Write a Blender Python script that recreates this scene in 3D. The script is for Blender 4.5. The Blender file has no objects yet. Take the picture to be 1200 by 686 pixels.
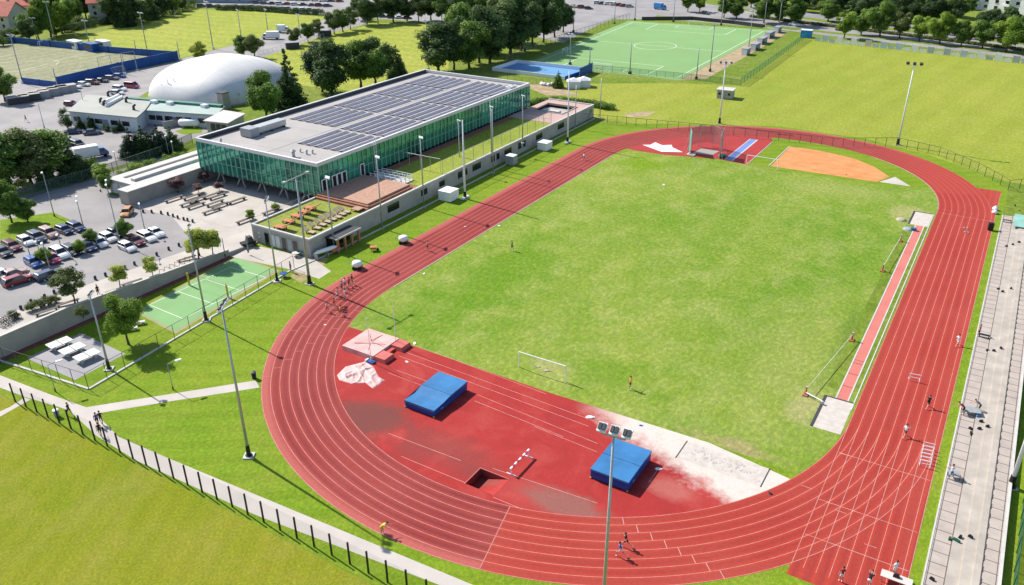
import bpy, bmesh, math, random
import numpy as np
from mathutils import Vector, Matrix
R = random.Random(7)
rad = math.radians
pi = math.pi
scene = bpy.context.scene
COL = scene.collection

# ------------------------------------------------------------------ camera
CX, CY, CZ = 45.0, -136.615, 60.711
FPX, PITCH, YAW, ROLL = 965.1, 0.465513, -0.551956, -0.005844   # focal length in pixels of a 1200 wide picture
FWD = Vector((math.sin(YAW)*math.cos(PITCH), math.cos(YAW)*math.cos(PITCH), -math.sin(PITCH)))
_r = Vector((math.cos(YAW), -math.sin(YAW), 0)); _u = _r.cross(FWD)
RIGHT = math.cos(ROLL)*_r + math.sin(ROLL)*_u
UP = -math.sin(ROLL)*_r + math.cos(ROLL)*_u
cd = bpy.data.cameras.new('camera'); cam = bpy.data.objects.new('camera', cd); COL.objects.link(cam)
cd.sensor_fit = 'HORIZONTAL'; cd.sensor_width = 36.0; cd.lens = FPX/1200*36.0; cd.clip_end = 6000; cd.clip_start = 0.5
cam.matrix_world = Matrix(((RIGHT.x, UP.x, -FWD.x, CX), (RIGHT.y, UP.y, -FWD.y, CY), (RIGHT.z, UP.z, -FWD.z, CZ), (0, 0, 0, 1)))
scene.camera = cam

def ray(px, py):
    return FWD + RIGHT*((px-600)/FPX) - UP*((py-343)/FPX)
def P(px, py, z=0.0):            # survey helper: the point of the level plane z seen at a place of the photograph
    d = ray(px, py); t = (z-CZ)/d.z
    return Vector((CX+d.x*t, CY+d.y*t, z))
def zu(y):                       # level of the raised ground beyond the retaining wall
    return min(max(0.065*(-38-y), 0.0), 2.6)
def U(px, py, dz=0.0):
    z = 0.0
    for i in range(14):
        p = P(px, py, z+dz); z = zu(p.y)
    return Vector((p.x, p.y, z))
def top_height(base, py):        # height of a vertical thing from the row its top is seen at
    lo, hi = 0.0, 60.0
    for i in range(40):
        m = (lo+hi)/2; v = Vector((base.x-CX, base.y-CY, base.z+m-CZ))
        y = 343-FPX*v.dot(UP)/v.dot(FWD)
        if y > py: lo = m
        else: hi = m
    return lo

# ------------------------------------------------------------------ materials
def newmat(name):
    m = bpy.data.materials.new(name); m.use_nodes = True
    nt = m.node_tree
    return m, nt, nt.nodes['Principled BSDF']
def N(nt, typ, **kw):
    n = nt.nodes.new(typ)
    for k, v in kw.items():
        if k in n.inputs.keys(): n.inputs[k].default_value = v
        else: setattr(n, k, v)
    return n
def noise(nt, vec, scale, detail=4, rough=.55, dist=0):
    n = N(nt, 'ShaderNodeTexNoise'); n.inputs['Scale'].default_value = scale
    n.inputs['Detail'].default_value = detail; n.inputs['Roughness'].default_value = rough; n.inputs['Distortion'].default_value = dist
    nt.links.new(vec, n.inputs['Vector']); return n.outputs['Fac']
def ramp(nt, fac, stops):
    r = N(nt, 'ShaderNodeValToRGB'); e = r.color_ramp.elements
    while len(e) < len(stops): e.new(.5)
    for el, (p, c) in zip(e, stops):
        el.position = p; el.color = (c, c, c, 1) if isinstance(c, (int, float)) else (*c[:3], 1)
    nt.links.new(fac, r.inputs[0]); return r.outputs[0]
def mix(nt, fac, a, b, typ='MIX'):
    n = N(nt, 'ShaderNodeMix', data_type='RGBA', blend_type=typ)
    for i, v in ((0, fac), (6, a), (7, b)):
        if isinstance(v, (int, float)): n.inputs[i].default_value = v
        elif isinstance(v, tuple): n.inputs[i].default_value = (*v[:3], 1)
        else: nt.links.new(v, n.inputs[i])
    return n.outputs[2]
def mathn(nt, op, a, b=0.0, c=0.0):
    n = N(nt, 'ShaderNodeMath', operation=op)
    for i, v in enumerate((a, b, c)):
        if isinstance(v, (int, float)): n.inputs[i].default_value = v
        else: nt.links.new(v, n.inputs[i])
    return n.outputs[0]
def position(nt):
    return N(nt, 'ShaderNodeNewGeometry').outputs['Position']
def mapped(nt, vec, scale=(1, 1, 1), rot=0.0):
    m = N(nt, 'ShaderNodeMapping'); m.inputs['Scale'].default_value = scale; m.inputs['Rotation'].default_value = (0, 0, rot)
    nt.links.new(vec, m.inputs['Vector']); return m.outputs[0]
def bump(nt, bsdf, h, strength=.3, dist=.1):
    b = N(nt, 'ShaderNodeBump'); b.inputs['Strength'].default_value = strength; b.inputs['Distance'].default_value = dist
    nt.links.new(h, b.inputs['Height']); nt.links.new(b.outputs[0], bsdf.inputs['Normal'])
def mat(name, col, rough=.7, var=.15, scale=1.5, metal=0.0, spec=.3, fine=0.0):
    """one colour broken up by two sizes of wear"""
    m, nt, b = newmat(name)
    tc = N(nt, 'ShaderNodeTexCoord').outputs['Object'] if fine == 0 else position(nt)
    n1 = noise(nt, tc, scale, 5)
    n2 = noise(nt, tc, scale*9, 3)
    lo = tuple(c*(1-var) for c in col); hi = tuple(min(1, c*(1+var)) for c in col)
    c = ramp(nt, n1, [(.3, lo), (.7, hi)])
    c = mix(nt, mathn(nt, 'MULTIPLY', n2, var), c, tuple(x*.55 for x in col))
    nt.links.new(c, b.inputs['Base Color'])
    b.inputs['Roughness'].default_value = rough; b.inputs['Metallic'].default_value = metal
    b.inputs['Specular IOR Level'].default_value = spec
    return m
def grass(name, stops, scale=.03, stripes=None, patch=None, fine=1.0, strength=.6, pscale=.05, spots=()):
    """turf: broad drifts of colour, blade-size grain, mowing bands, worn patches"""
    m, nt, b = newmat(name); pos = position(nt)
    big = noise(nt, mapped(nt, pos, (1, .6, 1), .35), scale, 6, .62, .8)
    mid = noise(nt, pos, scale*9, 6, .7, .4)
    fin = noise(nt, mapped(nt, pos, (1, .68, 1), .5), 1.7*fine, 6, .78)
    f = mathn(nt, 'ADD', mathn(nt, 'MULTIPLY', big, .62), mathn(nt, 'MULTIPLY', mid, .38))
    c = ramp(nt, f, stops)
    if stripes:
        w, ang, amt = stripes
        sv = N(nt, 'ShaderNodeTexWave', wave_type='BANDS', bands_direction='X', wave_profile='SIN')
        sv.inputs['Scale'].default_value = w; sv.inputs['Distortion'].default_value = 1.2; sv.inputs['Detail'].default_value = 3
        sv.inputs['Detail Scale'].default_value = .4
        nt.links.new(mapped(nt, pos, (1, 1, 1), ang), sv.inputs['Vector'])
        c = mix(nt, mathn(nt, 'MULTIPLY', ramp(nt, sv.outputs['Fac'], [(.35, 0.0), (.65, 1.0)]), amt), c, (.55, .55, .3), 'MULTIPLY')
    if patch:
        pn = noise(nt, mapped(nt, pos, (1, .7, 1), .8), pscale*3, 8, .74, .25)
        c = mix(nt, ramp(nt, pn, [(.46, 0.0), (.74, patch[3])]), c, patch[:3])
    if spots:
        sx = N(nt, 'ShaderNodeSeparateXYZ'); nt.links.new(pos, sx.inputs[0])
        for cx, cy, rx, ry, col, amt in spots:
            dx = mathn(nt, 'MULTIPLY', mathn(nt, 'SUBTRACT', sx.outputs[0], cx), 1/rx); dy = mathn(nt, 'MULTIPLY', mathn(nt, 'SUBTRACT', sx.outputs[1], cy), 1/ry)
            d = mathn(nt, 'SQRT', mathn(nt, 'ADD', mathn(nt, 'MULTIPLY', dx, dx), mathn(nt, 'MULTIPLY', dy, dy)))
            d = mathn(nt, 'ADD', d, mathn(nt, 'MULTIPLY', mathn(nt, 'SUBTRACT', mid, .5), 2.4))
            c = mix(nt, mathn(nt, 'MULTIPLY', ramp(nt, d, [(.3, 1.0), (1.0, 0.0)]), amt), c, col)
    c = mix(nt, ramp(nt, fin, [(.28, .62), (.62, 0.0)]), c, (.30, .38, .30), 'MULTIPLY')
    c = mix(nt, ramp(nt, fin, [(.5, 0.0), (.8, .5)]), c, (1.0, .95, .6), 'SOFT_LIGHT')
    nt.links.new(c, b.inputs['Base Color']); b.inputs['Roughness'].default_value = .9; b.inputs['Specular IOR Level'].default_value = .08
    bump(nt, b, fin, strength, .25)
    return m
def leafmat(name, a, c):
    m, nt, b = newmat(name)
    at = N(nt, 'ShaderNodeAttribute', attribute_name='tone').outputs['Fac']
    oi = N(nt, 'ShaderNodeObjectInfo').outputs['Random']
    t = mathn(nt, 'ADD', at, mathn(nt, 'MULTIPLY', mathn(nt, 'SUBTRACT', oi, .5), .35))
    nt.links.new(ramp(nt, t, [(.1, a), (.9, c)]), b.inputs['Base Color'])
    b.inputs['Roughness'].default_value = .65; b.inputs['Specular IOR Level'].default_value = .15
    tr = N(nt, 'ShaderNodeBsdfTranslucent')
    nt.links.new(ramp(nt, t, [(.1, tuple(x*1.3 for x in a)), (.9, tuple(x*1.3 for x in c))]), tr.inputs[0])
    ms = N(nt, 'ShaderNodeMixShader'); ms.inputs[0].default_value = .3
    nt.links.new(b.outputs[0], ms.inputs[1]); nt.links.new(tr.outputs[0], ms.inputs[2])
    nt.links.new(ms.outputs[0], nt.nodes['Material Output'].inputs[0])
    return m
def netmat(name, col, alpha):
    """wire netting far finer than the eye can pick out: partly see-through sheet"""
    m, nt, b = newmat(name)
    b.inputs['Base Color'].default_value = (*col, 1); b.inputs['Roughness'].default_value = .6
    t = N(nt, 'ShaderNodeBsdfTransparent'); ms = N(nt, 'ShaderNodeMixShader'); ms.inputs[0].default_value = alpha
    nt.links.new(t.outputs[0], ms.inputs[1]); nt.links.new(b.outputs[0], ms.inputs[2])
    nt.links.new(ms.outputs[0], nt.nodes['Material Output'].inputs[0])
    return m

# ------------------------------------------------------------------ mesh building
class MB:
    def __init__(s): s.v = []; s.f = []; s.m = []; s.smooth = False
    def add(s, vs, fs, mi=0):
        o = len(s.v); s.v += [tuple(v) for v in vs]
        for f in fs: s.f.append([i+o for i in f]); s.m.append(mi)
        return s
    def box(s, x0, y0, z0, x1, y1, z1, mi=0, top=None):
        a = top or 0
        vs = [(x0, y0, z0), (x1, y0, z0), (x1, y1, z0), (x0, y1, z0), (x0+a, y0+a, z1), (x1-a, y0+a, z1), (x1-a, y1-a, z1), (x0+a, y1-a, z1)]
        return s.add(vs, [(0, 3, 2, 1), (4, 5, 6, 7), (0, 1, 5, 4), (1, 2, 6, 5), (2, 3, 7, 6), (3, 0, 4, 7)], mi)
    def obox(s, c, size, rz=0.0, mi=0, rx=0.0):
        M = Matrix.Rotation(rz, 3, 'Z') @ Matrix.Rotation(rx, 3, 'X')
        vs = []
        for z in (-.5, .5):
            for x, y in ((-.5, -.5), (.5, -.5), (.5, .5), (-.5, .5)):
                vs.append(Vector(c) + M @ Vector((x*size[0], y*size[1], z*size[2])))
        return s.add(vs, [(0, 3, 2, 1), (4, 5, 6, 7), (0, 1, 5, 4), (1, 2, 6, 5), (2, 3, 7, 6), (3, 0, 4, 7)], mi)
    def prism(s, poly, z0, z1, mi=0, mtop=None):
        poly = [Vector((p[0], p[1], 0)) for p in poly]
        area = sum(poly[i].x*poly[(i+1) % len(poly)].y - poly[(i+1) % len(poly)].x*poly[i].y for i in range(len(poly)))
        if area < 0: poly.reverse()
        n = len(poly)
        vs = [(p.x, p.y, z0) for p in poly] + [(p.x, p.y, z1) for p in poly]
        s.add(vs, [tuple(reversed(range(n)))] + [(i, (i+1) % n, n+(i+1) % n, n+i) for i in range(n)], mi)
        return s.add([(p.x, p.y, z1) for p in poly], [tuple(range(n))], mi if mtop is None else mtop)
    def tube(s, p, q, r0, r1=None, n=8, mi=0, caps=True):
        r1 = r0 if r1 is None else r1
        p = Vector(p); q = Vector(q); d = (q-p).normalized()
        a = d.orthogonal().normalized(); b = d.cross(a)
        vs = []
        for c, r in ((p, r0), (q, r1)):
            for i in range(n):
                t = 2*pi*i/n; vs.append(c + a*math.cos(t)*r + b*math.sin(t)*r)
        fs = [(i, (i+1) % n, n+(i+1) % n, n+i) for i in range(n)]
        if caps: fs += [tuple(reversed(range(n))), tuple(range(n, 2*n))]
        return s.add(vs, fs, mi)
    def path(s, pts, r, n=6, mi=0):
        for a, b in zip(pts, pts[1:]): s.tube(a, b, r, r, n, mi)
        return s
    def lathe(s, prof, c=(0, 0, 0), n=16, mi=0):
        vs = []; k = len(prof)
        for i in range(n):
            t = 2*pi*i/n
            for r, z in prof: vs.append((c[0]+r*math.cos(t), c[1]+r*math.sin(t), c[2]+z))
        fs = []
        for i in range(n):
            j = (i+1) % n
            for a in range(k-1): fs.append((i*k+a, j*k+a, j*k+a+1, i*k+a+1))
        return s.add(vs, fs, mi)
    def wheel(s, c, r, w, n=14, mi=0, axis='Y'):
        d = Vector((0, w/2, 0)) if axis == 'Y' else Vector((w/2, 0, 0))
        return s.tube(Vector(c)-d, Vector(c)+d, r, r, n, mi)
    def loft(s, rings, mi=0, capped=True):
        n = len(rings[0]); vs = [p for r in rings for p in r]; fs = []
        for k in range(len(rings)-1):
            for i in range(n):
                j = (i+1) % n
                fs.append((k*n+i, k*n+j, (k+1)*n+j, (k+1)*n+i))
        if capped: fs += [tuple(reversed(range(n))), tuple((len(rings)-1)*n+i for i in range(n))]
        return s.add(vs, fs, mi)
    def mesh(s, name, mats, smooth=False, shift=None):
        me = bpy.data.meshes.new(name)
        v = s.v if shift is None else [(a-shift[0], b-shift[1], c-shift[2]) for a, b, c in s.v]
        me.from_pydata(v, [], s.f)
        for m in mats: me.materials.append(m)
        me.polygons.foreach_set('material_index', s.m)
        if smooth or s.smooth: me.polygons.foreach_set('use_smooth', [True]*len(me.polygons))
        me.update()
        return me
def link(name, me, parent=None, loc=None, rz=None):
    o = bpy.data.objects.new(name, me); COL.objects.link(o)
    if parent: o.parent = parent
    if loc is not None: o.location = loc
    if rz is not None: o.rotation_euler = (0, 0, rz)
    return o
def L(m): return list(m) if isinstance(m, (list, tuple)) else [m]
def part(name, mb, mats, parent, smooth=False, label=None, loc=None, rz=None):
    o = link(name, mb.mesh(name, L(mats), smooth), parent, loc, rz)
    if label: o['label'] = label
    return o
def thing(name, label, cat, loc=(0, 0, 0), rz=0.0, group=None):
    o = bpy.data.objects.new(name, None); COL.objects.link(o); o.empty_display_size = .5
    o.location = loc; o.rotation_euler = (0, 0, rz); o['label'] = label; o['category'] = cat
    if group: o['group'] = group
    return o
def single(name, mb, mats, label, cat, group=None, smooth=False):
    a = np.array(mb.v); lo = a.min(0); hi = a.max(0)
    c = ((lo[0]+hi[0])/2, (lo[1]+hi[1])/2, lo[2])
    o = link(name, mb.mesh(name, L(mats), smooth, c), None, c)
    o['label'] = label; o['category'] = cat
    if group: o['group'] = group
    return o
def struct(name, mb, mats, smooth=False):
    o = link(name, mb.mesh(name, L(mats), smooth)); o['kind'] = 'structure'; return o
def dup(root, loc, rz, label, group=None, scale=None):
    r = root.copy(); COL.objects.link(r); r.location = loc; r.rotation_euler = (0, 0, rz); r['label'] = label
    if group: r['group'] = group
    if scale is not None: r.scale = scale if isinstance(scale, (tuple, list)) else (scale,)*3
    for ch in list(root.children):
        c = ch.copy(); COL.objects.link(c); c.parent = r
        for g in ch.children:
            d = g.copy(); COL.objects.link(d); d.parent = c
    return r
class Kind:
    """the first placing moves the prototype itself, later ones copy it with its parts"""
    def __init__(s, root): s.root = root; s.used = False
    def put(s, loc, rz, label, group=None, scale=None):
        if not s.used:
            s.used = True; r = s.root
            r.location = loc; r.rotation_euler = (0, 0, rz); r['label'] = label
            if group: r['group'] = group
            if scale is not None: r.scale = scale if isinstance(scale, (tuple, list)) else (scale,)*3
            return r
        return dup(s.root, loc, rz, label, group, scale)
def paint(root, names, m, slot=0):          # give the named parts of one copy their own colour
    for ch in list(root.children) + [g for c in root.children for g in c.children]:
        if ch.name.split('.')[0] in names:
            ch.material_slots[slot].link = 'OBJECT'; ch.material_slots[slot].material = m
def sheet(name, poly, z, m, raised=False):
    """a ground sheet; on the raised ground it follows the slope"""
    bm = bmesh.new()
    vs = [bm.verts.new((p[0], p[1], 0)) for p in poly]
    f = bm.faces.new(vs); f.normal_update()
    if f.normal.z < 0: f.normal_flip()
    if raised:
        for y in (-38.0, -78.0):
            bmesh.ops.bisect_plane(bm, geom=bm.verts[:]+bm.edges[:]+bm.faces[:], plane_co=(0, y, 0), plane_no=(0, 1, 0))
        bmesh.ops.triangulate(bm, faces=bm.faces[:])
    for v in bm.verts: v.co.z = z + (zu(v.co.y) if raised else 0)
    me = bpy.data.meshes.new(name); bm.to_mesh(me); bm.free(); me.materials.append(m)
    o = link(name, me); o['kind'] = 'structure'; return o
def px(pts, z=0.0): return [P(a, b, z) for a, b in pts]
def pu(pts): return [U(a, b) for a, b in pts]
# ------------------------------------------------------------------ colours
G_LAWN = grass('lawn_turf', [(.28, (.13, .225, .012)), (.45, (.165, .265, .016)), (.6, (.20, .285, .020)), (.75, (.26, .295, .035))], .05, (.10, 1.0, .2), (.30, .29, .05, .5), 1.6, .4)
WORN = (.36, .34, .14)
G_FIELD = grass('infield_turf', [(.30, (.092, .205, .014)), (.42, (.15, .25, .024)), (.56, (.222, .292, .042)), (.70, (.31, .335, .08))], .020, None, (.38, .38, .13, .65), .95, .6, .05,
  [(-24, -30, 10, 30, (.115, .235, .010), .7), (-10, 10, 16, 9, (.14, .25, .018), .45), (-27, 40, 7, 8, (.16, .27, .006), .8), (6, -48, 12, 6, (.13, .24, .016), .6), (27, -30, 12, 26, (.30, .325, .085), .45), (31.5, 38, 4.5, 5.5, WORN, .9), (31, -42, 3, 5.5, WORN, .8), (31.5, -20, 2.2, 16, (.10, .18, .02), .6), (-2, -50.5, 4, 2.2, WORN, .7), (26, -55, 7, 1.6, (.34, .28, .13), .8), (15, 45, 14, 7, (.32, .335, .10), .5)])
G_OLIVE = grass('rough_turf', [(.28, (.15, .225, .008)), (.45, (.22, .25, .013)), (.6, (.27, .265, .024)), (.75, (.31, .275, .05))], .03, (.12, -.5, .12), (.34, .29, .08, .5), 2.4, .55)
G_MEADOW = grass('meadow_turf', [(.28, (.205, .275, .028)), (.45, (.26, .305, .038)), (.6, (.31, .33, .05)), (.75, (.37, .365, .08))], .012, (.03, .15, .12), (.36, .35, .09, .4), .9, .3)
G_SPORT = grass('sports_turf', [(.3, (.265, .315, .040)), (.5, (.32, .355, .055)), (.7, (.39, .395, .09))], .015, (.035, 1.45, .16), (.45, .42, .09, .3), .4)
G_ROUGH = grass('park_turf', [(.3, (.10, .17, .015)), (.5, (.16, .23, .025)), (.7, (.25, .27, .06))], .03, None, (.24, .22, .07, .6), .5)
G_ROOF = grass('roof_turf', [(.3, (.235, .275, .05)), (.5, (.265, .295, .06)), (.7, (.30, .315, .075))], .08, None, None, 1.5, .3)
G_ROOFSPORT = grass('roof_pitch_turf', [(.3, (.16, .24, .025)), (.5, (.27, .32, .045)), (.7, (.34, .36, .07))], .08, None, None, 1.2, .3)
A_LIGHT = mat('asphalt_pale', (.27, .255, .25), .85, .2, .09, fine=1)
A_ROAD = mat('asphalt_grey', (.24, .235, .24), .85, .14, .1, fine=1)
A_DARK = mat('asphalt_dark', (.12, .12, .125), .85, .15, .2, fine=1)
C_PLAZA = mat('plaza_concrete', (.43, .39, .345), .8, .13, .22, fine=1)
C_PATH = mat('path_concrete', (.46, .415, .375), .85, .08, .3, fine=1)
C_WALL = mat('cast_concrete', (.34, .31, .275), .8, .16, .35)
C_GREY = mat('grey_concrete', (.38, .355, .325), .85, .15, .5)
C_PALE = mat('pale_concrete', (.50, .48, .45), .8, .1, .8)
C_WHITE = mat('white_render', (.66, .66, .66), .7, .07, .5)
WHITE = mat('white_paint', (.78, .78, .77), .5, .06, 2)
SAND = mat('white_sand', (.50, .445, .395), .95, .13, 1.2, fine=1)
CLAY = mat('orange_clay', (.56, .235, .085), .95, .2, .35, fine=1)
BLACK = mat('black_steel', (.012, .013, .015), .5, .2, 3)
DARK = mat('dark_grey', (.05, .05, .055), .6, .2, 3)
STEEL = mat('galvanised_steel', (.42, .43, .43), .45, .12, 2, .5)
GREYP = mat('grey_paint', (.30, .31, .32), .5, .12, 2)
LAMPG = mat('lamp_housing', (.72, .74, .76), .35, .05, 3)
GLASSD = mat('dark_glass', (.015, .02, .024), .08, .2, 3, 0, .6)
WOODB = mat('brown_deck', (.27, .115, .065), .75, .25, 1.5)
WOODP = mat('pale_deck', (.40, .23, .16), .75, .18, 1.5)
WOODG = mat('weathered_wood', (.115, .10, .085), .8, .3, 2)
BRICK = mat('red_brick_paving', (.20, .075, .055), .9, .3, 1.5, fine=1)
BLUEW = mat('blue_board', (.012, .075, .27), .5, .2, .3)
REDROOF = mat('red_tiles', (.42, .10, .065), .8, .25, .8)
SOIL = mat('bare_soil', (.36, .27, .16), .95, .3, .4, fine=1)

def track_mat(name, base, dark, pink, amt, outer, blend=None):
    m, nt, b = newmat(name); pos = position(nt)
    uv = N(nt, 'ShaderNodeUVMap', uv_map='lane').outputs[0]
    sx = N(nt, 'ShaderNodeSeparateXYZ'); nt.links.new(uv, sx.inputs[0]); u = sx.outputs[0]
    fr = mathn(nt, 'ABSOLUTE', mathn(nt, 'SUBTRACT', mathn(nt, 'FRACT', u), .5))
    mid = mathn(nt, 'SUBTRACT', 1.0, mathn(nt, 'MULTIPLY', fr, 2.0))
    st = noise(nt, mapped(nt, uv, (3.2, .05, 1)), 1.0, 6, .65, .3)
    big = noise(nt, pos, .07, 5, .6); fin = noise(nt, pos, 2.5, 4, .7)
    wear = mathn(nt, 'MULTIPLY', mathn(nt, 'MULTIPLY', ramp(nt, mid, [(.1, 0.0), (.7, 1.0)]), ramp(nt, st, [(.3, .25), (.7, 1.0)])), amt)
    c = mix(nt, wear, base, dark)
    c = mix(nt, ramp(nt, big, [(.42, 0.0), (.75, .28)]), c, pink)
    c = mix(nt, mathn(nt, 'MULTIPLY', ramp(nt, mathn(nt, 'ADD', u, mathn(nt, 'MULTIPLY', big, 1.2)), [(.0, 0.0), (1.0, 1.0)]), 0.0), c, pink)
    o = mathn(nt, 'MULTIPLY', N(nt, 'ShaderNodeMapRange').outputs[0], 1.0)
    mr = nt.nodes[-2] if False else None
    rng = N(nt, 'ShaderNodeMapRange'); rng.inputs['From Min'].default_value = 6.7; rng.inputs['From Max'].default_value = 7.5
    nt.links.new(mathn(nt, 'ADD', u, mathn(nt, 'MULTIPLY', mathn(nt, 'SUBTRACT', st, .5), .8)), rng.inputs['Value'])
    c = mix(nt, mathn(nt, 'MULTIPLY', rng.outputs[0], outer), c, pink)
    if blend:                                              # relaid gradually towards the far right corner
        sp = N(nt, 'ShaderNodeSeparateXYZ'); nt.links.new(pos, sp.inputs[0])
        bx = N(nt, 'ShaderNodeMapRange'); bx.inputs['From Min'].default_value = 12; bx.inputs['From Max'].default_value = 34; nt.links.new(mathn(nt, 'ADD', sp.outputs[0], mathn(nt, 'MULTIPLY', mathn(nt, 'SUBTRACT', big, .5), 8)), bx.inputs['Value'])
        by = N(nt, 'ShaderNodeMapRange'); by.inputs['From Min'].default_value = 0; by.inputs['From Max'].default_value = 10; nt.links.new(sp.outputs[1], by.inputs['Value'])
        c = mix(nt, mathn(nt, 'MULTIPLY', bx.outputs[0], by.outputs[0]), c, blend)
    c = mix(nt, ramp(nt, fin, [(.3, .35), (.6, 0.0)]), c, (.55, .5, .5), 'MULTIPLY')
    nt.links.new(c, b.inputs['Base Color']); b.inputs['Roughness'].default_value = .85; b.inputs['Specular IOR Level'].default_value = .15
    bump(nt, b, fin, .2, .05)
    return m
T_OLD = track_mat('weathered_track', (.30, .042, .036), (.145, .024, .024), (.41, .105, .088), .9, .9, (.36, .046, .034))
T_NEW = track_mat('bright_track', (.385, .044, .028), (.235, .032, .028), (.43, .09, .066), .85, .15)
T_RUN = mat('pink_runway', (.52, .155, .125), .85, .12, .2, fine=1)

def dzone_mat():
    m, nt, b = newmat('event_area'); pos = position(nt)
    sx = N(nt, 'ShaderNodeSeparateXYZ'); nt.links.new(pos, sx.inputs[0]); x, y = sx.outputs[0], sx.outputs[1]
    big = noise(nt, pos, .16, 6, .65, .6); mid = noise(nt, pos, .9, 6, .7); fin = noise(nt, pos, 3, 4, .7)
    c = ramp(nt, big, [(.3, (.265, .024, .024)), (.5, (.335, .030, .027)), (.7, (.385, .058, .048))])
    def spot(cx, cy, rx, ry, col, amt, c):
        dx = mathn(nt, 'MULTIPLY', mathn(nt, 'SUBTRACT', x, cx), 1/rx); dy = mathn(nt, 'MULTIPLY', mathn(nt, 'SUBTRACT', y, cy), 1/ry)
        d = mathn(nt, 'SQRT', mathn(nt, 'ADD', mathn(nt, 'MULTIPLY', dx, dx), mathn(nt, 'MULTIPLY', dy, dy)))
        d = mathn(nt, 'ADD', d, mathn(nt, 'MULTIPLY', mathn(nt, 'SUBTRACT', big, .5), 2.2))
        return mix(nt, mathn(nt, 'MULTIPLY', ramp(nt, d, [(.45, 1.0), (1.0, 0.0)]), amt), c, col)
    for cx, cy, rx, ry, col, amt in STAINS: c = spot(cx, cy, rx, ry, col, amt, c)
    low = mathn(nt, 'ADD', mathn(nt, 'MULTIPLY', mathn(nt, 'SUBTRACT', x, 9.0), -.36), -58.2)
    f = mathn(nt, 'ADD', mathn(nt, 'SUBTRACT', y, low), mathn(nt, 'MULTIPLY', mathn(nt, 'SUBTRACT', noise(nt, pos, .5, 6, .7), .5), 7.0))
    r1 = N(nt, 'ShaderNodeMapRange'); r1.inputs['From Min'].default_value = -1.2; r1.inputs['From Max'].default_value = 1.9; nt.links.new(f, r1.inputs['Value'])
    r2 = N(nt, 'ShaderNodeMapRange'); r2.inputs['From Min'].default_value = 5.0; r2.inputs['From Max'].default_value = 13.0; nt.links.new(x, r2.inputs['Value'])
    dust = mathn(nt, 'MULTIPLY', mathn(nt, 'MULTIPLY', r1.outputs[0], r2.outputs[0]), ramp(nt, mid, [(.2, .8), (.5, 1.0)]))
    c = mix(nt, dust, c, (.585, .51, .45))
    c = mix(nt, ramp(nt, fin, [(.3, .3), (.6, 0.0)]), c, (.6, .55, .55), 'MULTIPLY')
    nt.links.new(c, b.inputs['Base Color']); b.inputs['Roughness'].default_value = .85; b.inputs['Specular IOR Level'].default_value = .15
    return m
_s1 = P(432, 492); _s2 = P(655, 590); _s3 = P(520, 525); _s4 = P(790, 575)
STAINS = [(_s1.x, _s1.y, 6, 5, (.13, .055, .045), .75), (_s2.x, _s2.y, 8, 2.6, (.24, .11, .09), .8), (_s3.x, _s3.y, 9, 4, (.21, .05, .042), .6), (_s4.x, _s4.y, 4, 2, (.43, .17, .14), .5)]
T_EVENT = dzone_mat()
def line_mat(name, col, keep):
    m, nt, b = newmat(name); pos = position(nt)
    n = noise(nt, pos, .8, 6, .75)
    nt.links.new(ramp(nt, n, [(.3, (.42, .14, .11)), (keep, col)]), b.inputs['Base Color'])
    b.inputs['Roughness'].default_value = .8
    return m
LINE = line_mat('worn_line_paint', (.55, .32, .27), .62)
LINE_FAINT = line_mat('faded_line_paint', (.36, .125, .10), .75)
PAINT = mat('line_paint', (.70, .72, .66), .8, .1, .6, fine=1)

# ------------------------------------------------------------------ ground
PIT = (2.1, -77.2, 5.9, -74.1)
gm = MB(); S = 2600
for a in ((-S, -S, PIT[0], S), (PIT[2], -S, S, S), (PIT[0], -S, PIT[2], PIT[1]), (PIT[0], PIT[3], PIT[2], S)):
    gm.add([(a[0], a[1], 0), (a[2], a[1], 0), (a[2], a[3], 0), (a[0], a[3], 0)], [(0, 1, 2, 3)])
struct('ground', gm, G_ROUGH)
def rect(a, b, c, d): return [(a, b), (c, b), (c, d), (a, d)]
sheet('practice_field', rect(-150, -200, 120, -94.1), .005, G_OLIVE)
lm = MB()
for a in ((-70, -94, PIT[0], 69), (PIT[2], -94, 48, 69), (PIT[0], -94, PIT[2], PIT[1]), (PIT[0], PIT[3], PIT[2], 69)):
    lm.add([(a[0], a[1], .006), (a[2], a[1], .006), (a[2], a[3], .006), (a[0], a[3], .006)], [(0, 1, 2, 3)])
lm.add([(-50, 69, .006), (48, 69, .006), (30, 82, .006), (14, 89, .006), (-8, 90, .006), (-30, 80, .006)], [(0, 1, 2, 3, 4, 5)])
struct('lawn', lm, G_LAWN)
sheet('meadow', [(-55, 72), (-30, 72), (160, 66), (160, 205)] + [tuple(P(1240, 76)[:2]), tuple(P(1200, 72)[:2]), tuple(P(950, 44.5)[:2]), (-37.5, 236), (-33, 133), (-52, 126), (-88, 104)], .0035, G_MEADOW)
sheet('verge', rect(54.5, -110, 130, 64), .007, G_LAWN)

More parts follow.
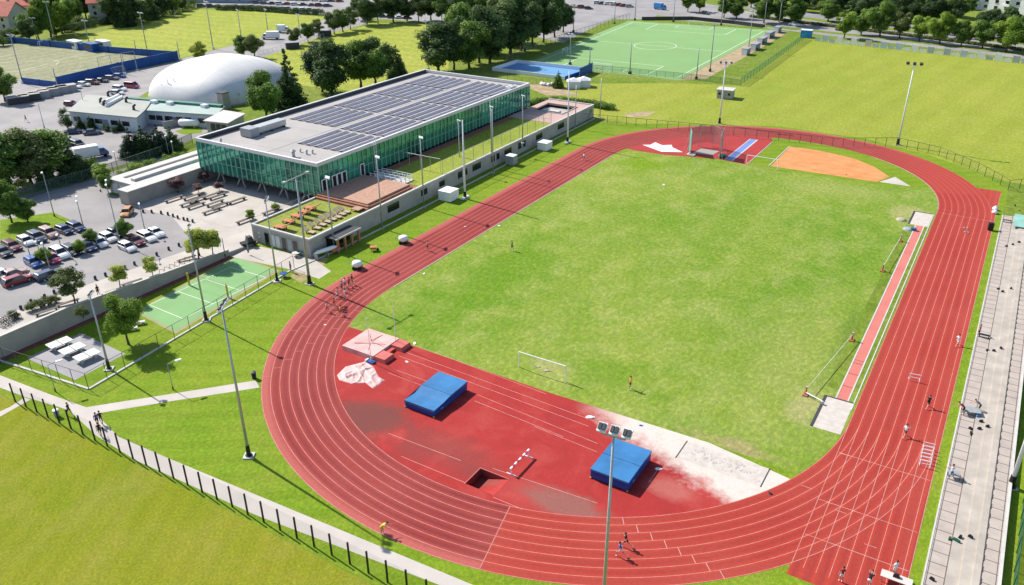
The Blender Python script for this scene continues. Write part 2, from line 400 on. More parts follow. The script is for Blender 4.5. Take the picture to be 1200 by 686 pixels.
# running track
RI, W8, HS = 36.5, 9.70, 42.195
LW = W8/8
def stad(r, t):
    """t in turns of arc length: list of corner points handled by arcs"""
    pass
def arc_pts(cy, a0, a1, r, n): return [(r*math.cos(a0+(a1-a0)*i/n), cy+r*math.sin(a0+(a1-a0)*i/n)) for i in range(n+1)]
def strip(mb, inner, outer, z, u0, u1, uvs, mi=0):
    n = len(inner); o = len(mb.v); s = 0
    for i in range(n):
        if i: s += math.dist(inner[i], inner[i-1])
        mb.v += [(inner[i][0], inner[i][1], z), (outer[i][0], outer[i][1], z)]
        uvs += [(u0, s), (u1, s)]
    for i in range(n-1):
        a = o+2*i; f = [a, a+2, a+3, a+1]
        p = [mb.v[k] for k in f]
        cr = (p[1][0]-p[0][0])*(p[2][1]-p[0][1])-(p[1][1]-p[0][1])*(p[2][0]-p[0][0])
        mb.f.append(f if cr > 0 else f[::-1]); mb.m.append(mi)
def with_uv(name, mb, uvs, mats):
    o = struct(name, mb, mats); lay = o.data.uv_layers.new(name='lane')
    for l in o.data.loops: lay.data[l.index].uv = uvs[l.vertex_index]
    return o
seam = math.atan2(P(598, 593).y+HS, P(598, 593).x)          # where the old surface meets the relaid one
mb = MB(); uv = []
strip(mb, arc_pts(-HS, -pi, seam, RI, 90), arc_pts(-HS, -pi, seam, RI+W8, 90), .016, 0, 8, uv)
strip(mb, [(-RI, -HS), (-RI, HS)], [(-RI-W8, -HS), (-RI-W8, HS)], .016, 0, 8, uv)
strip(mb, arc_pts(HS, 0.32, pi, RI, 100), arc_pts(HS, 0.32, pi, RI+W8, 100), .016, 0, 8, uv)
with_uv('running_track', mb, uv, [T_OLD])
mb = MB(); uv = []; XO = RI+10.29
strip(mb, arc_pts(-HS, seam, 0, RI, 60), arc_pts(-HS, seam, 0, RI+W8, 60), .016, 0, 8, uv)
strip(mb, arc_pts(HS, 0, 0.32, RI, 20), arc_pts(HS, 0, 0.32, RI+W8, 20), .016, 0, 8, uv)
strip(mb, [(RI, -72.1), (RI, 61.6)], [(XO, -72.1), (XO, 61.6)], .011, 0, 8.48, uv)
with_uv('running_track', mb, uv, [T_NEW])
def ring_line(mb, r, w, z, a0, a1, cy, n=80):
    uvx = []; strip(mb, arc_pts(cy, a0, a1, r-w/2, n), arc_pts(cy, a0, a1, r+w/2, n), z, 0, 1, uvx)
def quad_line(mb, p, q, w, z):
    p = Vector((p[0], p[1])); q = Vector((q[0], q[1])); d = (q-p).normalized()*w/2; n = Vector((-d.y, d.x))
    mb.add([(*(p+n), z), (*(p-n), z), (*(q-n), z), (*(q+n), z)], [(0, 1, 2, 3)])
lb = MB(); lf = MB()
for k in range(0, 9):
    r = RI + k*LW - (0.06 if k == 8 else (-.06 if k == 0 else 0))
    ring_line(lb, r, .048, .021, -pi, 0, -HS, 120)
    ring_line(lf, r, .06, .021, .0, pi, HS, 120)
    quad_line(lf, (-r, -HS), (-r, HS), .06, .021)
    quad_line(lb, (r, -70.5), (r, HS+2), .05, .0205)
quad_line(lb, (XO-.05, -71), (XO-.05, 60), .06, .0205)
for k in range(8):                                         # stagger marks on the near bend
    for (a, b), base in (((731, 614), 0),):
        p = P(731+16.6*k, 614+8.75*k); ang = math.atan2(p.y+HS, p.x)
        r0, r1 = RI+k*LW+.05, RI+(k+1)*LW-.05
        quad_line(lb, (r0*math.cos(ang), -HS+r0*math.sin(ang)), (r1*math.cos(ang), -HS+r1*math.sin(ang)), .08, .0215)
    for (q, dq) in (((318, 441), (8, -12)), ((333, 392), (6.5, -6))):
        p = P(q[0]+dq[0]*k*.9, q[1]+dq[1]*k*.8); ang = math.atan2(p.y+HS, p.x)
        r0, r1 = RI+(7-k)*LW+.05, RI+(8-k)*LW-.05
        quad_line(lf, (r0*math.cos(ang), -HS+r0*math.sin(ang)), (r1*math.cos(ang), -HS+r1*math.sin(ang)), .08, .0215)
ang = seam; quad_line(lf, (RI*math.cos(ang), -HS+RI*math.sin(ang)), ((RI+W8)*math.cos(ang), -HS+(RI+W8)*math.sin(ang)), .12, .0215)
for y in (P(1030, 545).y, P(1012, 603).y, P(960, 632).y, HS-1):
    quad_line(lb, (RI+.2, y), (XO-.2, y), .07, .0215)
for q in ((990, 533), (945, 571), (1020, 640), (985, 600)):
    p = P(*q); quad_line(lb, (p.x-.6, p.y), (p.x+.6, p.y), .07, .022)
struct('track_lines', lb, LINE); struct('track_lines', lf, LINE_FAINT)
cu = MB()                                                   # low kerb round the inside
def kerb(mb, pts_in, pts_out, z0, z1):
    for i in range(len(pts_in)-1):
        a, b, c, d = pts_in[i], pts_in[i+1], pts_out[i+1], pts_out[i]
        mb.prism([a, b, c, d], z0, z1)
kerb(cu, [(-RI+.05, -HS), (-RI+.05, HS)], [(-RI+.2, -HS), (-RI+.2, HS)], .0, .06)
kerb(cu, arc_pts(HS, .0, 1.05, RI-.13, 24), arc_pts(HS, .0, 1.05, RI-.05, 24), 0, .04)
struct('track_kerb', cu, C_GREY)
# ------------------------------------------------------------------ infield
CH = -56.35
def d_slice(xa, xb, ya=None, yb=None, n=40):
    """piece of the near event area between two x values, its inner bend edge below and the grass edge above"""
    out = []
    for i in range(n+1):
        x = xa+(xb-xa)*i/n
        out.append((x, -HS-math.sqrt(max(0, (RI+.1)**2-x*x))))
    xs = [p for p in out if p[1] < CH]
    return xs
xe = math.sqrt((RI+.1)**2-(CH+HS)**2)
fm = MB()
fi = [(-RI+.1, -HS)] + [(-RI+.1, HS)] + [(-33.8, 49.1), (-25.8, 49.5), (-13, 52.8), (-5.7, 52.2), (25, 52.5)] + \
     [((RI-.1)*math.cos(a), HS+(RI-.1)*math.sin(a)) for a in [.42-.42*i/14 for i in range(15)]] + [(RI-.1, -HS)] + \
     [((RI-.1)*math.cos(a), -HS+(RI-.1)*math.sin(a)) for a in [-.397*i/8 for i in range(1, 9)]] + [(xe-.3, CH), (23, -55.9), (0, CH), (-22, -55.9), (-xe, CH)] + \
     [((RI-.1)*math.cos(a), -HS+(RI-.1)*math.sin(a)) for a in [-pi+.397-.397*i/8 for i in range(1, 8)]]
sheet('infield', fi, .009, G_FIELD)
x0, y0, x1, y1 = PIT
em = MB()
def poly(mb, pts, z):
    a = sum(pts[i][0]*pts[(i+1) % len(pts)][1]-pts[(i+1) % len(pts)][0]*pts[i][1] for i in range(len(pts)))
    mb.add([(p[0], p[1], z) for p in (pts if a > 0 else pts[::-1])], [tuple(range(len(pts)))])
zE = .0125
poly(em, d_slice(-xe, x0, n=60) + [(x0, -56.33), (-22, -55.88), (-xe, CH)], zE)
poly(em, d_slice(x1, xe, n=50) + [(23, -55.88), (x1, -56.2)], zE)
poly(em, [(x0, y1), (x1, y1), (x1, -56.2), (x0, -56.33)], zE)
poly(em, d_slice(x0, x1, n=8) + [(x1, y0), (x0, y0)], zE)
struct('event_area', em, T_EVENT)
# far event area: red surface with the throwing cage
far = [(-33.8, 49.3), (-25.8, 49.7), (-13, 53.0), (-5.9, 52.3), (-5.9, 73.6)]
arc = [((RI+.1)*math.cos(a), HS+(RI+.1)*math.sin(a)) for a in [1.73+(2.93-1.73)*i/30 for i in range(31)]]
sheet('throwing_area', far + [p for p in arc if p[0] < -5.9], .0125, mat('red_event_surface', (.34, .030, .028), .85, .15, .15, fine=1))
# sand pit dug into the grass edge, marked out on the event area
sm = MB(); sp = px([(812, 532), (803, 519), (901, 546), (893, 574)])
cs = [P(806, 523), P(899, 548), P(892, 573), P(802, 546)]
poly(sm, [(20.6, -57.0), (30.6, -57.0), (30.6, -60.6), (20.6, -60.6)], .017)
struct('sand_pit', sm, SAND)
sb = MB()
for xx in (20.6, 30.6): sb.box(xx-.06, -60.7, .0, xx+.06, -56.9, .04)
struct('pit_edge', sb, DARK)
ft = MB(); rr = random.Random(3)
for i in range(90):                                         # footprints raked into the sand
    x, y = rr.gauss(24 if i % 2 else 27.5, 1.3), rr.gauss(-58.6, .6)
    if 21 < x < 30.2 and -60.3 < y < -57.2: ft.lathe([(.0, .03), (.07, .028), (.13, .0175)], (x, y, 0), 6)
struct('sand_heaps', ft, mat('grey_sand', (.38, .345, .31), .95, .2, 2), True)
# clay sector and its white corner
cl = [(-1.0, 72.3), (-.7, 54.0), (22.5, 54.7), (24.5, 59.9), (20, 66), (14.6, 70.2), (6.2, 72.4)]
sheet('clay_sector', cl, .0135, CLAY)
sheet('concrete_corner', [(23.2, 55.0), (25.6, 60.5), (29.6, 55.3)], .0135, C_PATH)
kb = MB(); kb.box(-1.25, 54, 0, -1.05, 72.4, .08); kb.box(-6, 52.6, 0, -5.85, 73.6, .08); struct('sector_edge', kb, C_PALE)
# pink runway with a landing pit at each end
sheet('runway_verge', rect(32.2, -36, 36.3, 31), .0125, G_ROUGH)
sheet('pink_runway', rect(34.0, -38.5, 35.25, 31.8), .0165, T_RUN)
rl = MB()
for xx in (33.88, 35.37): rl.box(xx-.09, -38.3, 0, xx+.09, 31.7, .04)
rl.box(36.05, -40, 0, 36.2, 39.4, .05)
struct('runway_edge', rl, C_PALE)
rl = MB()
for y in (-34.6, -31.0, -27.8, -26.9): rl.box(34.0, y-.07, .017, 35.25, y+.07, .022)
struct('take_off_board', rl, BRICK)
for nm, a in (('landing_pit', (32.75, 31.7, 36.0, 39.4)), ('landing_pit', (32.8, -46.1, 36.1, -38.4))):
    sheet(nm, rect(*a), .0185, SAND)
    sd = MB()
    sd.box(a[0]-.35, a[1], 0, a[0]-.02, a[3], .07); sd.box(a[0]-.35, a[3]+.01, 0, a[2], a[3]+.2, .07)
    struct('pit_edge', sd, DARK)
0 and sheet('worn_ground', [(28.5, 36.5), (30.5, 42.5), (34, 44), (36, 42.5), (35.8, 40), (32.2, 39.8), (32, 33), (29.5, 32.5)], .0128, mat('trodden_ground', (.36, .34, .15), .95, .35, .4, fine=1))
0 and sheet('worn_ground', [(31.3, -40), (32.2, -37.5), (33.7, -33), (33.7, -37), (32.5, -38.2), (32.4, -46.3), (36, -46.6), (34, -48.5), (31, -46)], .0128, mat('trodden_turf', (.26, .29, .07), .95, .35, .4, fine=1))
# runway lines crossing the event area
el = MB()
for (a, b, c, d) in ((470, 411, 700, 495), (467, 417, 690, 500), (484, 404, 640, 462), (455, 437, 520, 462), (465, 434, 500, 447), (560, 463, 700, 520), (556, 470, 660, 512), (455, 508, 540, 540), (470, 535, 545, 566), (577, 549, 700, 590), (626, 500, 700, 530), (578, 583, 612, 597)):
    quad_line(el, P(a, b), P(c, d), .06, .017)
quad_line(el, P(760, 566), P(771, 550), .07, .017);
struct('runway_lines', el, LINE)
quad = MB(); a, b = P(853.5, 188), P(882.5, 163.5)
quad.add([(-11.5, 53.4, .0165), (-10.0, 53.4, .0165), (-10.0, 73.9, .0165), (-11.5, 73.9, .0165)], [(0, 1, 2, 3)])
struct('blue_runway', quad, mat('blue_runway_rubber', (.14, .21, .48), .8, .1, .3, fine=1))
quad = MB(); quad.box(-11.75, 53.4, 0, -11.53, 73.9, .045); quad.box(-9.97, 53.4, 0, -9.6, 73.9, .045); struct('runway_edge', quad, C_PALE)
# water jump pit: sunk floor that ramps up away from the bend
wm = MB(); zf = -1.15
wm.add([(x0, y0, zf), (x0+.7, y0, zf), (x1, y0, 0), (x1, y1, 0), (x0+.7, y1, zf), (x0, y1, zf), (x0, y0, 0), (x0, y1, 0)],
       [(0, 1, 4, 5), (1, 2, 3, 4), (0, 5, 7, 6), (0, 6, 2, 1), (5, 4, 3, 7)])
struct('water_jump_pit', wm, T_EVENT)
wm = MB(); wm.box(x0-.12, y0-.12, .0, x0-.003, y1+.12, .03); wm.box(x0-.003, y1+.003, 0, x1, y1+.12, .03); struct('pit_edge', wm, mat('faded_red_edge', (.40, .12, .10), .8, .1, 1))

# ------------------------------------------------------------------ paths and paved ground
sheet('path', px([(0, 440), (60, 463), (101, 477.5), (200, 462), (300, 446), (304, 454.5), (200, 470.5), (112, 485), (138.7, 512), (199, 538), (300, 580), (420, 630), (550, 684), (640, 722), (640, 736), (547, 698), (300, 604), (160, 540), (113, 511), (81, 481), (30, 465.5), (0, 454.5)]), .013, C_PATH)
sheet('path', px([(-15, 489), (12, 477), (29, 466), (36, 468.5), (24, 475), (-15, 497)]), .011, C_PATH)
sheet('path', px([(-60, 416), (0, 440), (0, 454.5), (-60, 430)]), .0135, C_PATH)
km = MB()
def pxkerb(mb, pts, w, h):
    q = px(pts)
    for a, b in zip(q, q[1:]):
        d = (b-a).normalized(); n = Vector((-d.y, d.x, 0))*w/2
        mb.prism([a+n, a-n, b-n, b+n], 0, h)
pxkerb(km, [(-30, 413), (6, 425), (104, 456.5)], .3, .16); pxkerb(km, [(104.5, 456.5), (340, 318), (400, 292), (540, 221), (697, 139)], .3, .16)
struct('kerb_strip', km, C_PALE)
sheet('concrete_pad', px([(31, 420), (95, 390.5), (147, 415), (88, 445.5)]), .0125, mat('grey_slab', (.30, .29, .30), .85, .12, .3, fine=1))
# bright green ball court with its lines
sheet('ball_court', px([(161, 365), (206, 389), (323, 317), (276, 302)]), .014, mat('green_court', (.175, .335, .125), .8, .07, .2, fine=1))
sheet('court_border', px([(158, 366), (206, 391.5), (328, 317.5), (275, 299.5)]), .010, mat('tan_border', (.32, .25, .14), .9, .15, .5, fine=1))
qm = MB()
for a, b in (((175, 357.5), (214.5, 373.8)), ((214.5, 373.8), (312, 325.5)), ((312, 325.5), (270, 313.4)), ((270, 313.4), (175, 357.5)), ((208.7, 341.8), (251, 356.7)), ((240, 327), (279.6, 340))):
    quad_line(qm, P(*a), P(*b), .1, .019)
struct('court_lines', qm, PAINT)
sheet('forecourt', px([(262, 299), (340, 316), (374, 327), (388, 318), (366, 303), (305, 289), (270, 291)]), .0115, C_PLAZA)
# raised ground beyond the wall
sheet('raised_ground', rect(-330, -230, -70.32, -38.01), .002, G_ROUGH, True)
sheet('parking_lot', rect(-131.5, -180, -76.9, -38.01), .012, A_LIGHT, True)
sheet('parking_lot', [(-131.5, -38), (-119.1, -38), (-119.1, -14), (-131.5, -14)], .012, A_LIGHT)
sheet('plaza', rect(-76.88, -180, -70.32, -38.01), .03, C_PLAZA, True)
sheet('plaza', [(-107.3, -40.3), (-94.5, -40.3), (-76.9, -48.5), (-76.9, -38.02), (-107.3, -38.02)], .03, C_PLAZA, True)
sheet('plaza', rect(-107.3, -38, -68.6, -8), .031, C_PLAZA)
sheet('service_yard', rect(-330, -230, -134, -38.01), .012, A_LIGHT, True)
sheet('service_yard', [(-330, -38), (-134, -38), (-134, -10), (-140, 8), (-150, 22), (-190, 22), (-222, 72), (-228, 72), (-228, 17), (-330, 17)], .012, A_LIGHT)
sheet('lot_island', pu([(0, 258), (62, 249), (94, 263), (70, 268), (0, 292)]), .017, G_LAWN, True)
sheet('brick_strip', rect(-70, -110, -68.7, -47.4), .0125, BRICK)
# streets and fields farther off
sheet('street', px([(398, -2), (455, -2), (424, 30), (390, 38), (330, 60), (300, 70), (228, 93), (150, 110), (209, 70), (300, 46), (384, 22)]), .010, A_LIGHT)
sheet('sports_field', px([(74, 58), (62, 50), (100, 42), (150, 30), (235, 11), (300, 14), (404, 22), (384, 24), (300, 46), (213, 68)]), .008, G_SPORT)
sheet('park_lawn', px([(300, 68), (395, 36), (424, 31), (430, 27), (530, 28), (525, 85), (440, 110), (350, 100), (318, 82)]), .006, G_SPORT)
sheet('far_parking_lot', px([(225, 8), (260, -6), (330, -14), (500, -20), (560, -10), (640, -12), (760, -16), (760, 6), (700, 30), (660, 50), (560, 30), (440, 22), (405, 21), (300, 10)]), .0045, A_LIGHT)
sheet('far_road', px([(560, 8), (650, -14), (760, -8), (880, 14), (1000, 31), (1200, 53), (1420, 80), (1420, 98), (1200, 69), (1000, 45.5), (880, 31), (770, 22), (720, 23)]), .009, A_LIGHT)
sheet('far_road', px([(880, 5), (1000, 22), (1200, 43), (1420, 70), (1420, 78), (1200, 49), (1000, 28), (870, 10)]), .0095, A_ROAD)
sheet('verge', px([(770, 18), (880, 27.5), (1000, 40), (1200, 62), (1420, 88), (1420, 90), (1200, 65), (1000, 42.5), (880, 30), (765, 21)]), .012, G_ROUGH)
# artificial pitch, axis along the field
X0, X1, Y0, Y1 = -114.5, -54, 128.5, 243
sheet('football_pitch', [(-112, 128), (-53.0, 130.5), (-55, 247.5), (-121.5, 241)], .010, mat('artificial_turf', (.185, .325, .115), .9, .07, .03, fine=1))
gl = MB()
def fieldpt(u, v): # u across 0..1, v along 0..1
    a = Vector((-109.5, 131)); b = Vector((-55.0, 133)); c = Vector((-57.3, 242.5)); d = Vector((-117.5, 237))
    return a*(1-u)*(1-v)+b*u*(1-v)+c*u*v+d*(1-u)*v
def fline(*uv, w=.22):
    q = [fieldpt(*k) for k in uv]
    for a, b in zip(q, q[1:]): quad_line(gl, a, b, w, .015)
fline((0, 0), (1, 0), (1, 1), (0, 1), (0, 0)); fline((0, .5), (1, .5))
fline((.2, 0), (.2, .155), (.8, .155), (.8, 0)); fline((.2, 1), (.2, .845), (.8, .845), (.8, 1))
fline((.37, 0), (.37, .055), (.63, .055), (.63, 0)); fline((.37, 1), (.37, .945), (.63, .945), (.63, 1))
fline(*[(.5+.145*math.cos(t*pi/16), .5+.083*math.sin(t*pi/16)) for t in range(33)])
struct('pitch_lines', gl, PAINT)
sheet('pitch_surround', [(-52.8, 131), (-46, 137), (-47, 246), (-54.8, 247.5)], .0075, SOIL)
# sandy pitch behind the blue boards
sheet('sandy_pitch', px([(-60, 116), (-60, 50), (20, 52), (205, 68.5), (70, 101), (28, 98)]), .010, grass('sandy_turf', [(.3, (.235, .24, .15)), (.5, (.29, .285, .18)), (.7, (.35, .335, .225))], .03, (.05, .0, .2), None, .4, .2))
gl2 = MB()
for pts in ([(0, 74), (60, 70), (69, 72), (66, 76), (40, 82), (0, 85)], [(30, 56), (190, 66), (70, 96), (-10, 92)], [(20, 85), (100, 62)], [(80, 83), (120, 82), (150, 70)]):
    q = px(pts)
    for a, b in zip(q, q[1:]): quad_line(gl2, a, b, .22, .015)
struct('pitch_lines', gl2, mat('yellowed_line_paint', (.52, .50, .34), .8, .1, .6, fine=1))
# blue rink floor
sheet('rink_floor', px([(577, 83), (606, 74), (692, 83.5), (662, 94)]), .012, mat('blue_rink_floor', (.13, .30, .52), .6, .12, .08, fine=1))
sheet('bare_ground', px([(612, 100), (640, 98), (668, 107), (680, 112), (640, 112)]), .009, SOIL)
sheet('bare_ground', px([(730, 134), (752, 131), (768, 131), (760, 136), (738, 138)]), .0085, SOIL)
sheet('worn_ground', px([(366, 300), (385, 303), (372, 320), (352, 332), (340, 324)]), .0105, mat('trodden_dirt', (.33, .26, .12), .95, .3, .4, fine=1))
# ------------------------------------------------------------------ trees: tapered trunk with limbs, crown of leaf clumps
def leaf_mesh(name, clumps, nleaf, size, seed, flat=.45):
    """leaf-size faces spread on and inside a crowd of uneven clumps"""
    g = np.random.default_rng(seed); V = []; T = []
    tot = sum(c[3]*c[4] for c in clumps)
    for (x, y, z, r, ry) in clumps:
        n = max(12, int(nleaf*r*ry/tot))
        d = g.normal(size=(n, 3)); d /= np.linalg.norm(d, axis=1)[:, None]
        rr = r*(g.uniform(.25, 1, n)**.38)*(1+.18*g.normal(size=n))
        c = np.array([x, y, z])+d*rr[:, None]*np.array([1, 1, ry/r])
        nn = d+g.normal(size=(n, 3))*flat+np.array([0, 0, .35]); nn /= np.linalg.norm(nn, axis=1)[:, None]
        a = np.cross(nn, g.normal(size=(n, 3))); a /= np.linalg.norm(a, axis=1)[:, None]; b = np.cross(nn, a)
        s = size*g.uniform(.55, 1.3, n)[:, None]
        q = np.stack([c-a*s, c-b*s*.6+nn*s*.18, c+a*s, c+b*s*.6+nn*s*.18], 1)
        V.append(q.reshape(-1, 3)); T.append(np.repeat(np.clip(.5+g.normal()*.22+.1*g.normal(size=n), 0, 1), 4))
    V = np.concatenate(V); T = np.concatenate(T); n = len(V)//4
    me = bpy.data.meshes.new(name)
    me.vertices.add(len(V)); me.vertices.foreach_set('co', V.astype(np.float32).ravel())
    me.loops.add(4*n); me.loops.foreach_set('vertex_index', np.arange(4*n, dtype=np.int32))
    me.polygons.add(n); me.polygons.foreach_set('loop_start', np.arange(0, 4*n, 4, dtype=np.int32)); me.polygons.foreach_set('loop_total', np.full(n, 4, np.int32))
    at = me.attributes.new('tone', 'FLOAT', 'POINT'); at.data.foreach_set('value', T.astype(np.float32))
    me.update(calc_edges=True); me.validate()
    return me
BARK = mat('bark', (.10, .075, .055), .9, .3, 3)
LEAF = {'dark': leafmat('dark_leaves', (.030, .062, .022), (.105, .165, .05)),
        'mid': leafmat('green_leaves', (.055, .108, .02), (.17, .27, .05)),
        'bright': leafmat('bright_leaves', (.09, .165, .018), (.24, .35, .05)),
        'yellow': leafmat('yellow_green_leaves', (.20, .25, .022), (.44, .48, .10)),
        'olive': leafmat('olive_leaves', (.07, .10, .03), (.20, .24, .08)),
        'purple': leafmat('purple_leaves', (.09, .045, .045), (.24, .15, .14)),
        'needle': leafmat('needles', (.012, .028, .018), (.040, .075, .042))}
def broad(seed, rx=.36, z0=.14, n=26, nl=2600, size=.045, sparse=1.0):
    g = random.Random(seed); cl = []; ph = g.uniform(0, 6); nl = int(nl*4.2); size *= .56
    cz, rz = (1+z0)/2, (1-z0)/2
    while len(cl) < n:
        x, y, z = g.uniform(-1, 1), g.uniform(-1, 1), g.uniform(-1, 1)
        d = math.sqrt(x*x+y*y+z*z)
        if d > 1 or d < .3: continue
        a_ = math.atan2(y, x); w = (1-.22*max(0, -z))*(1+.22*math.sin(2*a_+ph)+.13*math.sin(3*a_+ph*2))*(1+.16*math.sin(4*z+ph))
        r = g.uniform(.065, .17)*sparse
        cl.append((x*(rx-.07)*w, y*(rx-.07)*w, cz+z*(rz-.09), r, r*.8))
    return cl, nl, size
def conifer(seed, rx=.2, tiers=9, z0=.07, nl=2200, size=.035, power=1.0):
    g = random.Random(seed); cl = []; nl = int(nl*3); size *= .62
    for t in range(tiers):
        f = t/(tiers-1); z = z0+(1-z0-.04)*f; r = rx*(1-f)**power+.015
        k = max(1, int(7*(1-f)+1)); o = g.uniform(0, 6)
        for i in range(k):
            a = o+2*pi*i/k; q = r*g.uniform(.5, .85)
            cl.append((math.cos(a)*q, math.sin(a)*q, z-q*.25, max(.022, r*.42), max(.03, r*.3)))
        cl.append((0, 0, z, max(.02, r*.45), .05))
    return cl, nl, size
def trunk(limbs, h, r, seed, top=.6):
    g = random.Random(seed); m = MB()
    bend = [(0, 0, -.01), (g.uniform(-.01, .01), g.uniform(-.01, .01), h*.5), (g.uniform(-.02, .02), g.uniform(-.02, .02), h), (0, 0, top)]
    rs = [r*1.25, r*.9, r*.75, r*.25]
    for i in range(3): m.tube(bend[i], bend[i+1], rs[i], rs[i+1], 8)
    for i in range(limbs):
        a = g.uniform(0, 6.3); z = h*.85+(top-h)*.7*i/max(1, limbs); q = g.uniform(.12, .24)
        p = Vector((0, 0, z)); e = p+Vector((math.cos(a)*q, math.sin(a)*q, g.uniform(.1, .2)))
        m.tube(p, e, r*.4, r*.12, 6)
    return m
def tree_kind(name, cat, spec, col, tr, seed):
    root = thing(name, '', cat)
    part('trunk', tr, BARK, root, True)
    cl, nl, sz = spec
    o = link('crown', leaf_mesh('crown', cl, nl, sz, seed), root); o.data.materials.append(LEAF[col])
    return Kind(root)
K = {'round': tree_kind('broadleaf_tree', 'tree', broad(1), 'mid', trunk(6, .26, .022, 1), 1),
     'wide': tree_kind('broadleaf_tree', 'tree', broad(2, .44, .13, 34, 3600, .04), 'mid', trunk(7, .24, .024, 2), 2),
     'tall': tree_kind('broadleaf_tree', 'tree', broad(3, .27, .1, 30, 3000, .036), 'dark', trunk(5, .16, .02, 3), 3),
     'loose': tree_kind('broadleaf_tree', 'tree', broad(4, .36, .11, 20, 1300, .042, .95), 'olive', trunk(8, .2, .018, 4, .85), 4),
     'young': tree_kind('young_tree', 'tree', broad(5, .25, .11, 20, 900, .05, .9), 'yellow', trunk(4, .3, .016, 5, .8), 5),
     'spruce': tree_kind('spruce_tree', 'conifer', conifer(6, .25, 11), 'needle', trunk(0, .2, .02, 6, .9), 6),
     'fir': tree_kind('dark_conifer', 'conifer', conifer(7, .34, 9, .06, 3400, .036, .55), 'needle', trunk(0, .2, .03, 7, .9), 7)}
def shrub_kind():
    root = thing('shrub', '', 'shrub')
    m = MB()
    for a in (0, 2.1, 4.2): m.tube((0, 0, -.01), (.16*math.cos(a), .16*math.sin(a), .55), .03, .012, 5)
    part('stem', m, BARK, root)
    g = random.Random(8); cl = [(g.uniform(-.33, .33), g.uniform(-.33, .33), g.uniform(.3, .8), g.uniform(.16, .26), .2) for _ in range(16)]
    o = link('foliage', leaf_mesh('foliage', cl, 3200, .034, 8), root); o.data.materials.append(LEAF['mid'])
    return Kind(root)
K['shrub'] = shrub_kind()
def plant(kind, bx, by, top, col, label, group=None, wide=1.0, up=True, h=None):
    p = (U if up else P)(bx, by)
    hh = h or top_height(p, top)
    o = K[kind].put(p, R.uniform(0, 6.28), label, group, (hh*wide, hh*wide, hh))
    paint(o, ('crown', 'foliage'), LEAF[col])
    return o
ORD = ['first', 'second', 'third', 'fourth', 'fifth', 'sixth', 'seventh', 'eighth', 'ninth', 'tenth', 'eleventh', 'twelfth', 'thirteenth', 'fourteenth', 'fifteenth', 'sixteenth', 'seventeenth', 'eighteenth', 'nineteenth', 'twentieth']
# the street trees along the far road
rowA = [(806, 14, -9, 'round', 'mid', 1.1), (820, 14, -7, 'round', 'bright', 1.1), (848, 21, -7, 'round', 'mid', 1.1), (863, 22, -5, 'tall', 'mid', 1.3), (895, 27, -5, 'wide', 'mid', 1), (913, 26, -3, 'tall', 'mid', 1.3), (931, 30, -4, 'wide', 'mid', 1),
        (989, 45, 11, 'round', 'bright', 1.0), (1009, 41, 9, 'tall', 'mid', 1.2), (1031, 43, 1, 'wide', 'mid', .95), (1054, 45, 11, 'round', 'olive', 1.05), (1077, 48, 16, 'round', 'bright', 1.05), (1101, 52, 14, 'wide', 'bright', .95), (1126, 54, 23, 'wide', 'mid', 1), (1151, 57, 21, 'round', 'mid', 1.2), (1179, 61, 19, 'wide', 'bright', 1.05), (1201, 60, 22, 'round', 'mid', 1.2)]
for i, (x, y, t, k, c, w) in enumerate(rowA):
    plant(k, x, y, t, c, '%s leafy street tree from the left in the row along the far road' % ORD[i], 'street trees along the far road', w)
rowB = [(880, 9, -14, 'round', 'dark', 1.3), (915, 10, -16, 'wide', 'dark', 1.1), (943, 14, -14, 'round', 'dark', 1.2), (962, 17, -14, 'wide', 'dark', 1), (985, 18, -16, 'wide', 'dark', 1.1), (1010, 20, -14, 'round', 'dark', 1.2), (1040, 24, -16, 'wide', 'dark', 1.1), (1062, 26, -8, 'round', 'dark', 1.2), (1090, 28, -12, 'wide', 'dark', 1.1), (1113, 30, -4, 'wide', 'dark', 1.1), (1178, 40, 6, 'round', 'dark', 1.1), (1150, 36, 12, 'round', 'dark', 1.1)]
for i, (x, y, t, k, c, w) in enumerate(rowB):
    plant(k, x, y, t, c, '%s from the left of the dark trees in front of the apartment blocks' % ORD[i], 'dark trees beyond the far road', w)
rowC = [(600, 2, -22), (628, -4, -26), (655, -8, -28), (850, 2, -16), (895, 3, -20), (930, 6, -22), (952, 5, -22), (975, 8, -20), (998, 10, -22), (1022, 12, -22), (1052, 14, -20), (1077, 18, -18), (1100, 18, -20), (1125, 22, -14), (1072, 27, 2), (1040, 30, 2), (1000, 27, -2), (970, 25, -3), (1160, 44, 10), (1195, 46, 16)]
for i, (x, y, t) in enumerate(rowC):
    plant(('wide', 'round', 'tall')[i % 3], x, y, t, ('dark', 'mid')[i % 4 == 1], '%s tree of the dark belt along the top edge of the picture' % ORD[i], 'dark belt of trees at the top edge', (1.1, 1.25, 1.6)[i % 3])
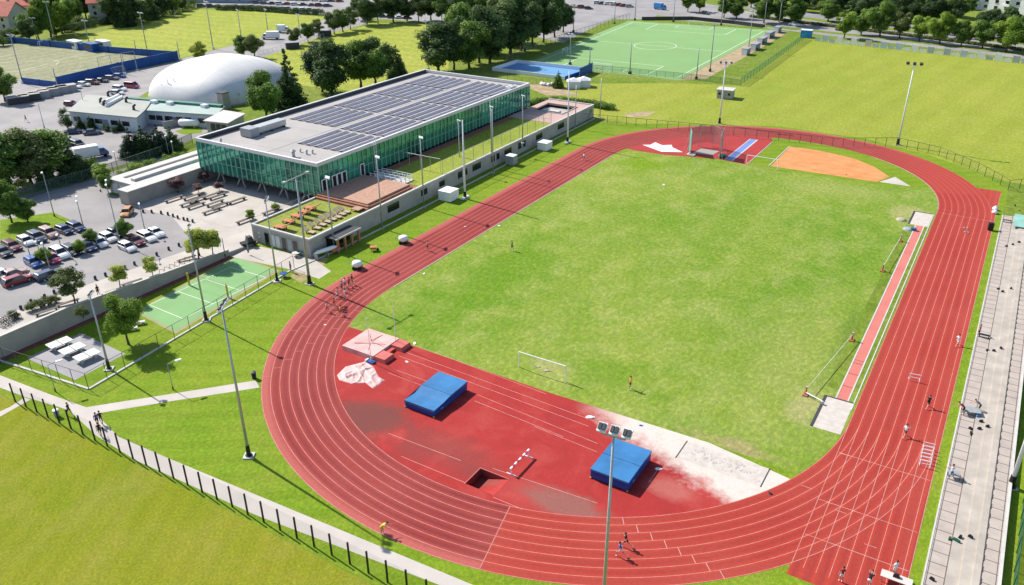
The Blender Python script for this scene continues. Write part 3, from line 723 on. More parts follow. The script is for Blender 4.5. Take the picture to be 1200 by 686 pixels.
# grove behind the hall, running back along the pitch
grove = [(514, 84, 24, 'tall', 'dark', 1.5), (532, 82, 24, 'wide', 'dark', .9), (550, 80, 22, 'tall', 'mid', 1.35), (562, 74, 6, 'wide', 'dark', .9), (574, 74, 12, 'tall', 'dark', 1.4), (584, 66, 3, 'round', 'dark', 1.1), (598, 63, -3, 'tall', 'dark', 1.5), (611, 60, -9, 'wide', 'dark', .8), (624, 54, -7, 'wide', 'dark', .85), (637, 50, -9, 'wide', 'dark', .85), (650, 44, -7, 'wide', 'dark', .85), (660, 38, 2, 'round', 'dark', 1.1), (545, 60, -2, 'round', 'mid', 1.1), (585, 50, -9, 'round', 'olive', 1.1)]
for i, (x, y, t, k, c, w) in enumerate(grove):
    plant(k, x, y, t, c, '%s dark tree from the left in the dense grove beside the artificial pitch' % ORD[i], 'grove beside the pitch', w)
back = [(430, 29, -9, 'tall', 'dark', 1.4), (443, 28, -6, 'loose', 'olive', 1.0), (461, 26, -11, 'round', 'dark', 1.2), (477, 25, -10, 'wide', 'dark', 1), (491, 26, -8, 'loose', 'olive', 1.1), (505, 24, -9, 'round', 'dark', 1.2), (518, 26, -6, 'loose', 'mid', 1.1), (531, 26, -10, 'tall', 'dark', 1.4), (543, 24, -9, 'tall', 'dark', 1.4), (556, 22, -12, 'round', 'mid', 1.2), (572, 20, -14, 'wide', 'mid', 1), (420, 24, -2, 'loose', 'olive', 1)]
for i, (x, y, t, k, c, w) in enumerate(back):
    plant(k, x, y, t, c, '%s from the left of the trees at the far edge of the yellow lawn' % ORD[i], 'trees behind the yellow lawn', w)
street = [(284, 66, 40, 'tall', 'mid', 1.3), (299, 68, 38, 'round', 'olive', 1.1), (345, 53, 31, 'round', 'olive', 1.1), (361, 49, 26, 'round', 'mid', 1.1), (373, 44, 21, 'loose', 'olive', 1.2), (392, 40, 12, 'round', 'olive', 1.1), (402, 38, 9, 'round', 'mid', 1.1), (411, 35, 6, 'loose', 'olive', 1.1)]
for i, (x, y, t, k, c, w) in enumerate(street):
    plant(k, x, y, t, c, '%s small tree from the left beside the pale street behind the white dome' % ORD[i], 'small trees beside the street', w)
for a in [('wide', 313, 140, 82, 'mid', 'rounded green tree behind the corner of the glass hall, right of the low green roof', None, 1.05),
          ('spruce', 341, 130, 57, 'dark', 'slim pointed spruce behind the glass hall, tallest point left of the black conifer', None, 1.15),
          ('tall', 390, 114, 43, 'dark', 'massive blackish conifer behind the middle of the solar roof', None, 1.2),
          ('tall', 378, 108, 47, 'needle', 'narrow dark conifer leaning on the massive black one behind the solar roof', None, 1.1),
          ('wide', 423, 103, 46, 'mid', 'open round tree with visible trunk just right of the massive black conifer', None, 1.05),
          ('wide', 440, 101, 43, 'dark', 'broad dark tree overlapping the open round tree behind the solar roof', None, 1.05),
          ('fir', 466, 94, 53, 'dark', 'ragged dark conifer standing alone on the yellow lawn behind the roof', None, .95),
          ('loose', 236, 74, 47, 'yellow', 'thin feathery yellow-green tree at the far tip of the white dome', None, 1.1),
          ('round', 238, 122, 103, 'mid', 'compact green tree between the low green roof and the white dome', None, 1.1),
          ('shrub', 279, 122, 108, 'olive', 'olive bush beside the grey chimney under the white dome', None, 1.0),
          ('wide', 6, 119, 77, 'mid', 'round tree beside the grey sheds at the left edge, below the sandy pitch', None, .95),
          ('tall', 10, 222, 153, 'mid', 'tall drooping green tree at the left edge above the car park road', None, 1.45),
          ('tall', 37, 216, 147, 'olive', 'drooping olive tree right beside the one at the left edge', None, 1.4),
          ('tall', 62, 208, 150, 'mid', 'drooping green tree nearest the parked dark cars, end of its clump', None, 1.75),
          ('fir', 88, 209, 166, 'dark', 'squat blackish conifer beside the wire fence and the drooping trees', None, 1.25),
          ('fir', 55, 218, 184, 'dark', 'dark conifer in front of the drooping trees by the wire fence', None, 1.0),
          ('shrub', 30, 222, 208, 'yellow', 'small yellow bush glowing under the drooping trees', None, 1.3),
          ('shrub', 14, 224, 210, 'dark', 'dark rounded bush left of the small yellow one', None, 1.2),
          ('wide', 14, 261, 211, 'mid', 'green tree on the grass corner of the car park at the left edge', None, .85),
          ('tall', 33, 260, 232, 'mid', 'slender green tree beside the larger one on the grass corner', None, 1.3),
          ('shrub', 106, 203, 182, 'mid', 'green bush behind the wire fence beside the white lorry', None, 1.05),
          ('young', 122, 214, 189, 'bright', 'bright green small tree in front of the wire fence', None, 1.6),
          ('round', 127, 226, 202, 'mid', 'small round tree at the end of the concrete annex', None, 1.0),
          ('shrub', 80, 152, 132, 'dark', 'pointed dark bush at the left corner of the white low building', None, .8),
          ('spruce', 95, 151, 136, 'dark', 'small dark conifer before the white low building, second from its left corner', None, 1.6),
          ('spruce', 107, 151, 136, 'dark', 'small dark conifer before the white low building, third from its left corner', None, 1.6),
          ('shrub', 74, 135, 126, 'dark', 'clipped dark bush under the small red car at the low building', None, 1.1),
          ('shrub', 125, 154, 146, 'dark', 'low dark bush right behind the parked navy cars', None, 1.3),
          ('spruce', 143, 153, 138, 'dark', 'dark conifer before the white low building, nearest its inner corner', None, 1.5),
          ('shrub', 134, 155, 147, 'dark', 'low dark bush next to the conifer at the inner corner', None, 1.3),
          ('fir', 156, 184, 150, 'needle', 'leftmost of the four dark trees between the low building and the annex', None, 1.3),
          ('fir', 170, 182, 147, 'dark', 'second of the four dark trees between the low building and the annex', None, 1.3),
          ('fir', 188, 180, 146, 'needle', 'third of the four dark trees between the low building and the annex', None, 1.3),
          ('fir', 203, 176, 148, 'dark', 'rightmost of the four dark trees, close to the corner of the glass hall', None, 1.2),
          ('tall', 109, 287, 267, 'mid', 'small pointed tree among the parked cars, left of the white hatchbacks', 'car park trees', 1.4),
          ('tall', 94, 297, 280, 'bright', 'small bright tree between the navy car and the black car', 'car park trees', 1.5),
          ('tall', 54, 308, 289, 'bright', 'small bright tree beside the pink-red car in the car park', 'car park trees', 1.6),
          ('round', 148, 281, 255, 'mid', 'fuller green car park tree beside the tall mast', 'car park trees', 1.0),
          ('loose', 88, 356, 311, 'olive', 'shaggy tree rising over the retaining wall beside the navy estate car', None, 1.1),
          ('young', 141, 337, 307, 'yellow', 'thin yellow-green tree on the walkway, left one of the single pair', 'walkway trees', 1.25),
          ('young', 180, 326, 298, 'yellow', 'thin yellow-green tree on the walkway, nearest the twin trees', 'walkway trees', 1.1),
          ('young', 233, 303, 262, 'yellow', 'left of the twin yellow-green trees at the end of the retaining wall', 'walkway trees', 1.15),
          ('young', 250, 301, 264, 'yellow', 'right of the twin yellow-green trees at the end of the retaining wall', 'walkway trees', 1.15),
          ('young', 226, 303, 276, 'yellow', 'smaller yellow-green tree tucked left of the twin trees', 'walkway trees', 1.1),
          ('shrub', 98, 373, 358, 'olive', 'round bush against the concrete wall above the brick strip', None, 1.0),
          ('shrub', 38, 364, 353, 'olive', 'leftmost rounded bush in the walkway planter', 'planter bushes', 1.2),
          ('shrub', 48, 361, 350, 'olive', 'second rounded bush in the walkway planter', 'planter bushes', 1.2),
          ('shrub', 57, 358, 347, 'olive', 'third rounded bush in the walkway planter', 'planter bushes', 1.2),
          ('shrub', 66, 355, 345, 'olive', 'rightmost rounded bush in the walkway planter', 'planter bushes', 1.2),
          ('shrub', 18, 373, 363, 'olive', 'lone small bush beside the parked bicycles', None, 1.2),
          ('young', 209, 226, 206, 'purple', 'reddish thin tree beside the annex wall, leftmost on the paved court', 'reddish court trees', 1.6),
          ('young', 240, 214, 200, 'purple', 'reddish thin tree close to the glass hall corner', 'reddish court trees', 1.7),
          ('young', 257, 224, 212, 'purple', 'reddish thin tree behind the court benches, nearest the overhang', 'reddish court trees', 1.7),
          ('young', 233, 226, 214, 'purple', 'reddish thin tree behind the left pair of court benches', 'reddish court trees', 1.7),
          ('young', 293, 258, 244, 'bright', 'little orange-green sapling in the paved court planter', None, 1.5),
          ('shrub', 324, 246, 237, 'bright', 'green plant in a long box beside the terrace wall', None, 1.2),
          ('fir', 654, 103, 83, 'mid', 'dense clipped evergreen beside the white tents and the blue rink', None, 1.05)]:
    plant(a[0], a[1], a[2], a[3], a[4], a[5], a[6], a[7])
K['round'].root  # prototype is the first street tree
def wide_tree(px_, py, top, label):
    p = P(px_, py); h = top_height(p, top)
    root = thing('lawn_tree', label, 'tree', p, 1.0); root.scale = (h, h, h)
    part('trunk', trunk(8, .3, .018, 21, .75), BARK, root, True)
    cl, nl, sz = broad(22, .4, .22, 46, 5200, .03, .85)
    o = link('crown', leaf_mesh('crown', cl, nl, sz, 22), root); o.data.materials.append(LEAF['bright'])
wide_tree(151, 404, 343, 'bright green spreading tree on the lawn between the concrete pad and the ball court')
for i, (x, y, t) in enumerate([(162, 203, 189), (180, 199, 186), (197, 194, 182), (214, 190, 178), (145, 210, 198)]):
    plant('shrub', x, y, t, 'bright', '%s light green bush from the left along the back of the annex' % ORD[i] if i < 4 else 'light green bush at the outer end of the annex', 'bushes along the annex', 1.7)
# woods round the houses at the upper left
tl = [(46, 47, 8, 'wide', 'mid', .9), (60, 44, -6, 'wide', 'bright', .95), (73, 40, -9, 'wide', 'mid', .95), (36, 50, 20, 'round', 'dark', 1.1), (88, 27, -10, 'wide', 'mid', 1), (101, 22, -12, 'round', 'dark', 1.2), (110, 17, -12, 'round', 'mid', 1.2), (50, 22, -14, 'wide', 'dark', 1), (128, 22, 6, 'fir', 'dark', .9), (138, 30, -13, 'tall', 'dark', 1.4), (147, 31, -14, 'fir', 'dark', .9), (156, 29, -12, 'tall', 'dark', 1.5), (166, 26, -11, 'wide', 'dark', .9), (178, 23, -11, 'fir', 'dark', .9), (190, 19, -10, 'wide', 'dark', 1), (203, 16, -8, 'wide', 'mid', 1), (214, 13, -5, 'round', 'olive', 1.1)]
for i, (x, y, t, k, c, w) in enumerate(tl):
    plant(k, x, y, t, c, '%s tree from the left among the houses above the sandy pitch' % ORD[i], 'trees among the far houses', w)
hd = [(8, 47, 33), (17, 44, 31), (26, 42, 29), (66, 42, 30), (76, 38, 26), (87, 34, 22), (97, 31, 17), (107, 28, 18), (116, 26, 20), (4, 54, 40)]
for i, (x, y, t) in enumerate(sorted(hd)):
    plant('shrub', x, y, t, 'olive' if i % 2 else 'mid', '%s grey-green garden bush from the left below the red-roofed houses' % ORD[i], 'garden bushes by the houses', 1.3)
def hedge(pts, w, h, col, label, top=None):
    q = pu(pts); cl = []; g = random.Random(5); c0 = q[0]
    for a, b in zip(q, q[1:]):
        n = max(2, int((b-a).length/(w*.6)))
        for i in range(n):
            p = a.lerp(b, i/n)
            for z in (.3, .75): cl.append((p.x-c0.x+g.uniform(-.2, .2)*w, p.y-c0.y+g.uniform(-.2, .2)*w, h*z, w*.55, h*.4))
    root = thing('hedge', label, 'hedge', c0)
    m = MB()
    for a, b in zip(q, q[1:]):
        for i in range(int((b-a).length/3)+1):
            p = a.lerp(b, i*3/(b-a).length)-c0; m.tube((p.x, p.y, 0), (p.x, p.y, h*.7), .06, .03, 5)
    part('stem', m, BARK, root)
    o = link('foliage', leaf_mesh('foliage', cl, int(400*len(cl)**.9), .2, 5), root); o.data.materials.append(LEAF[col])
hedge([(612, 124), (650, 121), (690, 124), (722, 130)], 2.6, 1.7, 'mid', 'long green hedge behind the pink roof terrace of the podium')
hedge([(168, 27), (190, 20), (213, 13), (233, 8)], 3.5, 4.5, 'dark', 'dark clipped hedge along the far left edge of the yellow sports field')
hedge([(255, 12), (300, 13), (340, 16), (381, 18)], 3.0, 2.6, 'dark', 'low dark hedge between the yellow sports field and the far car park')
hedge([(80, 37), (102, 33), (130, 27), (146, 31)], 4, 3.0, 'dark', 'shaded hedge along the left corner of the yellow sports field')
hedge([(880, 20.5), (960, 30), (1050, 41), (1200, 60), (1260, 68)], 2.0, 1.1, 'olive', 'low green hedge strip between the two lanes of the far road')
hedge([(880, 3), (1000, 17), (1090, 29), (1200, 41), (1260, 50)], 2.4, 1.2, 'olive', 'low olive hedge strip beyond the far road under the dark trees')
# ------------------------------------------------------------------ the glass sports hall
def glass(name, col, rough=.06):
    m, nt, b = newmat(name); pos = position(nt)
    n = noise(nt, pos, .12, 3)  # broad noise puts a look of reflections into the glass colour
    nt.links.new(ramp(nt, n, [(.35, tuple(c*.5 for c in col)), (.65, tuple(c*1.35 for c in col))]), b.inputs['Base Color'])
    b.inputs['Roughness'].default_value = rough; b.inputs['Specular IOR Level'].default_value = .8; b.inputs['Metallic'].default_value = .5
    return m
GL = [glass('teal_glass', (.045, .30, .20)), glass('deep_glass', (.034, .235, .17)), glass('green_glass', (.07, .37, .235)), glass('pale_glass', (.14, .46, .32))]
FIN = mat('glass_fin', (.26, .46, .38), .3, .2, 2)
HX0, HX1, HY0, HY1, HZ = -107.5, -71.5, -21.7, 62.5, 10.05
hall = thing('sports_hall', 'long green glass sports hall with solar panels on its flat grey roof', 'sports hall', ((HX0+HX1)/2, (HY0+HY1)/2, 0))
HO = tuple(-c for c in hall.location)
def facade(mbg, mbf, p, q, z0, z1, step, out, seed):
    g = random.Random(seed); p = Vector(p); q = Vector(q); n = max(1, round((q-p).length/step)); d = (q-p)/n; o = Vector(out)
    for i in range(n):
        a, b = p+d*i, p+d*(i+1)
        zz = [z0, z0+(z1-z0)*.36, z0+(z1-z0)*.72, z1]
        ch = g.choices((0, 1, 2), (6, 4, 1))[0]
        for k in range(3):
            mi = ch if g.random() < .85 else g.choices((0, 1, 2, 3), ((5, 5, 2, .2), (7, 3, 4, .6), (4, .6, 7, 1.2))[k])[0]
            mbg.add([(*a, zz[k]), (*b, zz[k]), (*b, zz[k+1]), (*a, zz[k+1])], [(0, 1, 2, 3)], mi)
        c = a+o*.16; t = d.normalized()*.05
        mbf.prism([a+t+o*.01, a-t+o*.01, a-t+o*.2, a+t+o*.2], z0-.15, z1+.02)
    for z in (z0+(z1-z0)*.36, z0+(z1-z0)*.72):
        mbf.prism([p+o*.012, q+o*.012, q+o*.09, p+o*.09], z-.05, z+.05)
for nm, p, q, z0, out, sd in (('glass_facade', (HX1, HY0), (HX1, HY1), 3.7, (1, 0), 1), ('glass_facade', (HX0, HY0), (HX1, HY0), 3.1, (0, -1), 2), ('glass_facade', (HX1, HY1), (HX0, HY1), 3.7, (0, 1), 3), ('glass_facade', (HX0, HY1), (HX0, HY0), 3.1, (-1, 0), 4)):
    a, b = MB(), MB(); facade(a, b, p, q, z0, 9.3, 1.5, out, sd)
    f = part(nm, a, GL, hall, loc=HO); part('fins', b, FIN, f)
m = MB(); m.box(HX0+.3, HY0+.3, 8.9, HX1-.3, HY1-.3, 9.2)
ROOFM = mat('grey_roof_membrane', (.36, .335, .315), .85, .10, .12, fine=1)
part('roof', m, ROOFM, hall, loc=HO)
for a_ in ((HX0+.8, -2.2, -87.6, -2.1), (-98, -16.9, HX1-.6, -16.8), (-88.05, -21, -87.95, -11.8), (-88.2, -11.8, -88.1, 59)): m = MB(); m.box(a_[0], a_[1], 9.201, a_[2], a_[3], 9.215); part('roof_seam', m, DARK if a_[1] < -10 and a_[0] > -95 else GREYP, hall, loc=HO)
m = MB(); w = .42
m.box(HX0-.1, HY0-.1, 9.302, HX1+.1, HY0+w, HZ); m.box(HX0-.1, HY1-w, 9.302, HX1+.1, HY1+.1, HZ)
m.box(HX0-.1, HY0+w, 9.302, HX0+w, HY1-w, HZ+.15); m.box(HX1-w, HY0+w, 9.302, HX1+.1, HY1-w, HZ)
part('parapet', m, mat('white_coping', (.62, .61, .60), .6, .06, .3), hall, loc=HO)
m = MB(); m.box(HX0+w, HY0+w+.02, 9.2, HX0+w+.12, HY1-w-.02, 10.02); part('parapet_shade', m, DARK, hall, loc=HO)  # dark strip painting the shade on the parapet's inner face
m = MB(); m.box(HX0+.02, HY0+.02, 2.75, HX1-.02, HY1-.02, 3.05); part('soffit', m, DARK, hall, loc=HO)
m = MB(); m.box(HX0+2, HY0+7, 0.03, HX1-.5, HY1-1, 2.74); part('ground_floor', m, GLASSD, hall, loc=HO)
for x in (-103, -96.5, -90, -83.5, -77):
    m = MB(); m.tube((x-1.4, HY0+1.2, .03), (x, HY0+1.6, 2.75), .2, .2, 8); m.tube((x+1.4, HY0+1.2, .03), (x+.12, HY0+1.6, 2.75), .2, .2, 8)
    part('column', m, GREYP, hall, True, loc=HO)
m = MB(); m.box(HX1+.32, HY0-.2, 3.1, HX1+.36, HY0, 9.3); part('corner_trim', m, FIN, hall, loc=HO)
for y, wd in ((-20.6, 1.3), (-17.6, 1.25), (-16.1, 1.25), (-14.6, 1.25), (-8.9, 1.2)):   # white framed doors on the deck
    m = MB(); x = HX1+.34
    for yy in (y-wd/2, y+wd/2): m.box(x, yy-.09, 3.75, x+.14, yy+.09, 6.5)
    m.box(x, y-wd/2+.091, 6.32, x+.14, y+wd/2-.091, 6.5); m.box(x, y-wd/2+.091, 3.75, x+.14, y+wd/2-.091, 3.9)
    f = part('door_frame', m, WHITE, hall, loc=HO); m = MB(); m.box(x+.01, y-wd/2+.09, 3.9, x+.05, y+wd/2-.09, 6.32); part('pane', m, GLASSD, f)
m = MB()
for yy in (-4.9, -4.2): m.tube((HX1+.6, yy, 3.7), (HX1+.6, yy, 10.9), .05, .05, 6)
for i in range(23): m.tube((HX1+.6, -4.9, 3.9+i*.3), (HX1+.6, -4.2, 3.9+i*.3), .03, .03, 5)
part('roof_ladder', m, WHITE, hall, loc=HO)
# on the roof
PAN = [mat('solar_cell_plain', (.175, .165, .19), .28, .25, 1.2, .0, .6), mat('solar_cell_sheen', (.38, .36, .39), .3, .25, 1.2, .0, .6)]  # same cells twice, the pale copy has sky reflection in its colour
ZR = 9.2
def solar(x0, x1, y0, y1, label, rows=6):
    root = thing('solar_array', label, 'solar panels', ((x0+x1)/2, (y0+y1)/2, ZR), 0, 'solar panel fields on the roof')
    ox, oy = (x0+x1)/2, (y0+y1)/2; w = (x1-x0)/rows
    for r in range(rows):
        xa = x0+w*r-ox; m = MB(); n = int((y1-y0)/1.05)
        for i in range(n):
            ya = y0+(y1-y0)*i/n-oy; yb = ya+(y1-y0)/n-.05
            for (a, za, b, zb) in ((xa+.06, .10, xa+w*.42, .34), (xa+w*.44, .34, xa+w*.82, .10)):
                m.add([(a, ya, za), (b, ya, zb), (b, yb, zb), (a, yb, za), (a, ya, za-.04), (b, ya, zb-.04), (b, yb, zb-.04), (a, yb, za-.04)], [(0, 1, 2, 3), (4, 7, 6, 5), (0, 4, 5, 1), (1, 5, 6, 2), (2, 6, 7, 3), (3, 7, 4, 0)], (1 if za < zb else 0))  # one slope of each ridge takes the copy with painted sky sheen
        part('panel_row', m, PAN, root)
        m = MB()
        for ya in (y0-oy+.1, 0, y1-oy-.2): m.box(xa+.06, ya, 0, xa+w*.92, ya+.1, .07)
        part('mounting_rail', m, STEEL, root)
cols = [(-103.6, -88.6), (-87.2, -72.9)]
ys = {0: [(2.6, 16.8), (17.9, 31.9), (33.0, 46.2), (47.2, 59.5)], 1: [(-11.5, .9), (2.2, 16.4), (17.5, 31.6), (32.7, 46.0), (47.0, 59.0)]}
for c, (xa, xb) in enumerate(cols):
    nm = ('far side', 'near side')[c]; k = len(ys[c])
    for i, (ya, yb) in enumerate(ys[c]):
        solar(xa, xb, ya, yb, 'solar panel field on the %s of the hall roof, %s from the left end' % (nm, ORD[i]))
m = MB(); m.box(-102.2, -14, ZR, -98.6, -11.4, 11.2); m.box(-101.6, -11.39, ZR+.5, -99.2, -2.6, 11.0, top=.0)
root = thing('ventilation_unit', 'long silver air handling unit at the left end of the hall roof', 'air unit', (-100.4, -8, ZR))
q = MB(); q.box(-1.3, 2.1, 0.9, 1.3, 5.0, 1.9); q = MB(); q.box(-1.2, -3.2, .45, 1.2, 5.4, 1.75); part('duct', q, STEEL, root)
q = MB(); q.box(-1.6, -5.9, .12, 1.6, -3.21, 2.0); part('fan_box', q, GREYP, root)
q = MB(); [q.box(-1.3, y, 0, 1.3, y+.2, .44) for y in (-2.6, 1, 4.8)]; part('support', q, DARK, root)
def vent(x, y, lab, s=1.0):
    r = thing('roof_vent', lab, 'roof vent', (x, y, ZR)); q = MB(); q.tube((0, 0, 0), (0, 0, .8*s), .22*s, .22*s, 10); part('pipe', q, STEEL, r, True)
    q = MB(); q.lathe([(0, 1.15*s), (.42*s, .85*s), (.42*s, .8*s), (0, .8*s)], n=10); part('cowl', q, GREYP, r)
vent(-80.6, -19, 'roof vent pair nearest the front corner, left one with a big cowl', 1.5); vent(-79.6, -16.2, 'small roof vent beside the solar field, front corner', .9); vent(-78.9, -15.2, 'smallest roof vent beside the front solar field', .8); vent(-102, -19.5, 'lone white vent at the left tip of the roof', .9); vent(-81.8, -15.8, 'thin roof vent before the front solar field', .7)
r = thing('cooling_unit', 'pale cooling unit on the far right corner of the hall roof', 'cooling unit', (-75.2, 57.2, ZR)) if False else thing('cooling_unit', 'pale pinkish cooling unit on the far right corner of the hall roof', 'cooling unit', (-73.0, 55.0, ZR))
q = MB(); q.box(-.8, -1.6, .1, .8, 1.6, 1.3); part('casing', q, WHITE, r); q = MB(); [q.lathe([(.5, 1.3), (.5, 1.42), (.0, 1.42)], (0, y, 0), 12) for y in (-.8, .8)]; part('fan', q, GREYP, r)

# ------------------------------------------------------------------ podium with roof terraces
PX0, PX1, PY0, PY1, PZ = -71.2, -56.6, -40.4, 73.2, 3.62
pod = thing('terrace_podium', 'low concrete podium with grass roof terraces and dark windows along the track', 'building', ((PX0+PX1)/2, (PY0+PY1)/2, 0))
PO = tuple(-c for c in pod.location)
m = MB(); m.box(PX1-.3, PY0, 0, PX1, PY1, 3.3); m.box(PX0, PY0, 0, PX1-.301, PY0+.3, 3.3); m.box(PX0, PY1-.3, 0, PX1-.301, PY1, 3.3); m.box(PX0, PY0+.301, 0, PX0+.3, PY1-.301, 3.3)
part('wall', m, C_GREY, pod, loc=PO)
m = MB(); m.box(PX1-.45, PY0-.05, 3.3, PX1+.05, PY1+.05, PZ); m.box(PX0, PY0-.05, 3.3, PX1-.451, PY0+.4, PZ); m.box(PX0, PY1-.4, 3.3, PX1-.451, PY1+.05, PZ); m.box(PX0-.05, PY0+.401, 3.3, PX0+.35, HY0-.3, PZ)
part('coping', m, C_PALE, pod, loc=PO)
m = MB(); m.box(PX0+.31, PY0+.31, 3.0, PX1-.31, -24.0, 3.32); part('roof_lawn', m, G_ROOF, pod, loc=PO)
m = MB(); m.box(PX0+2.5, -7.0, 3.0, PX1-.31, 50.0, 3.34); part('roof_pitch', m, G_ROOFSPORT, pod, loc=PO)
m = MB(); m.box(PX0+.31, -23.99, 3.0, PX1-.31, -7.01, 3.30); m.box(PX0+.31, -7, 3.0, PX0+2.49, 50, 3.42); part('gravel_strip', m, WOODB, pod, loc=PO)
m = MB(); PINK = mat('pink_paving', (.46, .31, .27), .85, .1, .5)
m.box(PX0+.31, 50.01, 3.0, PX1-.46, 59.5, 3.38); m.box(PX0+.31, 68.6, 3.0, PX1-.46, PY1-.41, 3.38); m.box(PX0+.31, 59.501, 3.0, -69, 68.599, 3.38); m.box(-59.5, 59.501, 3.0, PX1-.46, 68.599, 3.38)
part('pink_terrace', m, PINK, pod, loc=PO)
m = MB(); m.box(-68.99, 59.51, .5, -59.51, 68.59, 2.4); part('sunken_court', m, C_GREY, pod, loc=PO)
m = MB(); m.box(-66, 60.2, 2.41, -61, 61.8, 3.75); part('rooflight', m, C_PALE, pod, loc=PO)
m = MB(); m.box(-69.1, 59.4, 3.381, -59.4, 59.55, 3.6); m.box(-69.1, 68.5, 3.381, -59.4, 68.7, 3.6); m.box(-59.6, 59.56, 3.381, -59.4, 68.49, 3.6); part('opening_rim', m, C_PALE, pod, loc=PO)
for y, w_, h in ((-16.8, 3.6, 1.5), (-6.6, 2.2, 1.3), (-.2, 2.0, 1.2), (6.6, 1.6, 1.5), (8.8, 1.4, 1.5), (13.3, 3.4, 1.5), (20.2, 1.5, 1.5), (22.4, 1.3, 1.5), (26.9, 3.2, 1.4), (32.4, 1.5, 1.6), (34.6, 1.2, 1.6), (53.6, 3.4, 1.5), (71.2, 1.1, 1.1), (42, 3.2, 1.4)):
    m = MB(); m.box(PX1+.002, y-w_/2, 2.05-h/2, PX1+.05, y+w_/2, 2.05+h/2); f = part('window', m, GLASSD, pod, loc=PO)
    m = MB(); m.box(PX1+.05, y-w_/2-.06, 2.05-h/2-.08, PX1+.14, y+w_/2+.06, 2.05-h/2); part('sill', m, C_PALE, f)
for i, x in enumerate((-67.4, -65.9, -64.6, -63.0, -61.6, -60.2)):                       # glazed end of the lower floor
    m = MB(); m.box(x-.55, PY0-.06, .15, x+.55, PY0-.003, 2.5); f = part('window', m, (GLASSD, mat('pale_blind', (.55, .62, .62), .4, .1, 2), mat('pale_blind', (.52, .58, .58), .4, .1, 2), GLASSD, mat('grey_blind', (.30, .36, .37), .4, .1, 2), GLASSD)[i], pod, loc=PO)
    m = MB()
    for s in (-.6, .56): m.box(x+s, PY0-.1, .1, x+s+.04, PY0-.061, 2.55)
    m.box(x-.6, PY0-.1, 2.551, x+.6, PY0-.061, 2.62); part('window_frame', m, STEEL, f)
m = MB(); m.box(-69.6, PY0-.05, 2.0, -69.3, PY0-.003, 2.3); m.box(-69.6, PY0-.05, 1.2, -69.3, PY0-.003, 1.5); part('wall_sign', m, WHITE, pod, loc=PO)
# canopy with orange posts over the side door
m = MB(); m.box(PX1+.06, -36.6, 2.55, -53.9, -29.9, 2.72); part('canopy', m, DARK, pod, loc=PO)
m = MB(); m.box(-53.9, -36.7, 2.5, -53.75, -29.8, 2.78); part('canopy_edge', m, C_PALE, pod, loc=PO)
for y in (-35.9, -34.0, -32.1, -30.2):
    m = MB(); m.box(-54.3, y-.2, .0, -53.96, y+.2, 2.55); part('canopy_post', m, mat('orange_wood', (.48, .20, .075), .7, .2, 2), pod, loc=PO)
m = MB(); m.box(PX1+.051, -36.3, .05, PX1+.2, -30.2, 2.4); part('entrance', m, GLASSD, pod, loc=PO)
# timber deck with three broad steps
dk = thing('timber_deck', 'raised timber deck with three broad steps beside the glass hall', 'deck', (-64.4, -15.5, 3.3)); DO = (64.4, 15.5, -3.3)
m = MB(); m.box(-71.1, -22.4, 3.31, -58.4, -9.0, 4.15); part('platform', m, [WOODP], dk, loc=DO)
for i in range(2):
    m = MB(); m.box(-71.1, -23.1-.7*i, 3.31, -57.8+.35*i, -22.41-.7*i, 3.93-.26*i); part('step', m, WOODB, dk, loc=DO)
m = MB(); m.box(-58.39, -22.4, 3.31, -57.7, -9.0, 3.8); part('bench_edge', m, WOODB, dk, loc=DO)
# stair with white railings at the end of the deck
st = thing('railed_stair', 'white railed stair and ramp at the far end of the timber deck', 'stair', (-64, -6.5, 3.34)); SO = (64, 6.5, -3.34)
m = MB(); m.box(-69.5, -8.9, 3.35, -60.6, -4.6, 3.6); part('ramp', m, C_PALE, st, loc=SO)
for y in (-8.6, -7.2, -5.8, -4.7):
    m = MB()
    for i in range(7): m.box(-69.3+i*1.4, y-.05, 3.6, -69.2+i*1.4, y+.05, 4.6)
    m.box(-69.4, y-.06, 4.6, -60.7, y+.06, 4.7); m.box(-69.4, y-.03, 4.1, -60.7, y+.03, 4.16); part('railing', m, LAMPG, st, loc=SO)
def lounger(kind):
    r = thing('sun_lounger', '', 'lounger'); wd = kind
    q = MB(); q.box(-.95, -.42, .24, .5, .42, .34); part('seat', q, wd, r)
    q = MB(); q.obox((-1.32, 0, .52), (.9, .84, .1), 0); r2 = part('backrest', q, wd, r)
    for v in r2.data.vertices: v.co.z += (-(v.co.x+.95))*.5
    for x in (-.85, .4):
        for y in (-.36, .36):
            q = MB(); q.box(x-.05, y-.05, 0, x+.05, y+.05, .239); part('leg', q, DARK, r)
    return Kind(r)
LO = lounger(mat('orange_wood_slats', (.48, .17, .085), .7, .2, 2)); LB = lounger(mat('tan_slats', (.42, .31, .22), .75, .2, 2))
for i, (x, y) in enumerate([(327, 268), (337, 261), (347, 255), (355, 250), (362, 245.5)]):
    p = P(x, y, 3.32); LO.put(p, pi+.12, '%s orange lounger from the front along the plaza side of the roof lawn' % ORD[i], 'orange loungers on the roof lawn', 1.5)
for i, (x, y) in enumerate([(366, 274), (373, 269), (379, 265), (385, 261.5), (391, 258.5), (397, 256), (402, 252.5), (407, 250)]):
    p = P(x, y, 3.32); LB.put(p, .1, '%s tan lounger from the front along the track side of the roof lawn' % ORD[i], 'tan loungers on the roof lawn', 1.15)
r = thing('wooden_table', 'low square wooden table beside the deck steps on the roof lawn', 'table', P(419, 247, 3.32)); q = MB(); q.box(-.95, -.9, .4, .95, .9, .52); part('table_top', q, WOODP, r)
for a in (-.8, .8):
    for b in (-.75, .75): q = MB(); q.box(a-.06, b-.06, 0, a+.06, b+.06, .4); part('leg', q, DARK, r)
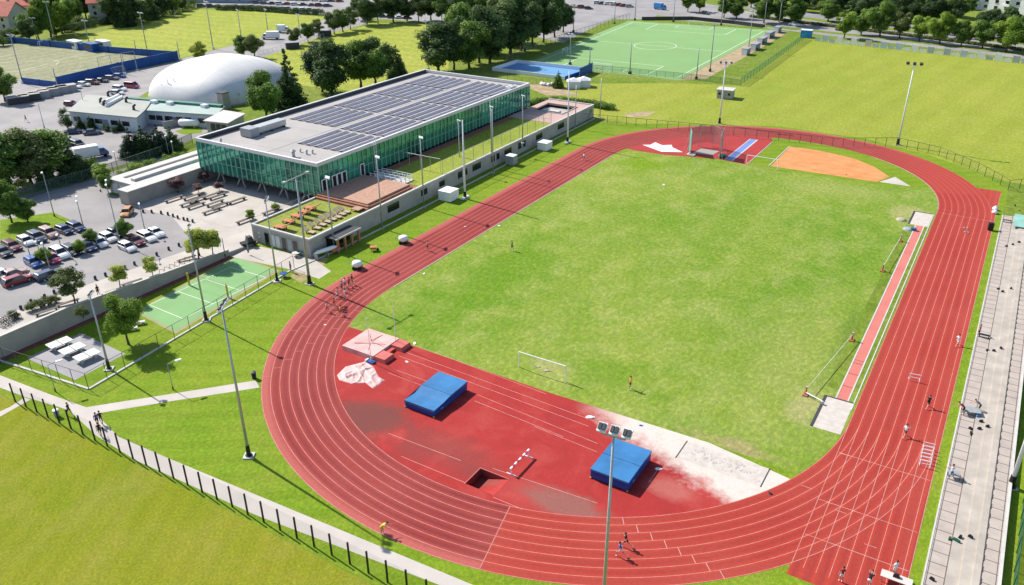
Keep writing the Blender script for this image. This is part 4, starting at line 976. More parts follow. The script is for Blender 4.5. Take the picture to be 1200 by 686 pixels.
# goal on the roof pitch and the tall net fence along its edge
r = thing('roof_goal_frame', 'tall steel ball-stop frame across the shaded roof pitch', 'ball-stop frame', (-64.5, 2.2, 3.34)); q = MB(); q.tube((-5.6, 0, 3.2), (5.9, 0, 3.2), .05, .05, 6); part('crossbar', q, STEEL, r)
for x in (-5.6, -2.6, .4, 3.2, 5.9): q = MB(); q.tube((x, 0, 0), (x, 0, 3.15), .05, .05, 6); part('post', q, STEEL, r)
NETG = netmat('grey_netting', (.25, .27, .26), .10)
def post_fence(name, label, pts, h, step, pm, nm, r=.04, rail=True, group=None, base=None, cat='fence', railm=None, n=6, z0=0.0, square=False):
    q = [Vector(p) for p in pts]; c0 = q[0]; root = thing(name, label, cat, c0, 0, group); k = 0
    nb, rb = MB(), MB()
    for a, b in zip(q, q[1:]):
        d = b-a; N_ = max(1, round(d.length/step))
        for i in range(N_ if b is not q[-1] else N_+1):
            p = a+d*i/N_-c0; m = MB()
            if square: m.obox((p.x, p.y, p.z+h/2+z0), (r*2, r*2, h), math.atan2(d.y, d.x))
            else: m.tube((p.x, p.y, p.z-.02), (p.x, p.y, p.z+h), r, r, n)
            part('post', m, pm, root); k += 1
        u, v = a-c0, b-c0; e = Vector((-d.y, d.x, 0)).normalized()*.012
        nb.add([u+Vector((0, 0, .05)), v+Vector((0, 0, .05)), v+Vector((0, 0, h-.03)), u+Vector((0, 0, h-.03))], [(0, 1, 2, 3)])
        rb.tube(u+Vector((0, 0, h)), v+Vector((0, 0, h)), r*.8, r*.8, 5)
    if nm: part('netting', nb, nm, root)
    if rail: part('rail', rb, railm or pm, root)
    return root
post_fence('roof_fence', 'tall grey ball fence along the sunlit edge of the roof pitch', [(-57.6, 1.5, 3.4), (-57.6, 50, 3.4)], 3.1, 4.0, STEEL, NETG, .06)
post_fence('terrace_railing', 'thin steel railing along the plaza side of the roof lawn', [(-71.0, -39.8, 3.63), (-71.0, -23, 3.63)], 1.0, 2.4, STEEL, None, .03)
post_fence('terrace_railing', 'thin steel railing round the near edge of the pink roof terrace', [(-69.5, 50.4, 3.39), (-57.8, 50.4, 3.39)], 1.0, 2.0, STEEL, None, .04)
# white cabinets along the podium wall
def cabinet(x, y, w_, d, h, label, pm):
    r = thing('storage_cabinet', label, 'cabinet', (x, y, 0)); q = MB(); q.box(-w_/2, -d/2, .12, w_/2, d/2, h); part('body', q, pm, r)
    q = MB(); q.box(-w_/2-.06, -d/2-.06, h+.002, w_/2+.06, d/2+.06, h+.1); part('lid', q, WHITE, r); q = MB(); q.box(-w_/2+.1, -d/2+.1, 0, w_/2-.1, d/2-.1, .118); part('plinth', q, DARK, r)
    for s in (-1, 1): q = MB(); q.box(s*w_*.24-w_*.22, -d/2-.03, .2, s*w_*.24+w_*.22, -d/2-.003, h-.1); part('door', q, pm, r)
cabinet(-52.9, -3.0, 3.0, 3.2, 2.1, 'white storage cabinet standing by the middle of the podium wall', WHITE)
cabinet(-54.0, 24.2, 2.2, 2.0, 2.2, 'grey machine cabinet by the podium wall between the two white ones', GREYP); cabinet(-53.1, 38.8, 2.6, 3.0, 1.9, 'white cabinet by the podium wall, nearest the pink terrace', WHITE)

# ------------------------------------------------------------------ retaining wall and annex
rw = thing('retaining_wall', 'long cast concrete wall holding up the walkway above the ball court', 'wall', (-70.15, -80, 0)); m = MB()
ysw = [-130, -78, -70, -62, -54, -47.3]
for a, b in zip(ysw, ysw[1:]):
    za, zb = zu(a)+.55, zu(b)+.55
    m.add([(-70.3, a, -.02), (-70, a, -.02), (-70, b, -.02), (-70.3, b, -.02), (-70.3, a, za), (-70, a, za), (-70, b, zb), (-70.3, b, zb)], [(4, 5, 6, 7), (1, 2, 6, 5), (3, 0, 4, 7), (0, 1, 5, 4), (2, 3, 7, 6)])
part('wall_face', m, C_WALL, rw, loc=(70.15, 80, 0)); m = MB()
for a, b in zip(ysw, ysw[1:]):
    za, zb = zu(a)+.552, zu(b)+.552
    m.add([(-70.36, a, za), (-69.94, a, za), (-69.94, b, zb), (-70.36, b, zb), (-70.36, a, za+.1), (-69.94, a, za+.1), (-69.94, b, zb+.1), (-70.36, b, zb+.1)], [(4, 5, 6, 7), (1, 2, 6, 5), (3, 0, 4, 7), (0, 3, 2, 1), (0, 1, 5, 4), (2, 3, 7, 6)])
part('coping', m, C_PALE, rw, loc=(70.15, 80, 0))
fw = thing('plaza_wall', 'short grey wall closing the slope between the walkway and the podium', 'wall', (-70.2, -42, 0)); m = MB()
m.add([(-70.3, -47.28, 0), (-70.0, -47.28, 0), (-70, -40.5, 0), (-70.3, -40.5, 0), (-70.3, -47.28, .7), (-70, -47.28, .7), (-70, -40.5, .25), (-70.3, -40.5, .25)], [(4, 5, 6, 7), (1, 2, 6, 5), (3, 0, 4, 7), (0, 1, 5, 4), (2, 3, 7, 6)])
part('wall_face', m, C_WALL, fw, loc=(70.2, 42, 0))
an = thing('concrete_annex', 'long windowless concrete annex beside the paved court, joined to the hall', 'annex', (-112, -26, 0)); AO = (112, 26, 0)
m = MB(); m.box(-110.4, -40.6, 0, -107.4, -9, 3.15); part('wall', m, C_WALL, an, loc=AO)
m = MB(); m.box(-119, -37, 0, -110.41, -9, 3.0); part('store', m, C_GREY, an, loc=AO)
m = MB(); m.box(-119.1, -37.1, 3.002, -110.42, -9, 3.2); m.box(-110.6, -40.7, 3.152, -107.3, -9, 3.3); part('roof', m, C_PALE, an, loc=AO)
m = MB(); m.box(-116.6, -35, 3.202, -115.6, -10, 3.3); part('roof_slot', m, DARK, an, loc=AO)
m = MB(); m.box(-113.2, -35.5, 3.202, -112.0, -14, 3.75); part('roof_duct', m, C_PALE, an, loc=AO)
for x in (-117, -114.4): m = MB(); m.box(x-.9, -37.06, .1, x+.9, -37.003, 2.4); part('door', m, mat('pale_door', (.50, .55, .58), .5, .08, 1), an, loc=AO)
# ------------------------------------------------------------------ low white building, hut, chimney, dome
GREENROOF = mat('pale_green_roof', (.33, .40, .36), .7, .1, .15, fine=1); GREYROOF = mat('grey_green_roof', (.33, .34, .30), .75, .1, .15, fine=1); PALEWALL = mat('pale_blue_wall', (.50, .54, .57), .7, .07, .4)
def poly_building(name, label, cat, roof_px, z, wallm, roofm, over=.35, thick=.25):
    q = [P(a, b, z) for a, b in roof_px]; c = sum(q, Vector())/len(q); root = thing(name, label, cat, (c.x, c.y, 0))
    inner = [(p.x-c.x, p.y-c.y) for p in q]; outer = [(x*(1+over/10), y*(1+over/10)) for x, y in inner]
    m = MB(); m.prism(inner, -.02, z); part('wall', m, wallm, root)
    m = MB(); m.prism(outer, z+.002, z+thick); part('roof', m, roofm, root)
    return root, q, c
def on_wall(root, c, p, q, u, z, w_, h, m, name='window', out=.04):
    """a window set in the wall running from p to q"""
    a = Vector((p.x-c.x, p.y-c.y, 0)); b = Vector((q.x-c.x, q.y-c.y, 0)); d = (b-a).normalized(); n = Vector((d.y, -d.x, 0)); o = a.lerp(b, u)
    mb = MB(); mb.obox((o+n*out/2+n*.003+Vector((0, 0, z))), (w_, out, h), math.atan2(d.y, d.x)); return part(name, mb, m, root)
lb_, q, c = poly_building('clubhouse', 'long low white clubhouse wing with a pale green sheet roof', 'clubhouse', [(167, 130), (252, 135.5), (262, 126), (152, 117)], 3.6, PALEWALL, GREENROOF)
for u in (.12, .22, .34, .36, .5, .62, .8): on_wall(lb_, c, q[0], q[1], u, 1.9, 2.0, 1.3, GLASSD)
on_wall(lb_, c, q[0], q[1], .42, 1.3, 3.2, 2.2, mat('blue_grey_door', (.16, .20, .24), .5, .1, 1), 'door')
m = MB()
for i in range(22):
    p = q[0].lerp(q[1], (i+.5)/22)-Vector((c.x, c.y, 0)); m.box(p.x-.35, p.y-.2, 3.4, p.x+.35, p.y+.4, 3.58)
part('eaves_bracket', m, C_PALE, lb_)
m = MB(); a, b = q[3]-Vector((c.x, c.y, 0)), q[2]-Vector((c.x, c.y, 0)); m.prism([a, b, b.lerp(a, 0)+Vector((.6, -1.4, 0)), a+Vector((.6, -1.4, 0))], 3.86, 4.5); part('ridge', m, mat('dark_green_ridge', (.06, .20, .15), .6, .15, .5), lb_)
for u in (.35, .52, .88):
    p = q[3].lerp(q[2], u)-Vector((c.x, c.y, 0)); m = MB(); m.box(p.x-.9, p.y-3.2, 3.86, p.x+.9, p.y-1.8, 4.7); part('roof_vent', m, LAMPG, lb_)
lb2, q, c = poly_building('clubhouse', 'front block of the white clubhouse with a flat grey-green roof and roof pipes', 'clubhouse', [(81, 131), (159.5, 138.5), (169, 130), (178, 117.5), (103, 112.5)], 3.9, PALEWALL, GREYROOF)
for u in (.1, .3, .42, .66, .83): on_wall(lb2, c, q[0], q[1], u, 2.0, 2.4, 1.3, GLASSD)
on_wall(lb2, c, q[0], q[1], .52, 1.4, 2.0, 2.4, mat('blue_grey_door', (.16, .20, .24), .5, .1, 1), 'door')
for (a, b) in (((120, 123), (139, 113)), ((125, 125.5), (143, 115))):
    p1, p2 = P(*a, 4.2)-Vector((c.x, c.y, 0)), P(*b, 4.2)-Vector((c.x, c.y, 0)); m = MB(); m.tube(p1+Vector((0, 0, .3)), p2+Vector((0, 0, .3)), .5, .5, 8); part('roof_pipe', m, WHITE, lb2, True)
for (a, b) in ((118, 121), (122, 124), (127, 113), (148, 120), (157, 129), (138, 112)):
    p = P(a, b, 4.15)-Vector((c.x, c.y, 0)); m = MB(); m.tube(p, p+Vector((0, 0, 1.0)), .4, .3, 8); m.tube(p+Vector((0, 0, 1.0)), p+Vector((.9, 0, 1.5)), .35, .3, 8); part('chimney_pipe', m, DARK, lb2, True)
def lean_wall(px_a, px_b, h, label):
    a, b = P(*px_a), P(*px_b); d = (b-a).normalized(); n = Vector((-d.y, d.x, 0))*.12; m = MB(); m.prism([a+n, a-n, b-n, b+n], 0, h); single('yard_wall', m, C_GREY, label, 'wall')
lean_wall((164, 147), (180, 144), 1.9, 'grey yard wall standing left in front of the clubhouse wing'); lean_wall((192, 151), (213, 147), 1.9, 'grey yard wall standing right in front of the clubhouse wing')
hut = thing('gatehouse', 'small hut with a slanting pinkish roof between the clubhouse and the glass hall', 'hut', P(255, 148)); hc = P(255, 148)
q = [P(238, 142.5, 3.0)-hc, P(267, 145.5, 3.0)-hc, P(288, 134, 4.2)-hc, P(262, 130, 4.2)-hc]
m = MB(); m.add([q[0], q[1], q[2], q[3]]+[v+Vector((0, 0, .22)) for v in q], [(3, 2, 1, 0), (4, 5, 6, 7), (0, 1, 5, 4), (1, 2, 6, 5), (2, 3, 7, 6), (3, 0, 4, 7)]); part('roof', m, mat('pink_white_roof', (.56, .48, .47), .7, .08, .4), hut)
ct = sum(q, Vector())/4; inn = [v.lerp(ct, .12) for v in q]; m = MB(); n4 = [Vector((v.x, v.y, -.02)) for v in inn]; tp = [Vector((v.x, v.y, v.z-.02)) for v in inn]
m.add(n4+tp, [(0, 1, 5, 4), (1, 2, 6, 5), (2, 3, 7, 6), (3, 0, 4, 7)]); part('wall', m, C_GREY, hut)
for u in (.3, .55, .8): o = inn[0].lerp(inn[1], u); m = MB(); m.obox((o.x, o.y, 1.6), (1.3, .3, 1.8), math.atan2((inn[1]-inn[0]).y, (inn[1]-inn[0]).x)); part('window', m, GLASSD, hut)
p = P(263.5, 127); m = MB(); h = top_height(p, 109); root = thing('chimney', 'square grey chimney standing behind the gatehouse before the white dome', 'chimney', p); m.box(-1.3, -1.3, 0, 1.3, 1.3, h, top=.12); part('shaft', m, C_GREY, root); m = MB(); m.box(-1.35, -1.35, h+.002, 1.35, 1.35, h+.25); part('cap', m, DARK, root)
p = P(222.5, 149.5); root = thing('gas_tank', 'white cylindrical tank on the grass before the clubhouse wing', 'tank', p, .45); m = MB(); m.lathe([(0, -3), (.7, -2.8), (1, -2.3), (1, 2.3), (.7, 2.8), (0, 3)], n=16); M3 = Matrix.Rotation(pi/2, 3, 'Y')
m.v = [tuple(M3 @ Vector(v)+Vector((0, 0, 1.3))) for v in m.v]; part('vessel', m, WHITE, root, True)
for x in (-1.6, 1.6): m = MB(); m.box(x-.2, -.7, 0, x+.2, .7, .6); part('saddle', m, C_GREY, root)
sheet('tank_lawn', px([(205, 154), (222, 149), (238, 151), (236, 156), (215, 158)]), .02, G_LAWN)
# air dome
DOMEM = mat('white_membrane', (.62, .605, .585), .6, .09, .08, fine=1)
def seams():
    nt = DOMEM.node_tree; b = nt.nodes['Principled BSDF']; src = b.inputs['Base Color'].links[0].from_socket; sx = N(nt, 'ShaderNodeSeparateXYZ'); nt.links.new(position(nt), sx.inputs[0])
    f = mathn(nt, 'ABSOLUTE', mathn(nt, 'SUBTRACT', mathn(nt, 'FRACT', mathn(nt, 'MULTIPLY', sx.outputs[1], .36)), .5)); g_ = mathn(nt, 'ABSOLUTE', mathn(nt, 'SUBTRACT', mathn(nt, 'FRACT', mathn(nt, 'MULTIPLY', sx.outputs[0], .18)), .5))
    nt.links.new(mix(nt, ramp(nt, mathn(nt, 'MINIMUM', f, g_), [(.0, .35), (.05, 0.0)]), src, (.42, .41, .40)), b.inputs['Base Color'])
seams()
dx0, dx1, dy0, dy1, dh = -194, -154, 22, 63, 10.9
root = thing('air_dome', 'big white inflated sports dome behind the low clubhouse', 'air dome', ((dx0+dx1)/2, (dy0+dy1)/2, 0))
m = MB(); rings = []; NR, NA = 22, 72
for k in range(NR+1):
    f = k/NR; t = f*pi/2; rr_ = math.cos(t)**.9 if k < NR else 0.0; z = math.sin(t)**.97*dh; ring = []
    for i in range(NA):
        a = 2*pi*i/NA; ca, sa = math.cos(a), math.sin(a); e = 2/3.0
        ring.append((math.copysign(abs(ca)**e, ca)*(dx1-dx0)/2*max(rr_, .001), math.copysign(abs(sa)**e, sa)*(dy1-dy0)/2*max(rr_, .001), z))
    rings.append(ring)
m.loft(rings); part('membrane', m, DOMEM, root, True)
m = MB()
for i in range(5, 12):
    pass
m = MB(); e = [(r_[0]*1.01, r_[1]*1.01) for r_ in rings[0]]; m.prism(e, 0, .35); part('anchor_kerb', m, C_GREY, root)
for i, (bx, by, ty) in enumerate([(186, 117, 104), (193, 118, 99), (201, 119, 93), (208, 119, 90), (215, 120, 101), (253, 122, 108), (258, 122, 110)]):
    p = P(bx, by); h = top_height(p, ty); m = MB(); m.tube(p, p+Vector((0, 0, h)), .12, .09, 6); r_ = thing('thin_mast', '%s thin grey mast from the left standing before the white dome' % ORD[i], 'mast', p, 0, 'masts before the dome'); m2 = MB(); m2.tube((0, 0, 0), (0, 0, h), .12, .08, 6); part('pole', m2, GREYP, r_, True); m2 = MB(); m2.box(-.3, -.3, 0, .3, .3, .25); part('foot', m2, C_GREY, r_)
# ------------------------------------------------------------------ houses and flats in the distance
def house(label, cx, cy, w_, d, h, rh, rz, wallm, roofm=None, wins=3, chim=True):
    root = thing('house', label, 'house', (cx, cy, 0), rz); roofm = roofm or REDROOF
    m = MB(); m.box(-w_/2, -d/2, -.02, w_/2, d/2, h); m.add([(-w_/2, -d/2, h), (-w_/2, d/2, h), (-w_/2, 0, h+rh), (w_/2, -d/2, h), (w_/2, d/2, h), (w_/2, 0, h+rh)], [(0, 2, 1), (3, 4, 5)]); part('wall', m, wallm, root)
    m = MB(); o = .7
    for s in (-1, 1):
        a = [(-w_/2-o, s*(d/2+o), h-o*rh/(d/2)), (w_/2+o, s*(d/2+o), h-o*rh/(d/2)), (w_/2+o, 0, h+rh), (-w_/2-o, 0, h+rh)]
        m.add([(x, y, z+.04) for x, y, z in a]+[(x, y, z+.28) for x, y, z in a], [(0, 1, 2, 3), (7, 6, 5, 4), (0, 4, 5, 1), (1, 5, 6, 2), (3, 2, 6, 7), (0, 3, 7, 4)])
    rf = part('roof', m, roofm, root)
    if chim: m = MB(); m.box(w_*.2, d*.12, h+rh*.4, w_*.2+.9, d*.12+.9, h+rh+1.1); part('chimney', m, C_GREY, rf)
    for s in (-1, 1):
        for fl in range(int(h//2.8)):
            for i in range(wins):
                x = -w_/2+w_*(i+.5)/wins; m = MB(); m.box(x-.6, s*d/2-.04 if s > 0 else -d/2-.05, 1+fl*2.8, x+.6, s*d/2+.05 if s > 0 else -d/2+.04, 2.4+fl*2.8); f = part('window', m, GLASSD, root)
        for fl in range(int(h//2.8)):
            m = MB(); xx = s*w_/2; m.box(xx-.05, -d*.2-.6, 1+fl*2.8, xx+.05, -d*.2+.6, 2.4+fl*2.8); part('window', m, GLASSD, root)
    return root
CREAM = mat('cream_render', (.52, .49, .44), .8, .06, .4); GREYW = mat('grey_render', (.40, .40, .40), .8, .06, .4)
a = P(8, 34); house('front cream house with a red gable roof at the upper left corner', a.x-6, a.y+2, 17, 15, 6.2, 5.0, .45, CREAM)
a = P(28, 24); house('cream house with a red roof behind the front one, upper left corner', a.x, a.y+6, 16, 16, 7.5, 5.0, .5, CREAM)
a = P(3, 20); house('long red roofed house farthest back at the upper left corner', a.x-8, a.y+14, 26, 13, 6.0, 5, .1, GREYW)
a = P(126, 26); house('tall pale house with a red hipped roof standing among dark trees', a.x-4, a.y+4, 15, 15, 9.2, 4.0, .9, GREYW)
a = P(233, 4); house('grey-blue warehouse beyond the corner of the yellow sports field', a.x, a.y+18, 36, 22, 7, 2.0, .4, mat('blue_grey_cladding', (.32, .38, .44), .6, .06, .3), mat('grey_sheet_roof', (.40, .43, .46), .6, .06, .2), 5, False)
a = P(600, -6); 
def flats(label, cx, cy, w_, d, n, rz, wallm, cols_, fh=2.9):
    root = thing('apartment_block', label, 'apartment block', (cx, cy, 0), rz); h = n*fh+1
    m = MB(); m.box(-w_/2, -d/2, -.02, w_/2, d/2, h); part('wall', m, wallm, root)
    m = MB(); m.box(-w_/2-.3, -d/2-.3, h+.002, w_/2+.3, d/2+.3, h+.6); part('roof', m, C_GREY, root)
    wm, bm_ = MB(), MB(); wm.box(-.85, -.06, 0, .85, 0, 1.5); win = wm.mesh('window', [GLASSD]); sm_ = MB(); sm_.box(-.95, -.22, -.12, .95, -.061, 0); sill = sm_.mesh('sill', [C_PALE]); bm_.box(-1.7, -1.3, 0, 1.7, -.003, 1.1); bal = bm_.mesh('balcony', [WHITE])
    cnt = 0
    for f in range(n):
        for i in range(cols_):
            x = -w_/2+w_*(i+.5)/cols_
            if cnt < 95:
                o = link('window', win, root, (x, -d/2-.003, 1.2+f*fh)); link('sill', sill, o); cnt += 1
            if i % 3 == 1 and f and cnt < 95: link('balcony', bal, root, (x, -d/2-.07, .1+f*fh)); cnt += 1
        m = MB()
    return root
a = P(1165, 22); flats('white apartment block with rows of dark windows and balconies at the upper right', a.x+6, a.y+30, 46, 14, 9, -.42, C_WHITE, 9)
a = P(1063, 8); flats('beige apartment block showing a bare corner between dark trees', a.x-2, a.y+14, 22, 14, 8, -.42, mat('beige_render', (.48, .40, .33), .8, .07, .4), 5)
# small stone hut in the meadow
p = P(850, 114.5); root = thing('meadow_hut', 'small flat-roofed concrete hut alone in the meadow behind the track', 'hut', (p.x, p.y, 0), .1); m = MB(); m.box(-2.3, -1.9, 0, 2.3, 1.9, 2.5); part('wall', m, C_GREY, root); m = MB(); m.box(-2.6, -2.2, 2.502, 2.6, 2.2, 2.75); part('roof', m, C_PALE, root)
m = MB(); m.box(-.5, -1.96, .05, .5, -1.903, 2.0); part('door', m, GREYP, root)
for x in (-1.5, 1.4): m = MB(); m.box(x-.4, -1.95, 1.1, x+.4, -1.903, 1.8); part('window', m, GLASSD, root)
# rink boards
q = px([(577, 83), (606, 74), (692, 83.5), (662, 94)]); root = thing('rink_boards', 'blue and white boards around the blue rink beside the artificial pitch', 'rink boards', q[0]); 
for i, (a, b) in enumerate(zip(q, q[1:]+q[:1])):
    d = (b-a).normalized(); n = Vector((-d.y, d.x, 0))*.12; m = MB(); m.prism([a+n-q[0], a-n-q[0], b-n-q[0], b+n-q[0]], 0, 1.2); part('board', m, (WHITE, WHITE, BLUEW, WHITE)[i], root)
root = thing('blue_windbreak', 'tall blue screen at the right end of the rink', 'windbreak', P(681, 91)); a, b = P(679, 91.5)-root.location, P(694, 84.5)-root.location; d = (b-a).normalized(); n = Vector((-d.y, d.x, 0))*.1
m = MB(); m.prism([a+n, a-n, b-n, b+n], .1, 3.2); part('screen', m, BLUEW, root)
for i in range(4): o = a.lerp(b, i/3); m = MB(); m.tube((o.x, o.y, 0), (o.x, o.y, 3.4), .08, .08, 6); part('post', m, STEEL, root)
def tent(x, y, w_, d, h, label, rz=0.0):
    root = thing('white_tent', label, 'tent', P(x, y), rz, 'tents beside the rink'); m = MB(); m.box(-w_/2, -d/2, 0, w_/2, d/2, h*.7); part('tent_wall', m, C_WHITE, root)
    m = MB(); m.add([(-w_/2-.15, -d/2-.15, h*.7+.003), (w_/2+.15, -d/2-.15, h*.7+.003), (w_/2+.15, d/2+.15, h*.7+.003), (-w_/2-.15, d/2+.15, h*.7+.003), (0, -d*.2, h), (0, d*.2, h)], [(0, 1, 4), (1, 2, 5, 4), (2, 3, 5), (3, 0, 4, 5), (0, 3, 2, 1)]); part('tent_roof', m, WHITE, root)
tent(672, 103, 4.2, 3.4, 3.2, 'left white marquee tent beside the evergreen and the blue rink', .5); tent(684, 101.5, 4.2, 3.4, 3.2, 'right white marquee tent beside the evergreen and the blue rink', .5)
p = P(641, 100); root = thing('white_sacks', 'heap of white sacks left of the evergreen at the rink', 'sacks', p); g = random.Random(4)
for i in range(5): m = MB(); m.lathe([(0, 0), (.8, .1), (.9, .5), (.5, .9), (0, 1.0)], (g.uniform(-2, 2), g.uniform(-1, 1), 0), 9); part('sack', m, C_WHITE, root, True)
# blue boards round the sandy pitch
def wallrun(name, label, pts, h, m_, w_=.25, cat='wall', group=None, posts=0, pm=None):
    q = px(pts); root = thing(name, label, cat, q[0], 0, group)
    for a, b in zip(q, q[1:]):
        d = (b-a).normalized(); n = Vector((-d.y, d.x, 0))*w_/2; m = MB(); m.prism([a+n-q[0], a-n-q[0], b-n-q[0], b+n-q[0]], 0, h); part('panel', m, m_, root)
        if posts:
            k = max(1, int((b-a).length/posts))
            for i in range(k+1): o = a.lerp(b, i/k)-q[0]; m = MB(); m.box(o.x-.12, o.y-.2, 0, o.x+.12, o.y+.2, h+.12); part('post', m, pm or m_, root)
    return root
wallrun('blue_boards', 'tall blue boards along the near side of the sandy pitch', [(69, 102.5), (140, 85), (209, 70.5)], 3.4, BLUEW, posts=12)
wallrun('blue_boards', 'low blue boards along the far side of the sandy pitch', [(-30, 53), (18, 50.5), (60, 55), (128, 62), (208, 68)], 2.4, BLUEW, posts=14)
wallrun('blue_boards', 'short blue boards at the left end of the sandy pitch, above the grey sheds', [(27, 98), (68, 103)], 2.0, BLUEW, posts=8)
for x, y, l in ((89, 57, 'blue and white scorer cabin on the far boards of the sandy pitch, left one'), (108, 60, 'long blue cabin on the far boards of the sandy pitch'), (122, 57, 'white cabin beyond the far boards of the sandy pitch')):
    p = P(x, y); root = thing('pitch_cabin', l, 'cabin', p, -.1); m = MB(); m.box(-3.4, -1.5, 0, 3.4, 1.5, 3.0); part('body', m, (BLUEW if 'long' in l else C_WHITE), root); m = MB(); m.box(-3.6, -1.7, 3.002, 3.6, 1.7, 3.2); part('roof', m, (BLUEW if 'long' in l else WHITE), root); m = MB(); m.box(-2.4, -1.56, 1.2, 2.4, -1.503, 2.4); part('window', m, GLASSD, root)
for i, (x, y) in enumerate([(78, 107.5), (68, 109.5), (57, 112), (46, 115), (35, 118), (22, 121)]):
    p = P(x, y); root = thing('storage_shed', '%s grey shed from the right in the row below the blue boards' % ORD[i], 'shed', p, 1.22, 'grey sheds in a row'); m = MB(); m.box(-3.0, -1.7, 0, 3.0, 1.7, 2.0); part('body', m, DARK if i > 3 else GREYP, root); m = MB(); m.box(-3.1, -1.8, 2.002, 3.1, 1.8, 2.15, top=.1); part('roof', m, C_GREY, root)
for i, (x, y) in enumerate([(886 , 35), (0, 0)]): pass
# players' shelters beside the artificial pitch
for i, (x, y, w_) in enumerate([(874, 64, 4.2), (885, 58, 6.0), (893, 51, 7.0), (902, 44, 7.5), (911, 38, 5)]):
    p = P(x, y); root = thing('shelter', '%s grey roofed shelter from the near end beside the artificial pitch' % ORD[i], 'shelter', p, pi/2-.02, 'shelters beside the pitch'); m = MB(); m.box(-w_/2, 1.0, 0, w_/2, 1.15, 2.3); m.box(-w_/2, -1, 0, -w_/2+.12, .999, 2.2); m.box(w_/2-.12, -1, 0, w_/2, .999, 2.2); part('shell', m, LAMPG, root)
    m = MB(); m.box(-w_/2-.1, -1.3, 2.302, w_/2+.1, 1.2, 2.45); part('roof', m, GREYP, root); m = MB(); m.box(-w_/2+.2, .3, .4, w_/2-.2, .9, .5); part('bench', m, DARK, root)
p = P(944.5, 44); root = thing('blue_container', 'bright blue box container at the corner of the meadow by the far road', 'container', p, .1); m = MB(); m.box(-2.2, -1.6, .1, 2.2, 1.6, 3.0); part('body', m, mat('bright_blue', (.02, .22, .55), .5, .1, 1), root); m = MB(); m.box(-2.3, -1.7, 3.002, 2.3, 1.7, 3.15); part('lid', m, LAMPG, root); m = MB(); m.box(-2, -1.4, 0, 2, 1.4, .099); part('skid', m, DARK, root)
for i, (x, y) in enumerate([(338, 57), (376, 42.5)]):
    p = P(x+5, y); root = thing('dark_hut', ('near' if i == 0 else 'far')+' dark grey bin shelter between the small street trees behind the dome', 'shelter', p, .9); m = MB(); m.box(-2.6, -1.6, 0, 2.6, 1.6, 2.4); part('body', m, DARK, root); m = MB(); m.box(-2.8, -1.8, 2.402, 2.8, 1.8, 2.6); part('roof', m, GREYP, root)
# ------------------------------------------------------------------ lighting masts and lamps
def lamp_head(m, c, w, d, h, tilt, rz, mi=0):
    M = Matrix.Rotation(rz, 3, 'Z') @ Matrix.Rotation(tilt, 3, 'X'); vs = []
    for z in (-.5, .5):
        for x, y in ((-.5, -.5), (.5, -.5), (.5, .5), (-.5, .5)): vs.append(Vector(c)+M @ Vector((x*w, y*d, z*h)))
    m.add(vs, [(0, 3, 2, 1), (4, 5, 6, 7), (0, 1, 5, 4), (1, 2, 6, 5), (2, 3, 7, 6), (3, 0, 4, 7)], mi)
def mast(bx, by, top, label, lamps=3, rz=0.0, r=.26, foot=True, span=3.0, size=.75, pm=STEEL, up=False, h=None, rows=2, low=True, tcol=LAMPG, group='floodlight masts'):
    p = (U if up else P)(bx, by); h = h or top_height(p, top)
    root = thing('floodlight_mast', label, 'floodlight mast', p, rz, group)
    m = MB(); m.tube((0, 0, .0), (0, 0, h), r, r*.5, 10); part('pole', m, pm, root, True)
    if low: m = MB(); m.tube((0, 0, .0), (0, 0, 1.6), r*1.45, r*1.2, 10); m.lathe([(r*2.2, 0.16), (r*2.2, .26), (0, .26)], n=10); part('sleeve', m, BLACK, root)
    if foot: m = MB(); m.box(-.6, -.6, 0, .6, .6, .16); part('footing', m, C_PALE, root)
    if lamps:
        m = MB(); m.tube((-span/2, 0, h+.02), (span/2, 0, h+.02), .07, .07, 6); ca = part('crossarm', m, pm, root)
        for i in range(lamps):
            x = -span/2+span*(i/(lamps-1) if lamps > 1 else .5)
            m = MB(); lamp_head(m, (x, .2, h+.42), size, size*1.1, .2, .55, 0)
            l = part('floodlight', m, tcol, root)
            m = MB()
            for k in range(2): lamp_head(m, (x-size*.22+size*.44*k, .12, h+.58), size*.36, size*.7, .16, .55, 0)
            part('driver_box', m, DARK, l)
    return root
mast(292, 535, 362, 'tall grey floodlight mast on the lawn between the path and the near bend', 3, -1.0, .19, span=2.0, size=.6)
mast(703, 772, 512, 'tall grey floodlight mast in front, seen against the red event area', 3, .1, .19, span=1.95, size=.7)
mast(363, 333, 208, 'tall pale mast with a plain T-arm at the front corner of the podium', 0, 0, .24); m = MB(); o = [c for c in bpy.data.objects if c.name.startswith('floodlight_mast') and 'T-arm' in c.get('label', '')][0]
hh = top_height(o.location, 208); m.tube((0, -2.6, hh-.1), (0, 2.4, hh+.1), .09, .09, 6); m.box(-.25, -2.9, hh-.2, .25, -2.3, hh+.05); m.box(-.25, 2.2, hh, .25, 2.8, hh+.25); part('crossarm', m, STEEL, o)
mast(545, 233, 141, 'tall white mast beside the middle of the podium wall', 0, 0, .25, pm=LAMPG, span=1); mast(665, 168, 84, 'tall white mast beside the far part of the podium wall', 0, 0, .25, pm=LAMPG)
for o in [c for c in bpy.data.objects if c.get('label', '').startswith('tall white mast beside')]:
    h = max(v.co.z for v in o.children[0].data.vertices); m = MB()
    for i in range(5): m.box(-.35+0, -1.2+.5*i, h, .35, -.85+.5*i, h+.3)
    part('lamp_row', m, LAMPG, o)
mast(843, 145, 76, 'tall white floodlight mast behind the throwing cage', 3, .3, .24, span=2.8, pm=LAMPG); mast(1052, 170, 77, 'tall white floodlight mast behind the far bend, standing before the meadow', 3, .15, .25, span=3.0, pm=LAMPG, tcol=DARK)
